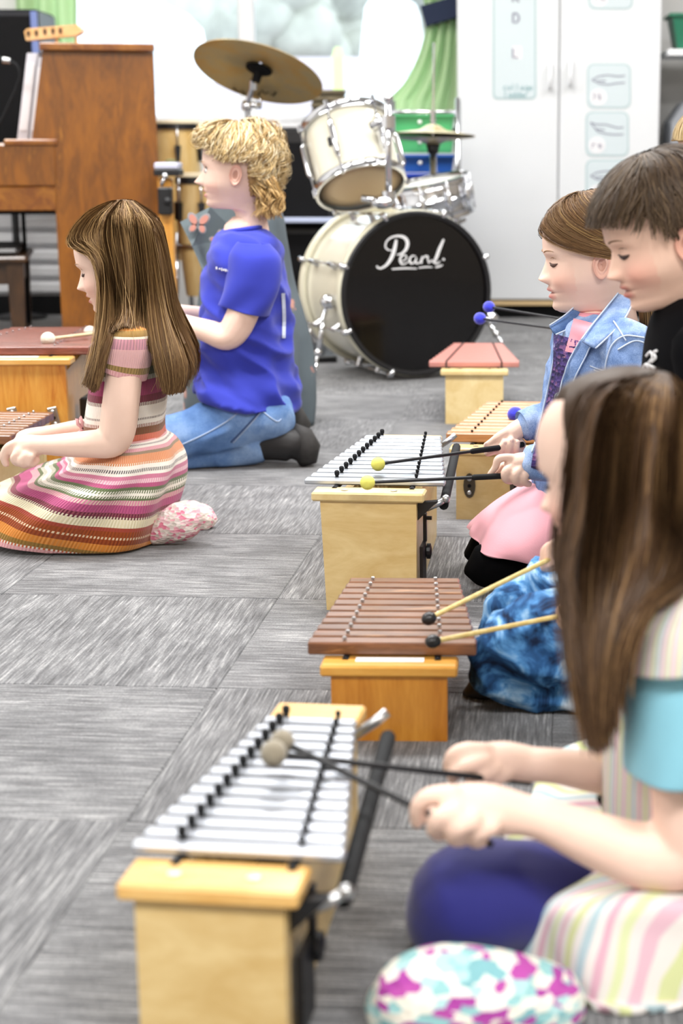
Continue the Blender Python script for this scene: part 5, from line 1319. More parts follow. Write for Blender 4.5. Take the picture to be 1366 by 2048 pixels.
# near arm and hand
An = LGY - .145
limb(sk, [(258, 690, An + .03, 34), (249, 745, An + .01, 36), (242, 805, An, 37), (235, 860, An, 36), (222, 884, An, 32), (180, 888, An - .01, 28), (130, 890, An - .01, 24), (92, 890, An - .005, 20), (70, 890, An, 20)], 18)
limb(sk, [(80, 890, An, 20), (55, 894, An + .005, 25), (38, 902, An + .01, 22)], 14)
finger(sk, [(38, 884, An - .002), (16, 894, An - .002), (7, 912, An), (12, 928, An + .004)], 9)
finger(sk, [(40, 902, An - .014), (28, 916, An - .016), (36, 926, An - .008), (50, 922, An)], 9)
finger(sk, [(52, 910, An - .018), (42, 924, An - .02), (52, 930, An - .01), (62, 924, An)], 9)
finger(sk, [(64, 912, An - .018), (56, 926, An - .018), (66, 928, An - .01), (74, 920, An)], 8)
finger(sk, [(60, 880, An + .022), (40, 884, An + .028), (22, 898, An + .024), (14, 910, An + .016)], 9)
# far arm and hand
Af = LGY + .13
limb(sk, [(262, 690, Af, 30), (250, 780, Af + .01, 30), (215, 850, Af, 26), (150, 858, Af - .03, 18), (95, 866, Af - .06, 15), (60, 872, Af - .07, 16), (45, 876, Af - .07, 15)], 14)
for k in range(4): finger(sk, [(50, 872 + k * 4, Af - .085 + k * .012), (34, 880 + k * 4, Af - .085 + k * .012), (30, 892 + k * 3, Af - .08 + k * .012), (40, 894 + k * 2, Af - .07 + k * .01)], 7)
# torso, thighs and folded shins
limb(sk, [(250, 660, LGY, 52), (255, 740, LGY, 60), (255, 840, LGY, 62), (268, 930, LGY, 70)], 16)
for dy_ in (-.07, .07):
    limb(sk, [(280, 960, LGY + dy_, 55), (160, 1000, LGY + dy_, 48), (10, 1040, LGY + dy_, 38), (-20, 1052, LGY + dy_, 33), (20, 1066, LGY + dy_, 30), (150, 1068, LGY + dy_, 30), (290, 1064, LGY + dy_, 24)], 14)
sk = remesh(sk, .0033, 3)
skm = merge_skin(sk, H, SK1, bl=.35)
bo = skm.build('body', SKINM, lg, smooth=True)
H.face_parts(bo, brow='#a98462', lash='#4a3630')
def fold_b(u, v): return .003 * math.sin(u * 40 + v * 3) * v
bd_ = ring_loft(rows_std([(636, 222, 286, .05), (648, 206, 303, .10), (668, 198, 316, .13), (700, 192, 326, .135), (745, 186, 331, .13), (795, 178, 333, .122), (845, 170, 328, .116), (880, 168, 330, .115)]), LGY, 70, 96, .95, fold_b, True)
bod = bd_.build('dress_bodice', KNIT_B, lg, smooth=True)
def fold_s(u, v):
    near = math.sin(2 * PI * u)
    return (.010 * math.sin(u * 46 + 5 * v) * min(1, v * 2.5) + .012 * math.sin(u * 17 - 7 * v + 1) * v) * (1 - .6 * v * v)
skt = ring_loft([(168, 868, 329, 868, .113), (162, 884, 348, 882, .13), (146, 908, 360, 915, .16), (118, 925, 358, 952, .185), (66, 940, 354, 985, .195, .0), (16, 958, 350, 1018, .198, .005), (-24, 980, 344, 1050, .196, .008), (-48, 1008, 336, 1076, .190, .006), (-56, 1042, 326, 1092, .18, .0)], LGY, 110, 144, .9, fold_s)
skt.v = [(x, y, max(z, .006)) for x, y, z in skt.v]
sko = skt.build('dress_skirt', KNIT_S, lg, smooth=True); md = sko.modifiers.new('t', 'SOLIDIFY'); md.thickness = .004
# sleeves
for Ys, sg in ((LGY - .115, -1), (LGY + .115, 1)):
    sl = ring_loft([(232, 648, 290, 646, .03), (216, 662, 304, 664, .05), (208, 690, 306, 695, .058), (204, 716, 300, 732, .058), (202, 733, 292, 761, .057)], Ys, 40, 56, .95)
    SLM = stripe_mat('striped_knit_sleeve', [(.18, '#c9803c', '#d8954f'), (.30, '#9b7a45', None), (.34, '#efe2cf', None), (.5, '#d79aa6', '#b98a94'), (.76, '#e3b3b2', None), (.86, '#8d7446', '#a98a56'), (1.1, '#e6b0b0', '#dba0a2')], 50, 70) if sg < 0 else SLM
    so = sl.build('dress_sleeve', SLM, lg, smooth=True); md = so.modifiers.new('t', 'SOLIDIFY'); md.thickness = .005
# waist band with ribbon
PINKKN = cloth('pink_rib_knit', '#e6b0b2')
wbm = ring_loft(rows_std([(866, 166, 331, .117), (874, 166, 331, .118), (884, 165, 334, .119)]), LGY, 12, 96, .95); wo = wbm.build('waist_band', PINKKN, lg, smooth=True); wo.modifiers.new('t', 'SOLIDIFY').thickness = .003
b = MB(); q = [at(x, y, LGY - .02) for x, y in ((168, 858), (156, 848), (154, 838), (160, 834), (165, 846), (168, 858))]; b.tube(q, .004, 6); b.tube([at(x, y, LGY - .02) for x, y in ((167, 858), (158, 866), (152, 872))], .004, 6); b.build('ribbon_bow', PINKKN, wo, smooth=True)
# shoe soles behind her
def speckle_mat(name, cols, sc=60):
    m, nt, b = _new(name); v = nd(nt, 'ShaderNodeTexVoronoi'); v.inputs['Scale'].default_value = sc; nt.links.new(coords(nt, (1, 1, 1.8)), v.inputs['Vector'])
    sp = nd(nt, 'ShaderNodeSeparateColor'); nt.links.new(v.outputs['Color'], sp.inputs[0])
    r = ramp(nt, [(i / len(cols), C(c)) for i, c in enumerate(cols)], sp.outputs[0], 'CONSTANT'); nt.links.new(r.outputs[0], b.inputs['Base Color']); b.inputs['Roughness'].default_value = .85
    bumpit(nt, b, v.outputs['Distance'], .4, .004); return m
PINKSP = speckle_mat('pink_speckled_knit', ['#e8d9d2', '#e9a9b4', '#d9c8bf', '#dd7f97', '#efe2dc', '#cfc3ba', '#e6bcc2'], 115)
for k, (dy_, dx) in enumerate(((-.075, 0), (.075, 6))):
    s_ = MB(); limb(s_, [(312 + dx, 1066, LGY + dy_, 26), (340 + dx, 1052, LGY + dy_, 36), (372 + dx, 1040, LGY + dy_, 40), (398 + dx, 1036, LGY + dy_, 30), (408 + dx, 1040, LGY + dy_, 22)], 16)
    s_ = remesh(s_, .004, 4); wrinkle(s_, .002, (60, 60, 60), False); s_.v[:, 2] = np.maximum(s_.v[:, 2], .004); s_.build('shoe', PINKSP, lg, smooth=True)
# hair
rng = np.random.default_rng(3); hr = MB()
def kp(P): return np.clip(np.maximum((.14 - P[..., 0]) / .04, (P[..., 2] - .30) / .05) - (P[..., 2] < -.43) * 6, 0, 1)
scalp_cap(hr, H, kp, .03, '#5f462c')
gF = [[(222, 402, LGY - .01), (180, 420, LGY - .03), (148, 455, LGY - .045), (137, 482, LGY - .05), (148, 499, LGY - .06), (182, 506, LGY - .075), (199, 545, LGY - .085), (202, 600, LGY - .09), (199, 660, LGY - .10), (186, 720, LGY - .12), (168, 770, LGY - .13)],
      [(232, 400, LGY - .012), (190, 430, LGY - .05), (168, 462, LGY - .065), (170, 484, LGY - .075), (196, 500, LGY - .08), (208, 540, LGY - .09), (212, 590, LGY - .1), (212, 640, LGY - .11), (207, 690, LGY - .14), (198, 740, LGY - .16), (188, 785, LGY - .16)],
      [(242, 399, LGY - .012), (214, 432, LGY - .065), (208, 470, LGY - .08), (214, 500, LGY - .085), (222, 545, LGY - .092), (228, 590, LGY - .1), (230, 635, LGY - .125), (222, 675, LGY - .165), (212, 705, LGY - .175), (203, 735, LGY - .175), (196, 770, LGY - .17)]]
gM = [gF[2][:7] + [(224, 655, LGY - .15), (220, 670, LGY - .16)],
      [(250, 399, LGY - .012), (246, 432, LGY - .07), (252, 480, LGY - .085), (258, 530, LGY - .088), (262, 580, LGY - .095), (263, 615, LGY - .11), (262, 635, LGY - .13), (260, 648, LGY - .145), (258, 655, LGY - .15)],
      [(256, 400, LGY - .012), (276, 435, LGY - .07), (284, 490, LGY - .08), (292, 540, LGY - .085), (297, 585, LGY - .09), (300, 625, LGY - .1), (304, 660, LGY - .12), (312, 700, LGY - .13), (318, 720, LGY - .13)]]
gB = [[(256, 400, LGY - .012), (276, 435, LGY - .07), (284, 490, LGY - .08), (292, 540, LGY - .085), (298, 590, LGY - .09), (302, 640, LGY - .12), (310, 700, LGY - .15), (322, 750, LGY - .15), (330, 785, LGY - .145)],
      [(262, 401, LGY - .01), (296, 438, LGY - .05), (308, 490, LGY - .06), (316, 550, LGY - .065), (324, 610, LGY - .07), (334, 660, LGY - .1), (346, 710, LGY - .12), (350, 750, LGY - .12), (342, 790, LGY - .115)],
      [(266, 402, LGY), (306, 445, LGY - .02), (322, 500, LGY - .02), (330, 560, LGY - .02), (338, 620, LGY - .03), (352, 670, LGY - .05), (368, 715, LGY - .06), (372, 745, LGY - .06), (362, 785, LGY - .06)],
      [(266, 402, LGY), (308, 445, LGY), (324, 500, LGY), (332, 560, LGY), (340, 620, LGY), (354, 670, LGY), (370, 715, LGY), (373, 745, LGY), (362, 785, LGY)]]
HC = ['#5a4229', '#684d31', '#735739', '#62482e', '#7d6040']
HT = ['#7d6040', '#8f7048', '#a08055']
for gs, N_ in ((gF, 2500), (gM, 2200), (gB, 3600)):
    A = guides_w(gs, 26, 24); Bm = A.copy(); Bm[:, :, 1] = 2 * LGY - Bm[:, :, 1]
    mid = A.copy(); mid[:, :, 1] = mid[:, :, 1] * .9 + .1 * LGY
    sheet_into(hr, mid[:, :23], '#5a4129'); sheet_into(hr, Bm[:, :23], '#5f462c')
    strands(hr, fall(A, N_, rng, .003, m=12, lift=.006), .0009, HC, rng=rng, jit=.07)
    strands(hr, fall(A, N_ // 12, rng, .004, m=12, lift=.007), .0004, HT, rng=rng)
    strands(hr, fall(A, 50, rng, .013, m=16, lift=.02, wave=.004), .0004, ['#8f7048', '#a98a5e'], rng=rng)
    strands(hr, fall(Bm, 300, rng, .004, m=12), .0012, HC, rng=rng)
hr.build('hair', HAIRM, lg, smooth=True)

# ================================================================== boy in the blue T-shirt
SK2 = '#f2d2c1'; BY = 4.18
bb = person('boy with curly blond hair in a blue T-shirt and jeans, kneeling', (at(480, 930, BY).x, BY, 0))
H = Head(474, 337, BY, .208, pitch=2, yaw=0, nose=1.3, eyes='open')
sk = MB(); An = BY - .155; Af = BY + .15
limb(sk, [(505, 560, An + .02, 30), (492, 610, An, 32), (472, 655, An, 31), (452, 674, An, 27), (420, 664, An + .01, 24), (380, 650, An + .03, 19), (345, 638, An + .05, 16), (325, 634, An + .05, 17), (312, 634, An + .05, 15)], 16)
for k in range(4): finger(sk, [(318, 626 + k * 6, An + .04), (304, 628 + k * 6, An + .04), (300, 640 + k * 5, An + .05), (310, 644 + k * 3, An + .06)], 6)
limb(sk, [(500, 560, Af, 28), (470, 640, Af, 27), (420, 632, Af - .03, 18), (372, 624, Af - .06, 14), (340, 620, Af - .08, 13), (322, 620, Af - .08, 13)], 14)
for k in range(4): finger(sk, [(326, 614 + k * 5, Af - .08), (312, 616 + k * 5, Af - .08), (308, 626 + k * 4, Af - .075), (316, 628 + k * 3, Af - .07)], 5.5)
limb(sk, [(488, 470, BY, 44), (492, 540, BY, 62), (492, 660, BY, 64), (500, 780, BY, 62)], 16)
sk = remesh(sk, .0036, 3)
skm = merge_skin(sk, H, SK2, bl=.3); bo = skm.build('body', SKINM, bb, smooth=True); H.face_parts(bo, brow='#b59468', iris='#3f3b3a')
BLUET = cloth('royal_blue_jersey', '#363fae', .8, var=(6, .05))
sh = MB()
tors = ring_loft(rows_std([(456, 456, 520, .055), (464, 442, 536, .085), (480, 430, 550, .125), (510, 420, 562, .15), (560, 413, 570, .15), (620, 410, 573, .145), (680, 411, 574, .142), (730, 409, 579, .145), (770, 403, 586, .15)]), BY, 50, 64, .92, None, True)
sh.add(tors.v, tors.f)
# hem dips towards the back
hemr = ring_loft([(409, 730, 579, 730, .145), (401, 758, 588, 772, .168), (394, 772, 592, 802, .180), (393, 780, 590, 818, .182)], BY, 20, 64, .92, None, True); sh.add(hemr.v, hemr.f)
sh = remesh(sh, .0055, 3)
dgn = sh.v.copy(); dgn[:, 2] = sh.v[:, 2] + .55 * sh.v[:, 0]
n1 = vnoise(dgn, (7, 10, 17), 3.0); n2 = vnoise(dgn, (18, 18, 34), 8.0)
sh.v = sh.v + sh.n * ((1 - np.abs(n1) * 2.4) * .017 * np.clip((.66 - sh.v[:, 2]) / .3, .2, 1) + n2 * .007)[:, None]
so = sh.build('t_shirt', BLUET, bb, smooth=True); HB = hitter(sh)
for Ys in (An + .02, Af - .02):
    def fsl(u, v): return .004 * math.sin(u * 25 + 6 * v) * v
    s1 = ring_loft([(474, 484, 540, 488, .035), (460, 508, 561, 518, .060), (452, 550, 560, 570, .066), (444, 585, 550, 606, .066), (439, 607, 537, 633, .065)], Ys, 34, 56, .95, fsl)
    s_ = s1.build('sleeve', BLUET, so, smooth=True); s_.modifiers.new('t', 'SOLIDIFY').thickness = .004
b = MB(); K = 40; b.tube([at(488 + 36 * math.cos(2 * PI * k / K), 459 - 5 * math.cos(2 * PI * k / K), BY - .066 * math.sin(2 * PI * k / K)) for k in range(K + 1)], .006, 8); b.build('collar', BLUET, so, smooth=True)
b = MB()
for k, (x, w_, h_) in enumerate(((434, 5, 5), (440, 4, 3), (444, 3, 6), (448, 4, 4), (452, 4, 5), (456, 3, 4))):
    q = HB(x, 536 + (x - 434) * .25, .001); b.box(q, (w_ * .00085, .004, h_ * .00125), None, .0005)
b.build('chest_print', WHITEINK, so)
b = strip_on(HB, [(562, 586), (564, 630), (563, 676)], [(569, 586), (571, 630), (570, 676)], .0015, 3, 12, BY - .05)
b.build('back_print', mat('pale_print', '#cfd8ee', .6), so)
JEANS = denim_mat('mid_blue_denim', '#3f5f94', '#6486b8', '#8fabd2', 5)
jn = MB()
limb(jn, [(500, 785, BY, 58), (525, 826, BY, 58)], 18)
for dy_ in (-.085, .085):
    limb(jn, [(545, 832, BY + dy_, 46), (470, 842, BY + dy_ * 1.1, 52), (385, 868, BY + dy_ * 1.3, 47), (315, 890, BY + dy_ * 1.4, 42), (296, 902, BY + dy_ * 1.4, 36), (340, 912, BY + dy_ * 1.3, 34), (430, 905, BY + dy_, 33), (508, 896, BY + dy_, 28)], 18)
jn = remesh(jn, .006, 3); wrinkle(jn, .009, (10, 10, 16), True, 5.0); jn.v[:, 2] = np.maximum(jn.v[:, 2], .004)
jo = jn.build('jeans', JEANS, bb, smooth=True); HJ = hitter(jn)
SEAM = mat('pale_stitching', '#aebfd8', .8)
def seam(pts, hit, r, par, m=SEAM, nm='seam'):
    b = MB(); S = spline(pts, len(pts) * 6); Q = [hit(x, y, r * .4) for x, y in S]; Q = [q for q in Q if q is not None]
    if len(Q) > 2: b.tube(Q, r, 5); return b.build(nm, m, par, smooth=True)
seam([(492, 812), (455, 842), (410, 868), (362, 890)], HJ, .0016, jo); seam([(522, 822), (495, 850), (462, 884)], HJ, .002, jo, mat('dark_stitching', '#3a4d78', .8)); seam([(524, 822), (498, 852), (466, 886)], HJ, .0013, jo); seam([(524, 822), (552, 842), (562, 838)], HJ, .0016, jo)
BLKSH = mat('black_worn_shoe', '#1d1b1c', .55, var=(30, .3)); SOLE = mat('rubber_sole', '#2a2827', .7, var=(60, .3))
for dy_, dx, dyp in ((-.085, 0, 0), (.085, -18, -46)):
    t_ = MB(); limb(t_, [(520 + dx, 896 + dyp * .5, BY + dy_, 26), (552 + dx, 888 + dyp, BY + dy_, 34), (585 + dx, 888 + dyp, BY + dy_, 36), (602 + dx, 900 + dyp * .9, BY + dy_, 25)], 16)
    t_ = remesh(t_, .005, 3); t_.v[:, 2] = np.maximum(t_.v[:, 2], .003); sh_ = t_.build('shoe', BLKSH, bb, smooth=True)
    b = MB(); b.tube([at(x + dx, y + dyp * .95, BY + dy_) for x, y in ((584, 856), (604, 872), (613, 895), (612, 915), (598, 925))], [.016, .03, .036, .03, .016], 12, flat=1.0, ref=(1, 0, 0)); b.build('shoe_sole', SOLE, sh_, smooth=True)
# blond curls
rng = np.random.default_rng(5); hr = MB()
def kp(P):
    x, z = P[..., 0], P[..., 2]
    line = np.where(x > .1, .28 + .0 * x, np.where(x > -.0, .28 - (.1 - x) * 2.6, np.where(x > -.17, .07, -.34)))
    return np.clip((z - line) / .05, 0, 1)
scalp_cap(hr, H, kp, .05, '#a9885a')
m = 14; N = 1000; paths = []
HCB = ['#7f6238', '#b9975f', '#d9c08c', '#a5834d', '#eadbb4', '#cbac76', '#f0e6cb']
while len(paths) < N:
    v0 = rng.uniform(.0, .30); ph0 = rng.uniform(-PI, PI); ap = abs(ph0)
    # how far down the hair may reach at this angle: brow line, short over the temples, ear clear, longer behind
    vmax = np.interp(ap, [0, .5, .9, 1.25, 1.98, 2.3, PI], [.165, .165, .175, .235, .225, .36, .40])
    full = np.interp(ap, [0, .8, 1.2, 1.8, 2.2, PI], [.10, .06, .035, .045, .10, .12]) * (1.0 if v0 < .14 else .8)
    if v0 > vmax - .03: continue
    L = min(rng.uniform(.12, .24), vmax - v0)
    t = np.linspace(0, 1, m); v = v0 + L * t; ph = ph0 + rng.normal(0, .3 if ap < 1.0 or ap > 2.5 else .08) * t
    P, Nn = H.pn(v, ph)
    off = .045 + full * np.sin(PI * np.clip(t * .85, 0, 1)) * rng.uniform(.5, 1.25)
    Q = P + Nn * off[:, None]
    T = np.gradient(Q, axis=0); T /= np.linalg.norm(T, axis=1, keepdims=True) + 1e-9; Bn = np.cross(T, Nn)
    w = rng.uniform(1.2, 2.6) * 2 * PI; r0 = rng.uniform(.3, .7) * full * t; pp = rng.uniform(0, 6)
    Q = Q + Bn * (np.sin(w * t + pp) * r0 * 1.3)[:, None] + Nn * (np.cos(w * t + pp) * r0)[:, None]
    paths.append(Q)
paths = np.array(paths); base = H.tow(paths.reshape(-1, 3)).reshape(paths.shape)
allp = []
for k in range(6): allp.append(base + rng.normal(0, .0024, (N, 1, 3)) * np.linspace(.6, 1.3, m)[None, :, None])
strands(hr, np.vstack(allp), .0008, HCB, rng=rng, jit=.15)
# flyaways
fly = base[rng.integers(0, N, 120)]; cen = np.array(H.w((-.05, 0, .1))); fly = cen + (fly - cen) * rng.uniform(1.02, 1.12, (120, 1, 1)); strands(hr, fly, .0004, ['#f3e8cc', '#e3cb98'], rng=rng)
# the longer curls at the nape
paths = []
for n in range(260):
    x0 = rng.uniform(508, 548); y0 = rng.uniform(352, 385); Y0 = BY + rng.uniform(-.075, .06)
    x1 = x0 + rng.uniform(-5, 18); y1 = rng.uniform(400, 436)
    t = np.linspace(0, 1, m); a = rng.uniform(0, 6); w = rng.uniform(1.0, 2.0) * 2 * PI; r0 = rng.uniform(3, 10)
    cx = x0 + (x1 - x0) * t + 10 * np.sin(PI * t) + r0 * np.sin(w * t + a) * t; cy = y0 + (y1 - y0) * t + r0 * .6 * np.cos(w * t + a) * t
    paths.append([tuple(at(float(c1), float(c2), Y0 - .008 * math.sin(w * tt))) for c1, c2, tt in zip(cx, cy, t)])
paths = np.array(paths); allp = [paths + rng.normal(0, .0028, (len(paths), 1, 3)) for k in range(6)]
strands(hr, np.vstack(allp), .0009, ['#8f6f42', '#b8935c', '#d2b480', '#a07c48', '#c7a671'], rng=rng, jit=.15)
b_ = MB(); limb(b_, [(524, 370, BY, 32), (528, 398, BY, 30), (530, 414, BY, 22)], 14); bs = len(hr.v); hr.v = np.vstack([hr.v, np.array(b_.v)]); hr.col = np.vstack([hr.col, np.tile(np.array(C('#8f6f42')), (len(b_.v), 1))]); hr.f.extend([tuple(i + bs for i in q) for q in b_.f])
hr.build('hair', HAIRM, bb, smooth=True)

# butterfly-print cloth behind him
def print_mat():
    m, nt, b = _new('grey_butterfly_cloth'); v = coords(nt); vo = nd(nt, 'ShaderNodeTexVoronoi'); vo.inputs['Scale'].default_value = 9; nt.links.new(v, vo.inputs['Vector'])
    n = noise_n(nt, v, 60, 2); ad = nd(nt, 'ShaderNodeMath', operation='MULTIPLY_ADD'); nt.links.new(n, ad.inputs[0]); ad.inputs[1].default_value = .3; nt.links.new(vo.outputs['Distance'], ad.inputs[2])
    r = ramp(nt, [(.0, C('#c9b8b0')), (.30, C('#c08a7c')), (.36, C('#5f6a70')), (1, C('#525c62'))], ad.outputs[0]); nt.links.new(r.outputs[0], b.inputs['Base Color']); b.inputs['Roughness'].default_value = .9; return m
BFC = mat('grey_print_cloth', '#6f7c80', .9, var=(5, .15)); BFP = print_mat()
cl_ = thing('draped_cloth', 'grey cloth printed with orange butterflies draped behind the boy in blue', 'cloth', (at(490, 800, 4.75).x, 4.75, 0))
def fold_c(u, v): return .012 * math.sin(u * 50 + 3 * v) * v
body_ = ring_loft([(448, 405, 520, 405, .05), (420, 425, 560, 420, .1), (412, 470, 572, 480, .13), (405, 560, 585, 560, .15), (395, 640, 602, 620, .17), (380, 720, 622, 700, .19), (372, 780, 628, 790, .2), (372, 850, 622, 860, .2)], 4.75, 50, 72, .95, fold_c, True)
body_.v = [(x, y, max(z, .004)) for x, y, z in body_.v]
co = body_.build('cloth_drape', BFP, cl_, smooth=True)
P = [at(x, y, Yq) for x, y, Yq in ((360, 444, 4.5), (420, 414, 4.5), (468, 404, 4.6), (478, 470, 4.62), (470, 560, 4.62), (430, 575, 4.55), (408, 548, 4.5), (384, 492, 4.48))]
b = MB(); b.prism(P[::-1], (0, .02, 0)); fl_ = b.build('cloth_flap', BFC, cl_)
PINKW_ = mat('butterfly_wing', '#c98c7c', .8); PALEW_ = mat('butterfly_edge', '#9a9a9c', .8)
def butterfly(px, py, s, Y, par, tilt):
    for (ax_, ay_, w, h, a) in ((-9, -7, 6, 10, -.7), (10, -9, 6, 10, .6), (-7, 8, 5, 7, .5), (9, 7, 5, 7, -.5)):
        for m_, k, off in ((PALEW_, 1.35, 0), (PINKW_, .95, .003)):
            Q = []
            for i in range(12):
                t = 2 * PI * i / 12; x = w * k * math.cos(t); y = h * k * math.sin(t); ca, sa = math.cos(a + tilt), math.sin(a + tilt)
                ox, oy = ax_ * math.cos(tilt) - ay_ * math.sin(tilt), ax_ * math.sin(tilt) + ay_ * math.cos(tilt)
                Q.append(at(px + s * (ox + x * ca - y * sa), py + s * (oy + x * sa + y * ca), Y - off))
            b = MB(); b.prism(Q, (0, .002, 0)); b.build('butterfly_print', m_, par)
butterfly(395, 448, 1.15, 4.475, fl_, .15); butterfly(437, 480, .8, 4.49, fl_, -.6)
# ================================================================== girl in the denim jacket
SK3 = '#f1d0be'; DY = 2.98
dgp = person('girl in a light denim jacket and pink dress holding two yellow mallets', (at(1180, 1170, DY).x, DY, 0))
H = Head(1182, 508, DY, .208, pitch=9, yaw=4, nose=.9)
sk = MB(); Yn = 2.80; Yf = 2.97
limb(sk, [(1190, 640, DY, 48), (1200, 720, DY, 80), (1200, 850, DY, 85), (1200, 980, DY, 80)], 16)
# far hand (upper): thumb along the handle, fingers curled round it
limb(sk, [(1075, 838, Yf + .02, 18), (1045, 852, Yf + .01, 18), (1026, 866, Yf, 19), (1012, 874, Yf, 15)], 16)
finger(sk, [(1018, 864, Yf - .004), (1000, 872, Yf - .012), (986, 882, Yf - .012), (972, 891, Yf - .010)], [12, 9.5, 8, 6.5])
finger(sk, [(1006, 884, Yf - .008), (992, 897, Yf - .016), (982, 903, Yf - .018), (975, 906, Yf - .014)], [9, 9, 8.5, 7.5])
finger(sk, [(1014, 902, Yf + .004), (1001, 908, Yf - .008), (1002, 897, Yf - .021), (1010, 884, Yf - .021)], [8, 9, 8.5, 7])
finger(sk, [(1030, 900, Yf + .004), (1018, 908, Yf - .008), (1018, 895, Yf - .022), (1023, 880, Yf - .021)], [8, 8.6, 8.2, 6.8])
finger(sk, [(1042, 898, Yf + .004), (1034, 905, Yf - .006), (1033, 895, Yf - .019), (1035, 884, Yf - .019)], [7, 7.6, 7.2, 6])
limb(sk, [(1020, 874, Yf, 14), (1038, 890, Yf + .006, 15)], 12)
# near hand (lower): index laid on the handle, the other fingers closed
limb(sk, [(1085, 925, Yn, 22), (1060, 926, Yn, 22), (1038, 927, Yn - .002, 22), (1024, 930, Yn, 18)], 16)
finger(sk, [(1026, 917, Yn - .006), (1010, 915, Yn - .01), (996, 919, Yn - .01), (991, 934, Yn - .008), (980, 948, Yn - .006)], [10, 8.5, 8.5, 7.5, 6])
finger(sk, [(1022, 934, Yn - .012), (1012, 944, Yn - .020), (1012, 957, Yn - .014), (1022, 962, Yn)], [10.5, 10.5, 9.5, 8])
finger(sk, [(1040, 938, Yn - .016), (1031, 950, Yn - .023), (1032, 963, Yn - .015), (1042, 967, Yn)], [10, 10, 9, 8])
finger(sk, [(1056, 942, Yn - .016), (1048, 953, Yn - .021), (1050, 965, Yn - .013), (1058, 968, Yn)], [9, 9, 8, 7])
finger(sk, [(1030, 928, Yn + .016), (1012, 930, Yn + .022), (1000, 935, Yn + .018), (994, 944, Yn + .012)], [9, 8, 7.5, 6])
# legs under the dress
for dy_ in (-.09, .06):
    limb(sk, [(1240, 1040, DY + dy_, 30), (1140, 1082, DY + dy_, 40), (1020, 1118, DY + dy_, 36), (990, 1130, DY + dy_, 32), (1080, 1140, DY + dy_, 34), (1240, 1130, DY + dy_, 30)], 14)
sk = remesh(sk, .0024, 2)
skm = merge_skin(sk, H, SK3, bl=.45); bo = skm.build('body', SKINM, dgp, smooth=True); H.face_parts(bo, brow='#9a7550', lash='#54382e')
HSK = hitter(skm)
NAIL = mat('finger_nail', '#f0cfc4', .3)
for x, y in ((1010, 886), (1023, 882), (1035, 886), (972, 889), (977, 903)):
    q = HSK(x, y, .0)
    if q: b = MB(); b.ball(q, (.0032, .0012, .0038), 10, 6); b.build('nail', NAIL, bo, smooth=True)
PINKD = cloth('pink_rib_jersey', '#e8a9b4', .85, var=(4, .04)); PINKT = cloth('pink_t_shirt', '#e598a6')
# dress
def fold_d(u, v): return .008 * math.sin(u * 31 + 4 * v) * v + .006 * math.sin(u * 60 - 5 * v) * v * v
dr = ring_loft([(1082, 930, 1292, 930, .13), (1072, 962, 1296, 960, .14), (1034, 982, 1302, 1000, .165), (992, 1008, 1308, 1040, .18), (962, 1034, 1312, 1070, .19), (944, 1056, 1314, 1098, .194), (938, 1068, 1312, 1112, .194)], DY, 70, 110, .9, fold_d)
dr.v = [(x, y, max(z, .01)) for x, y, z in dr.v]
do = dr.build('dress', PINKD, dgp, smooth=True); do.modifiers.new('t', 'SOLIDIFY').thickness = .004
BLKLEG = mat('black_leggings', '#060607', .9, spec=.08)
lgm = MB()
for dy_ in (-.10, .09):
    f_ = -30 if dy_ > 0 else 4
    limb(lgm, [(1230, 1050 + f_, DY + dy_, 38), (1120, 1092 + f_, DY + dy_, 40), (1000, 1118 + f_, DY + dy_, 44), (966, 1130 + f_, DY + dy_, 40), (1060, 1142 + f_, DY + dy_, 36), (1240, 1136 + f_, DY + dy_, 32)], 16)
lgm = remesh(lgm, .006, 3); lgm.v[:, 2] = np.maximum(lgm.v[:, 2], .004); lgm.build('leggings', BLKLEG, dgp, smooth=True)
# inner pink top
tp = ring_loft(rows_std([(622, 1150, 1222, .055), (640, 1135, 1240, .075), (690, 1122, 1285, .12), (760, 1110, 1290, .128), (850, 1098, 1290, .128), (960, 1090, 1290, .128)]), DY, 30, 64, .95, None, True); tp.build('pink_top', PINKT, dgp, smooth=True)
# jacket
DEN = denim_mat('light_wash_denim', '#46618f', '#7b95c2', '#adc0df', 11); DEND = denim_mat('dark_denim', '#3a5288', '#54709f', '#7f98c2', 9); LINE = speckle_mat('purple_floral_lining', ['#2d1f52', '#3a2a68', '#241a48', '#43306f', '#6f4a7a'], 110); STITCH = mat('pale_denim_stitch', '#c3d0e4', .8)
jk = MB()
t_ = ring_loft(rows_std([(628, 1152, 1240, .07), (645, 1120, 1275, .115), (675, 1108, 1300, .142), (730, 1098, 1306, .15), (800, 1088, 1304, .15), (880, 1074, 1300, .146), (950, 1068, 1296, .142), (1012, 1074, 1294, .142)]), DY, 50, 72, .92, None, True); jk.add(t_.v, t_.f)
limb(jk, [(1255, 690, DY - .13, 56), (1262, 760, DY - .16, 56), (1255, 850, DY - .18, 50), (1225, 915, DY - .19, 46), (1160, 925, Yn, 40), (1100, 926, Yn, 35), (1072, 926, Yn, 33)], 18)
limb(jk, [(1240, 690, DY + .13, 50), (1220, 800, DY + .15, 46), (1160, 850, DY + .06, 38), (1095, 838, Yf + .03, 31), (1062, 846, Yf + .015, 30)], 18)
jk = remesh(jk, .0045, 2)
dgn = jk.v.copy(); dgn[:, 2] += .5 * dgn[:, 0]
jk.v = jk.v + jk.n * (vnoise(dgn, (26, 26, 40), 2.0) * .004 + (1 - np.abs(vnoise(dgn, (12, 12, 22), 6.0)) * 2.2) * .005)[:, None]
jo = jk.build('denim_jacket', DEN, dgp, smooth=True); HJK = hitter(jk)
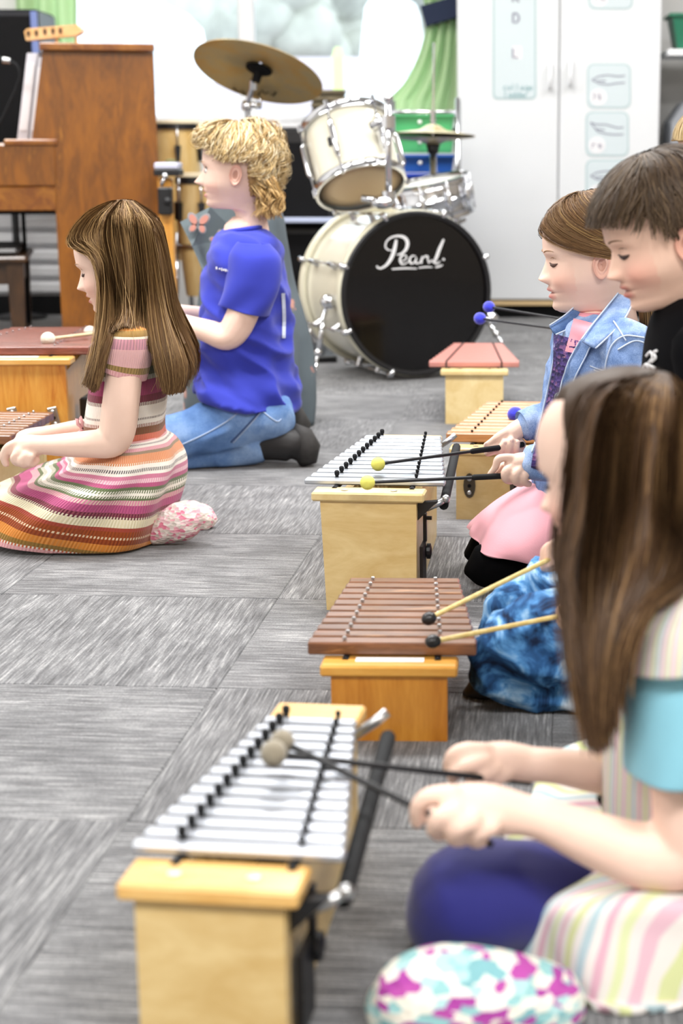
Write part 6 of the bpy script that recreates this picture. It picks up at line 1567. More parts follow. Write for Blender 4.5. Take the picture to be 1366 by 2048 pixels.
# open front: lining strip, plackets, seams, pocket, button
st = strip_on(HJK, [(1110, 668), (1108, 735), (1096, 800), (1080, 860), (1068, 905), (1062, 935)], [(1160, 682), (1136, 735), (1118, 800), (1102, 860), (1090, 905), (1078, 940)], .003, 8, 30, DY - .1); st.build('lining', LINE, jo, smooth=True)
st = strip_on(HJK, [(1148, 640), (1140, 676), (1128, 716)], [(1192, 650), (1174, 684), (1140, 714)], .003, 8, 16, DY - .1); st.build('inner_top', PINKT, jo, smooth=True)
st = strip_on(HJK, [(1166, 680), (1138, 735), (1121, 800), (1105, 860), (1092, 905), (1084, 945)], [(1188, 690), (1160, 745), (1143, 805), (1128, 865), (1116, 910), (1108, 948)], .006, 6, 30, DY - .13); po = st.build('placket', DEN, jo, smooth=True); po.modifiers.new('t', 'SOLIDIFY').thickness = .003
for pts in ([(1167, 681), (1139, 735), (1122, 800), (1106, 860), (1093, 905), (1085, 945)], [(1187, 692), (1159, 746), (1142, 806), (1127, 866), (1115, 911)]):
    seam(pts, lambda x, y, o: HJK(x, y, .008), .0014, jo, STITCH)
for pts in ([(1112, 672), (1108, 720), (1094, 790), (1078, 860), (1064, 905)], [(1180, 732), (1210, 742), (1240, 748), (1262, 748)], [(1188, 740), (1225, 752), (1258, 756)], [(1288, 676), (1250, 672), (1225, 690), (1214, 720), (1210, 752)], [(1226, 640), (1240, 662), (1252, 682)], [(1296, 690), (1270, 682), (1236, 700)]):
    seam(pts, lambda x, y, o: HJK(x, y, .001), .0015, jo, STITCH)
def flapon(poly, offs, th, nm, m=DEN, Yfb=DY - .13):
    Q = [(HJK(x, y, o) or at(x, y, Yfb)) for (x, y), o in zip(poly, offs)]
    c = sum(Q, Vector()) / len(Q); b = MB(); n = len(Q); d = Vector((0, th, 0))
    b.add(Q + [c + Vector((0, -.004, 0))] + [q + d for q in Q] + [c + d], [(i, (i + 1) % n, n) for i in range(n)] + [((i + 1) % n + n + 1, i + n + 1, 2 * n + 1) for i in range(n)] + [((i + 1) % n, i, n + 1 + i, n + 1 + (i + 1) % n) for i in range(n)])
    return b.build(nm, m, jo, smooth=False)
def collar_strip(inner, outer, nm, m):
    I = spline(inner, 16); O = spline(outer, 16); b = MB(); nu = 6; vs_ = []
    for a, c in zip(I, O):
        for k in range(nu):
            f = k / (nu - 1); q = a + (c - a) * f; p_ = at(q[0], q[1], q[2]); p_.y -= .006 * math.sin(PI * f); vs_.append(p_)
    b.add(vs_, [(i * nu + k, (i + 1) * nu + k, (i + 1) * nu + k + 1, i * nu + k + 1) for i in range(15) for k in range(nu - 1)])
    o = b.build(nm, m, jo, smooth=True); o.modifiers.new('t', 'SOLIDIFY').thickness = .005
    for side in (I, O):
        q = MB(); q.tube([at(x, y, Y - .006) for x, y, Y in side], .0016, 5); q.build('seam', STITCH, o, smooth=True)
collar_strip([(1236, 586, DY - .055), (1210, 618, DY - .085), (1184, 650, DY - .125), (1162, 680, DY - .150)], [(1268, 600, DY - .075), (1250, 636, DY - .125), (1222, 668, DY - .158), (1191, 697, DY - .168)], 'collar', DEN)
collar_strip([(1152, 610, DY - .02), (1130, 630, DY - .05), (1099, 651, DY - .07)], [(1166, 634, DY - .03), (1148, 652, DY - .06), (1112, 669, DY - .085)], 'collar', DEND)
for poly in ([(1234, 590), (1208, 624), (1180, 655), (1164, 679), (1190, 692), (1222, 662), (1248, 632), (1262, 606)],):
    Q = [at(x, y, (DY - .13)) for x, y in poly]
b = MB(); q = HJK(1122, 793, .004) or at(1122, 793, DY - .14); b.lathe([(.0085, 0), (.0085, .002), (.007, .003), (.006, .002), (.003, .003), (.001, .003)], 18, frame_from_z((0, -1, .1), q)); b.build('button', mat('pewter_button', '#8d949e', .35, .8), jo, smooth=True, auto=40)
flapon([(1148, 762), (1168, 772), (1176, 786), (1190, 770), (1172, 758)], [.004, .006, .009, .005, .004], .004, 'pocket_flap', DEN)
for (x0, y0, x1, y1, Yc2, w_) in ((1044, 905, 1052, 972, Yn, .012), (1022, 850, 1052, 898, Yf, .010)):
    pass
# cuffs
def cuff(p0, p1, r0, r1, nm='cuff'):
    a0, a1 = at(*p0), at(*p1); d = (a1 - a0).normalized(); b = MB(); K = 28; M_ = frame_from_z(d, a0)
    L_ = (a1 - a0).length
    b.lathe([(r0 * .82, .002), (r0, -.001), (r0 * 1.03, .003), (r1 * 1.03, L_), (r1 * .9, L_ + .002)], K, M_, cap=False); return b.build(nm, DEN, jo, smooth=True, auto=50)
cuff((1056, 926, Yn), (1092, 926, Yn), .031, .034); cuff((1046, 852, Yf + .01), (1078, 840, Yf + .022), .0285, .0295)
# slicked-back hair with a ponytail
rng = np.random.default_rng(9); hr = MB()
def hl(P):
    x, z = P[..., 0], P[..., 2]
    line = np.where(x > .30, .235, np.where(x > .02, .235 - (.30 - x) * .72, np.where(x > -.10, .035, -.02 - np.clip((-.10 - x), 0, .2) * 1.4)))
    return line
def kp(P): return np.clip((P[..., 2] - hl(P)) / .04, 0, 1)
scalp_cap(hr, H, kp, .035, '#6a4c2f')
N = 2600; m = 18; paths = []
while len(paths) < N:
    v0 = rng.uniform(.0, .34); ph0 = rng.uniform(-2.6, 2.6); P0, _ = H.pn(np.array([v0]), np.array([ph0]))
    if P0[0, 2] < hl(P0)[0] + .012: continue
    sg = 1 if ph0 > 0 else -1; t = np.linspace(0, 1, m); e = t ** .9
    v1, ph1 = .33 + rng.normal(0, .012), sg * (PI - .12)
    v = v0 + (v1 - v0) * t + .03 * np.sin(PI * t) * (1 if v0 < .2 else -.2); ph = ph0 + (ph1 - ph0) * e
    P, Nn = H.pn(v, ph); off = .036 + .012 * rng.random() + .012 * np.sin(PI * t); paths.append(P + Nn * off[:, None])
paths = np.array(paths); W = H.tow(paths.reshape(-1, 3)).reshape(paths.shape)
strands(hr, W, .00055, ['#4a3420', '#6b4d30', '#7d5f3f', '#5a4129', '#7d6040'], rng=rng, jit=.1)
k2 = rng.choice(N, 150); strands(hr, W[k2] + rng.normal(0, .0012, (150, 1, 3)), .00035, ['#94754a', '#a98a5a'], rng=rng)
# gold-lit hairline
# ponytail behind the neck
tail = [[(1270 + dx, 545, DY + .02 + dz), (1290 + dx, 580, DY + .02 + dz), (1298 + dx, 640, DY + .05 + dz), (1296 + dx * .8, 720, DY + .1 + dz), (1290 + dx * .5, 800, DY + .13 + dz)] for dx, dz in ((-16, -.03), (0, -.045), (16, -.03), (20, .02))]
A = guides_w(tail, 16, 10); sheet_into(hr, A, '#5a4129'); strands(hr, fall(A, 500, rng, .005, m=12), .0008, ['#4a3420', '#7d5f3f', '#a9854f', '#5a4129'], rng=rng)
hr.build('hair', HAIRM, dgp, smooth=True)
# her mallets
h1_ = at(756, 928, atz(756, 928, .240).y); e1_ = at(1046, 889, Yf - .006)
mallet('yellow-headed mallet held in the far hand of the girl in denim', h1_, .0125, e1_, .0030, YELLOWR, BLACKST, .63, BLACKRUB, (1, 1, 1.0))
h2_ = at(735, 965, atz(735, 965, .236).y); e2_ = at(1048, 950, Yn)
mallet('yellow-headed mallet held in the near hand of the girl in denim', h2_, .0125, e2_, .0030, YELLOWR, BLACKST, .66, BLACKRUB, (1, 1, 1.0))

# ================================================================== boy in the black top and tie-dye trousers
SK4 = '#eec8b3'; KY = 2.30
db = person('boy with short brown hair in a black top and blue tie-dye trousers, looking down', (at(1330, 1420, KY).x, KY, 0))
H = Head(1330, 466, KY, .2, pitch=21, yaw=8, nose=.95, chub=1.3)
sk = MB(); An = KY - .10
limb(sk, [(1390, 700, KY, 70), (1420, 850, KY, 110), (1420, 1050, KY, 110)], 14)
limb(sk, [(1420, 860, KY - .15, 50), (1390, 1010, KY - .17, 45), (1330, 1120, KY - .16, 40), (1240, 1170, KY - .14, 30), (1180, 1210, KY - .13, 26), (1155, 1220, KY - .13, 28), (1140, 1226, KY - .13, 22)], 16)
for k in range(4): finger(sk, [(1150, 1205 + k * 13, KY - .15), (1130, 1210 + k * 13, KY - .15), (1120, 1222 + k * 11, KY - .135), (1136, 1230 + k * 8, KY - .12)], 11)
limb(sk, [(1400, 860, KY + .13, 46), (1360, 980, KY + .13, 42), (1260, 1060, KY + .08, 32), (1160, 1090, KY + .03, 24), (1125, 1096, KY + .02, 26), (1110, 1102, KY + .02, 22)], 16)
for k in range(4): finger(sk, [(1118, 1084 + k * 11, KY), (1096, 1094 + k * 11, KY - .004), (1088, 1108 + k * 9, KY + .008), (1104, 1116 + k * 7, KY + .02)], 10)
finger(sk, [(1128, 1084, KY + .03), (1108, 1092, KY + .04), (1092, 1108, KY + .035), (1084, 1122, KY + .03)], 10)
sk = remesh(sk, .0034, 3)
skm = merge_skin(sk, H, SK4, lip='#c4766c', blush='#e79c8b', bl=.6); bo = skm.build('body', SKINM, db, smooth=True); H.face_parts(bo, brow='#7a5a40', lash='#352420', browr=.011)
BLKTOP = mat('black_jersey', '#08080b', .9, spec=.08)
tp = ring_loft([(1340, 596, 1500, 560, .07), (1310, 625, 1520, 600, .12), (1292, 680, 1540, 680, .15), (1284, 760, 1550, 760, .16), (1280, 900, 1556, 900, .16), (1275, 1050, 1560, 1050, .16), (1270, 1160, 1560, 1160, .165)], KY, 50, 72, .92, None, True)
tpo = tp.build('black_top', BLKTOP, db, smooth=True); HT_ = hitter(tp)
b = MB(); limb(b, [(1400, 700, KY - .14, 60), (1420, 800, KY - .16, 62), (1418, 880, KY - .16, 58)], 18); b.build('sleeve', BLKTOP, tpo, smooth=True)
b = MB(); limb(b, [(1400, 700, KY + .13, 60), (1400, 800, KY + .14, 58), (1396, 880, KY + .13, 54)], 18); b.build('sleeve', BLKTOP, tpo, smooth=True)
for stx in ([(1288, 738), (1296, 728), (1300, 742), (1292, 748)], [(1296, 712), (1304, 704), (1308, 716), (1300, 728), (1312, 736)], [(1306, 724), (1314, 716), (1310, 706), (1316, 702)], [(1284, 744), (1292, 752), (1304, 744)]):
    Q = [HT_(x, y, .002) or at(x, y, KY - .1) for x, y in spline(stx, 14)]; b = MB(); b.tube(Q, .0022, 6); b.build('lettering', WHITEINK, tpo, smooth=True)
def tiedye():
    m, nt, b = _new('blue_tie_dye'); v = coords(nt); n = noise_n(nt, v, 14, 5, .6, 1.2)
    r = ramp(nt, [(.34, C('#13213c')), (.42, C('#27507f')), (.49, C('#4d82b6')), (.57, C('#93b8d8')), (.65, C('#d3e0ec'))], n); nt.links.new(r.outputs[0], b.inputs['Base Color']); b.inputs['Roughness'].default_value = .85; b.inputs['Specular IOR Level'].default_value = .2; return m
TIED = tiedye(); tr = MB()
limb(tr, [(1400, 1150, KY, 110), (1400, 1260, KY, 120)], 16)
limb(tr, [(1380, 1250, KY - .09, 100), (1250, 1260, KY - .09, 92), (1110, 1275, KY - .09, 84), (1035, 1300, KY - .08, 76), (1010, 1335, KY - .06, 66), (1070, 1362, KY - .05, 60), (1200, 1372, KY - .05, 56), (1330, 1370, KY - .05, 54)], 20)
limb(tr, [(1380, 1200, KY + .09, 96), (1250, 1190, KY + .09, 88), (1120, 1195, KY + .10, 82), (1050, 1225, KY + .10, 74), (1040, 1270, KY + .10, 64), (1120, 1300, KY + .10, 56), (1280, 1310, KY + .09, 52)], 20)
tr = remesh(tr, .0065, 3)
dgn = tr.v.copy(); dgn[:, 2] += .6 * dgn[:, 0]
tr.v = tr.v + tr.n * ((1 - np.abs(vnoise(dgn, (10, 10, 22), 4.0)) * 2.4) * .011 + vnoise(dgn, (26, 26, 40), 1.0) * .004)[:, None]; tr.v[:, 2] = np.maximum(tr.v[:, 2], .004)
tr.build('trousers', TIED, db, smooth=True)
s_ = MB(); limb(s_, [(950, 1392, KY + .0, 28), (985, 1370, KY + .0, 44), (1030, 1372, KY + .02, 46)], 14); s_ = remesh(s_, .006, 2); s_.v[:, 2] = np.maximum(s_.v[:, 2], .003); s_.build('shoe', BLKSH, db, smooth=True)
# short brown hair combed forward
rng = np.random.default_rng(12); hr = MB()
def hl2(P):
    x, z = P[..., 0], P[..., 2]
    return np.where(x > .20, .23, np.where(x > .06, .23 - (.20 - x) * 1.2, np.where(x > .0, .06 - (.06 - x) * 2.0, np.where(x > -.17, .085, -.22))))
def kp(P): return np.clip((P[..., 2] - hl2(P)) / .03, 0, 1)
scalp_cap(hr, H, kp, .05, '#4a3a2a')
N = 5200; m = 10; paths = []
while len(paths) < N:
    v0 = rng.uniform(.0, .42); ph0 = rng.uniform(-PI, PI); P0, _ = H.pn(np.array([v0]), np.array([ph0]))
    if P0[0, 2] < hl2(P0)[0] + .01: continue
    ap = abs(ph0); vmax = np.interp(ap, [0, .6, 1.0, 1.15, 1.3, 1.42, 1.5, 2.0, 2.15, PI], [.195, .195, .21, .235, .29, .29, .25, .25, .36, .38])
    if v0 > vmax - .02: continue
    t = np.linspace(0, 1, m); L = min(rng.uniform(.05, .10) * (1.0 if ap < 1 else .8), vmax - v0)
    v = v0 + L * t; ph = ph0 + (-np.sign(ph0) * .16 * (ap > .4) * (ap < 1.2) + rng.normal(0, .05)) * t
    P, Nn = H.pn(v, ph); fr_ = max(0, math.cos(ph0)); off = .045 + .03 * rng.random() + (.02 + .05 * fr_ * (v0 > .08)) * t * rng.random(); paths.append(P + Nn * off[:, None])
paths = np.array(paths); W = H.tow(paths.reshape(-1, 3)).reshape(paths.shape)
strands(hr, W, .0008, ['#3a2d20', '#4a3a2a', '#5c4a36', '#44352a', '#6b5842'], rng=rng, jit=.15, tip=.2)
hr.build('hair', HAIRM, db, smooth=True)
mallet('black-headed bamboo mallet further from the camera, held by the boy in black', at(858, 1237, atz(858, 1237, .148).y), .0095, at(1140, 1098, KY + .01), .0035, BLACKR2, BAMBOO, None, None, (1, 1, 1.15))
mallet('black-headed bamboo mallet nearer the camera, held by the boy in black', at(866, 1283, atz(866, 1283, .148).y), .0095, at(1170, 1222, KY - .13), .0035, BLACKR2, BAMBOO, None, None, (1, 1, 1.15))
# ================================================================== girl in the foreground, long brown hair
SK5 = '#f1d0be'; GY = 1.64
fg = person('girl with long brown hair in a pastel striped tunic, nearest the camera', (at(1350, 2100, GY).x, GY, 0))
H = Head(1230, 932, GY, .186, pitch=15, yaw=-24, nose=.9)
sk = MB(); Yn = 1.46; Yf = 1.66
limb(sk, [(1380, 1210, GY, 90), (1380, 1350, GY, 140), (1380, 1560, GY, 150), (1380, 1740, GY, 150)], 16)
# near arm
limb(sk, [(1372, 1400, Yn, 78), (1376, 1540, Yn, 78), (1384, 1640, Yn, 80), (1370, 1700, Yn, 76), (1290, 1712, Yn, 68), (1180, 1676, Yn, 55), (1090, 1640, Yn, 44), (1030, 1628, Yn, 42)], 20)
limb(sk, [(1050, 1630, Yn, 42), (975, 1618, Yn, 52), (915, 1612, Yn, 46)], 18)
finger(sk, [(905, 1590, Yn - .008), (862, 1592, Yn - .01), (838, 1612, Yn - .006), (834, 1645, Yn)], [24, 20, 19, 15])
finger(sk, [(912, 1624, Yn - .026), (880, 1634, Yn - .03), (868, 1658, Yn - .022), (880, 1672, Yn - .008)], [23, 20, 18, 14])
finger(sk, [(946, 1640, Yn - .03), (916, 1656, Yn - .034), (908, 1676, Yn - .024), (922, 1682, Yn - .008)], [23, 20, 18, 14])
finger(sk, [(984, 1652, Yn - .026), (956, 1668, Yn - .028), (950, 1682, Yn - .018), (964, 1684, Yn - .006)], [20, 17, 16, 13])
finger(sk, [(980, 1600, Yn + .03), (925, 1604, Yn + .04), (880, 1618, Yn + .036), (850, 1636, Yn + .028)], [22, 19, 17, 14])
# far arm
limb(sk, [(1360, 1400, Yf + .1, 60), (1350, 1500, Yf + .1, 56), (1290, 1548, Yf + .06, 50), (1200, 1545, Yf + .02, 44), (1110, 1532, Yf, 36), (1050, 1528, Yf, 36)], 18)
limb(sk, [(1060, 1528, Yf, 36), (1010, 1524, Yf, 42), (960, 1524, Yf, 38)], 16)
finger(sk, [(970, 1504, Yf - .008), (930, 1500, Yf - .012), (904, 1512, Yf - .01), (896, 1536, Yf - .004)], [20, 17, 15, 12])
finger(sk, [(970, 1524, Yf - .02), (936, 1532, Yf - .026), (912, 1546, Yf - .02), (904, 1558, Yf - .01)], [19, 17, 15, 12])
finger(sk, [(990, 1540, Yf - .022), (962, 1554, Yf - .026), (944, 1564, Yf - .018), (950, 1572, Yf - .006)], [18, 16, 14, 11])
finger(sk, [(1012, 1548, Yf - .02), (990, 1562, Yf - .022), (976, 1570, Yf - .014), (984, 1576, Yf - .004)], [16, 14, 13, 10])
finger(sk, [(1000, 1510, Yf + .024), (952, 1512, Yf + .03), (918, 1526, Yf + .026), (900, 1544, Yf + .018)], [18, 15, 14, 11])
limb(sk, [(1380, 1700, GY, 100), (1340, 1800, GY - .04, 70), (1150, 1810, GY - .06, 60), (960, 1810, GY - .11, 60), (940, 1860, GY - .10, 50), (1000, 1990, GY - .08, 40)], 14)
sk = remesh(sk, .0034, 3)
skm = merge_skin(sk, H, SK5); bo = skm.build('body', SKINM, fg, smooth=True); H.face_parts(bo, brow='#8a6848')
# pastel striped tunic
PAST = [(.0, '#e9dfe0')]
def pastel(name, n, axis, off=0.0):
    cols = ['#dcd7d3', '#d9b3bf', '#dfdad4', '#ccd29c', '#dcd8d4', '#adc4cb', '#e0dbd6', '#d5a9b8', '#dad6cf', '#cfd6a8']
    m, nt, b = _new(name); uv = nd(nt, 'ShaderNodeUVMap'); sp = nd(nt, 'ShaderNodeSeparateXYZ'); nt.links.new(uv.outputs[0], sp.inputs[0])
    w = noise_n(nt, coords(nt), 7, 2); a = nd(nt, 'ShaderNodeMath', operation='MULTIPLY_ADD'); nt.links.new(w, a.inputs[0]); a.inputs[1].default_value = .03; nt.links.new(sp.outputs[axis], a.inputs[2])
    s1 = nd(nt, 'ShaderNodeMath', operation='MULTIPLY_ADD'); nt.links.new(a.outputs[0], s1.inputs[0]); s1.inputs[1].default_value = n; nt.links.new(sp.outputs[1 - axis], s1.inputs[2]) if off else None
    fr = nd(nt, 'ShaderNodeMath', operation='FRACT'); nt.links.new(s1.outputs[0], fr.inputs[0])
    r = ramp(nt, [(i / len(cols), C(c)) for i, c in enumerate(cols)], fr.outputs[0], 'CONSTANT'); nt.links.new(r.outputs[0], b.inputs['Base Color']); b.inputs['Roughness'].default_value = .9; b.inputs['Specular IOR Level'].default_value = .15; return m
PASTM = pastel('pastel_seersucker', 11, 0, 1.0); PASTB = pastel('pastel_stripe_bodice', 16, 0)
bdc = ring_loft(rows_std([(1165, 1290, 1450, .06), (1190, 1262, 1490, .11), (1250, 1240, 1520, .15), (1350, 1220, 1540, .155), (1480, 1208, 1550, .15), (1600, 1206, 1556, .15), (1700, 1206, 1560, .152)]), GY, 50, 80, .93, None, True)
bco = bdc.build('tunic_bodice', PASTB, fg, smooth=True)
def fold_t(u, v): return .012 * math.sin(u * 26 + 3 * v) * v + .006 * math.sin(u * 55 - 4 * v)
tk = ring_loft([(1206, 1650, 1558, 1650, .15), (1120, 1680, 1570, 1690, .18, -.03), (1050, 1706, 1590, 1720, .225, -.055), (1022, 1760, 1610, 1790, .235, -.055), (1018, 1850, 1630, 1870, .245, -.045), (1014, 1940, 1650, 1960, .245, -.03), (1010, 2010, 1660, 2030, .245, -.01), (1008, 2050, 1660, 2060, .24)], GY, 70, 120, .62, fold_t)
tk.v = [(x, y, max(z, .006)) for x, y, z in tk.v]
tko = tk.build('tunic_skirt', PASTM, fg, smooth=True); tko.modifiers.new('t', 'SOLIDIFY').thickness = .004
# layered short sleeves: pastel cap over light blue
LBLUE = cloth('light_blue_jersey', '#8cc8da', .85, var=(5, .04))
for Ys, sg in ((Yn + .015, -1), (GY + .165, 1)):
    q = ring_loft([(1290, 1240, 1440, 1230, .04), (1258, 1280, 1470, 1270, .062), (1244, 1350, 1476, 1340, .07), (1246, 1450, 1470, 1450, .07), (1250, 1530, 1464, 1524, .07)], Ys, 34, 56, .92, lambda u, v: .002 * math.sin(u * 30 + 8 * v))
    o = q.build('blue_sleeve', LBLUE, fg, smooth=True); o.modifiers.new('t', 'SOLIDIFY').thickness = .003
    q = ring_loft([(1330, 1170, 1430, 1166, .03), (1280, 1190, 1465, 1186, .06), (1248, 1222, 1480, 1216, .074), (1234, 1262, 1486, 1252, .08), (1226, 1318, 1486, 1282, .082)], Ys, 26, 56, .92)
    o = q.build('cap_sleeve', PASTB, fg, smooth=True); o.modifiers.new('t', 'SOLIDIFY').thickness = .003
# navy leggings and patterned slippers
NAVY = cloth('navy_leggings', '#24256e', .7, sheen=.3); lg2 = MB()
limb(lg2, [(1330, 1790, GY - .04, 100), (1180, 1796, GY - .06, 104), (1050, 1796, GY - .10, 114), (950, 1802, GY - .12, 118), (920, 1832, GY - .12, 110), (950, 1900, GY - .11, 96), (1010, 1980, GY - .10, 80), (1060, 2060, GY - .08, 70)], 20)
limb(lg2, [(1330, 1760, GY + .10, 96), (1180, 1730, GY + .10, 90), (1090, 1724, GY + .08, 70), (1060, 1760, GY + .07, 66), (1080, 1900, GY + .07, 56)], 18)
lg2 = remesh(lg2, .006, 4); wrinkle(lg2, .003, (14, 14, 20), True, 2.0); lg2.v[:, 2] = np.maximum(lg2.v[:, 2], .004); lg2.build('leggings', NAVY, fg, smooth=True)
SLIP = speckle_mat('magenta_teal_slipper', ['#dfe3d9', '#a13c97', '#8fc0c2', '#e6e2d6', '#b04aa0', '#a9cfd0', '#ece8dc', '#7aaeb5', '#e0dccf'], 75)
s_ = MB(); limb(s_, [(1090, 2010, Yn - .08, 88), (990, 2002, Yn - .09, 104), (890, 1998, Yn - .09, 110), (832, 2004, Yn - .09, 100), (804, 2016, Yn - .085, 78)], 20)
s_ = remesh(s_, .005, 4); s_.v[:, 2] = np.maximum(s_.v[:, 2], .003); s_.build('slipper', SLIP, fg, smooth=True)
# hair
rng = np.random.default_rng(21); hr = MB()
def kp(P): return np.clip(np.maximum((.12 - P[..., 0]) / .04, (P[..., 2] - .41) / .05) - (P[..., 2] < -.40) * 6, 0, 1)
scalp_cap(hr, H, kp, .03, '#3b2a1b')
gs = [[(1296, 746, GY - .0), (1222, 752, GY - .02), (1176, 790, GY - .04), (1158, 860, GY - .055), (1150, 950, GY - .07), (1138, 1060, GY - .085), (1126, 1170, GY - .10), (1136, 1300, GY - .13), (1162, 1420, GY - .14), (1178, 1500, GY - .14)],
      [(1304, 745, GY - .01), (1248, 760, GY - .045), (1208, 820, GY - .07), (1190, 910, GY - .085), (1176, 1020, GY - .10), (1160, 1120, GY - .115), (1160, 1230, GY - .15), (1170, 1340, GY - .18), (1186, 1440, GY - .19), (1196, 1510, GY - .19)],
      [(1314, 745, GY - .012), (1282, 766, GY - .06), (1256, 840, GY - .085), (1244, 940, GY - .1), (1234, 1040, GY - .112), (1224, 1130, GY - .13), (1212, 1230, GY - .18), (1208, 1330, GY - .205), (1210, 1420, GY - .21), (1216, 1490, GY - .21)],
      [(1326, 746, GY - .012), (1318, 780, GY - .06), (1308, 860, GY - .09), (1302, 960, GY - .105), (1292, 1060, GY - .12), (1276, 1150, GY - .16), (1256, 1220, GY - .21), (1244, 1290, GY - .23), (1234, 1370, GY - .23), (1230, 1440, GY - .23)],
      [(1338, 748, GY - .01), (1356, 790, GY - .045), (1360, 880, GY - .075), (1358, 980, GY - .095), (1350, 1060, GY - .12), (1334, 1130, GY - .17), (1312, 1180, GY - .21), (1290, 1216, GY - .24), (1268, 1262, GY - .245), (1252, 1330, GY - .245)],
      [(1346, 752, GY), (1392, 810, GY - .02), (1410, 900, GY - .04), (1414, 990, GY - .06), (1408, 1070, GY - .1), (1396, 1130, GY - .14), (1376, 1166, GY - .18), (1356, 1186, GY - .2), (1336, 1200, GY - .21), (1318, 1214, GY - .215)],
      [(1350, 756, GY), (1420, 830, GY), (1440, 920, GY), (1446, 1010, GY), (1444, 1100, GY), (1440, 1180, GY), (1436, 1260, GY), (1434, 1330, GY + .02), (1432, 1400, GY + .04), (1430, 1450, GY + .05)]]
A = guides_w(gs, 26, 44); mid = A.copy(); mid[:, :, 1] += .012; sheet_into(hr, mid[:, :19], '#3b2a1b')
Bm = A.copy(); Bm[:, :, 1] = 2 * GY - Bm[:, :, 1]; sheet_into(hr, Bm[:, :20], '#3b2a1b')
HCF = ['#3d2c1e', '#4b3624', '#553d29', '#453120', '#634a31']
strands(hr, fall(A, 4600, rng, .0035, t1=(.66, 1.0), m=14, lift=.008), .00065, HCF, rng=rng, jit=.12)
strands(hr, fall(A, 420, rng, .005, m=16, lift=.01), .0007, ['#6b5036', '#8a6b48', '#7a5d3e'], rng=rng)
strands(hr, fall(Bm, 500, rng, .004, m=12), .0013, HCF, rng=rng)
E_ = A[:8].copy(); E_[:, 4:16, 0] -= .006
strands(hr, fall(E_, 260, rng, .007, t0=(0, .3), t1=(.5, 1.0), m=16, lift=.012, wave=.004), .0007, HCF, rng=rng)
hr.build('hair', HAIRM, fg, smooth=True)
hq = at(547, 1507, atz(547, 1507, .205).y)
mallet('grey felt mallet with a black handle in the far hand of the nearest girl', hq, .0135, at(1060, 1566, Yf - .004), .0034, GREYF, BLACKST, None, None, (1, 1, .95))
mallet('grey felt mallet with a black handle in the near hand of the nearest girl', hq + Vector((.005, .030, .001)), .0125, at(985, 1690, Yn - .002), .0034, GREYF, BLACKST, None, None, (1, 1, .95))

# ================================================================== blond child at the right edge
EY = 3.75
bk = person('blond child mostly out of frame at the right edge behind the boy in black', (at(1420, 1000, EY).x, EY, 0))
H = Head(1432, 306, EY, .2, pitch=8, yaw=0)
sk = MB(); limb(sk, [(1415, 420, EY, 40), (1420, 520, EY, 62), (1420, 700, EY, 66)], 14)
limb(sk, [(1400, 560, EY - .11, 26), (1370, 660, EY - .12, 24), (1300, 682, EY - .1, 18), (1262, 676, EY - .1, 15), (1246, 674, EY - .1, 15)], 14)
for k in range(4): finger(sk, [(1250, 666 + k * 6, EY - .115), (1236, 668 + k * 6, EY - .115), (1232, 678 + k * 4, EY - .105), (1242, 682 + k * 3, EY - .095)], 5.5)
limb(sk, [(1410, 560, EY + .12, 26), (1390, 640, EY + .1, 24), (1310, 668, EY + .02, 17), (1262, 662, EY - .01, 14), (1248, 660, EY - .01, 14)], 14)
for k in range(4): finger(sk, [(1252, 652 + k * 6, EY - .022), (1238, 654 + k * 6, EY - .022), (1234, 664 + k * 4, EY - .014), (1244, 668 + k * 3, EY - .004)], 5.5)
sk = remesh(sk, .005, 3); skm = merge_skin(sk, H, SK2); bo = skm.build('body', SKINM, bk, smooth=True); H.face_parts(bo)
tp = ring_loft(rows_std([(408, 1390, 1446, .06), (430, 1368, 1470, .12), (500, 1355, 1485, .15), (650, 1350, 1490, .15), (780, 1345, 1495, .16), (880, 1330, 1510, .2)]), EY, 30, 48, .93, None, True); tp.v = [(x, y, max(z, .004)) for x, y, z in tp.v]; tp.build('grey_top', cloth('grey_jersey', '#5a6070', .85), bk, smooth=True)
rng = np.random.default_rng(31); hr = MB()
def kp(P): return np.clip((P[..., 2] - .16) / .06 + (P[..., 0] < .1) * 3 - (P[..., 2] < -.3) * 6, 0, 1)
scalp_cap(hr, H, kp, .05, '#b59a6c')
paths = []
for n in range(1400):
    v0 = rng.uniform(0, .2); ph0 = rng.uniform(-PI, PI); L = rng.uniform(.1, .2) if abs(ph0) < 1 else rng.uniform(.2, .4)
    t = np.linspace(0, 1, 10); v = np.minimum(v0 + L * t, .2 if abs(ph0) < 1 else .55); P, Nn = H.pn(v, ph0 + .1 * t); paths.append(P + Nn * (.055 + .03 * rng.random() * t)[:, None])
paths = np.array(paths); strands(hr, H.tow(paths.reshape(-1, 3)).reshape(paths.shape), .0011, ['#a08558', '#c4aa7a', '#dcc79c', '#b59a6c'], rng=rng, jit=.12); hr.build('hair', HAIRM, bk, smooth=True)
mallet('upper blue yarn mallet hovering above the furthest xylophone', at(978, 614, EY + .35), .0145, at(1262, 660, EY - .012), .0028, BLUEY, BLACKST, None, None, (1, 1, 1.1))
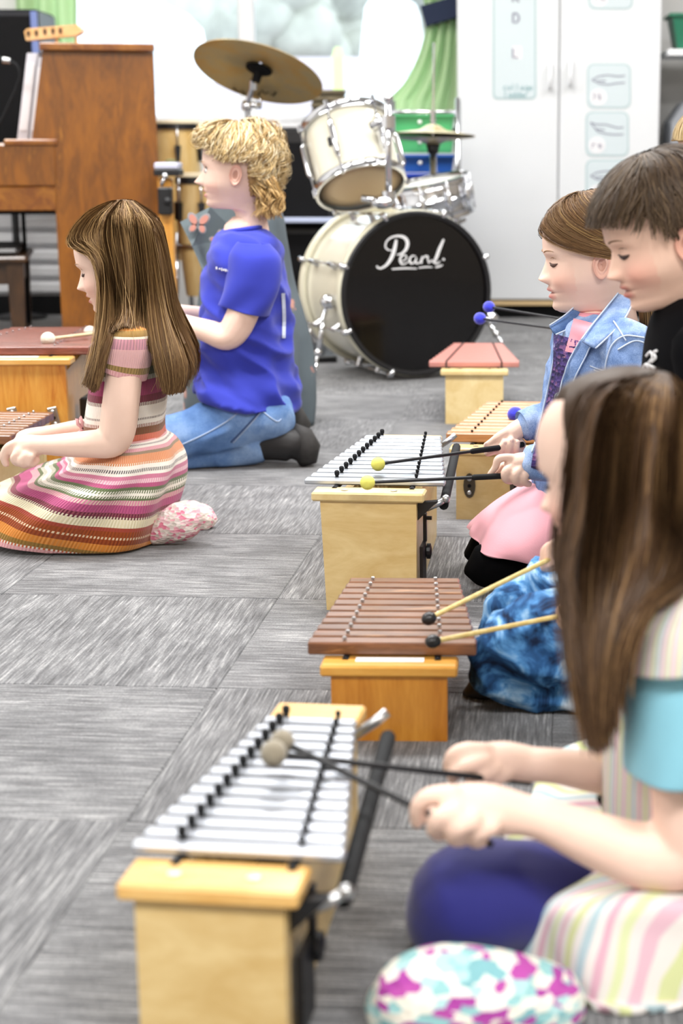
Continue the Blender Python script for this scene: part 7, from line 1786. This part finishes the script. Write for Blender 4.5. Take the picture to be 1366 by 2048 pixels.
mallet('lower blue yarn mallet hovering above the furthest xylophone', at(960, 637, EY + .3), .0150, at(1258, 677, EY - .105), .0028, BLUEY, BLACKST, None, None, (1, 1, 1.1))
p = at(1030, 828, 3.72)
zb = p.z; mallet('blue yarn mallet behind the denim sleeve over the light brown xylophone', p, .0165, at(1120, 800, 3.75), .0028, BLUEY, BLACKST, None, None, (1, 1, 1.1))
# mallets lying on the pine xylophone and in the striped girl's hands
mallet('cream yarn mallet lying on the pine xylophone, fully visible', at(96, 678, 4.03) , .017, at(215, 664, 4.16), .0042, CREAMY, PALEST, None, None, (1, 1, 1.05))
mallet('cream yarn mallet lying on the pine xylophone, mostly hidden by hair', at(180, 664, 4.3), .016, at(300, 668, 4.33), .0042, CREAMY, PALEST)
mallet('mallet held in the hands of the girl in stripes at the left edge', at(-46, 928, 3.40), .013, at(60, 900, LGY - .145), .0036, GREYF, PALEST)

# cream shoes behind the denim girl
CRS = mat('cream_suede', '#cdbf9f', .8, var=(20, .15)); TANS = mat('tan_sole', '#a8997a', .8)
for k, (pts, lb) in enumerate((([(1042, 774, 4.4, 19), (1052, 760, 4.4, 24), (1076, 755, 4.4, 23), (1098, 761, 4.4, 17)], 'cream rounded shoe on the carpet behind the denim girl, further one'), ([(1062, 796, 4.16, 21), (1080, 787, 4.16, 25), (1102, 789, 4.16, 23)], 'cream rounded shoe on the carpet behind the denim girl, nearer one'))):
    b = MB(); limb(b, pts, 16); b = remesh(b, .004, 4); zmin = b.v[:, 2].min(); b.v[:, 2] = np.where(b.v[:, 2] < .02 + zmin, zmin + .004, b.v[:, 2])
    t = thing('shoe', lb, 'shoe', (b.v[:, 0].mean(), b.v[:, 1].mean(), 0)); b.v[:, 2] *= 1.0
    b.v[:, 2] -= max(0, b.v[:, 2].min() - .004); so_ = b.build('shoe_upper', CRS, t, smooth=True)
    c_ = Vector(b.v.mean(0)); q = MB(); q.box((c_.x, c_.y, .006), ((b.v[:, 0].max() - b.v[:, 0].min()) * .8, .05, .012), bev=.004); q.build('shoe_sole', TANS, t)
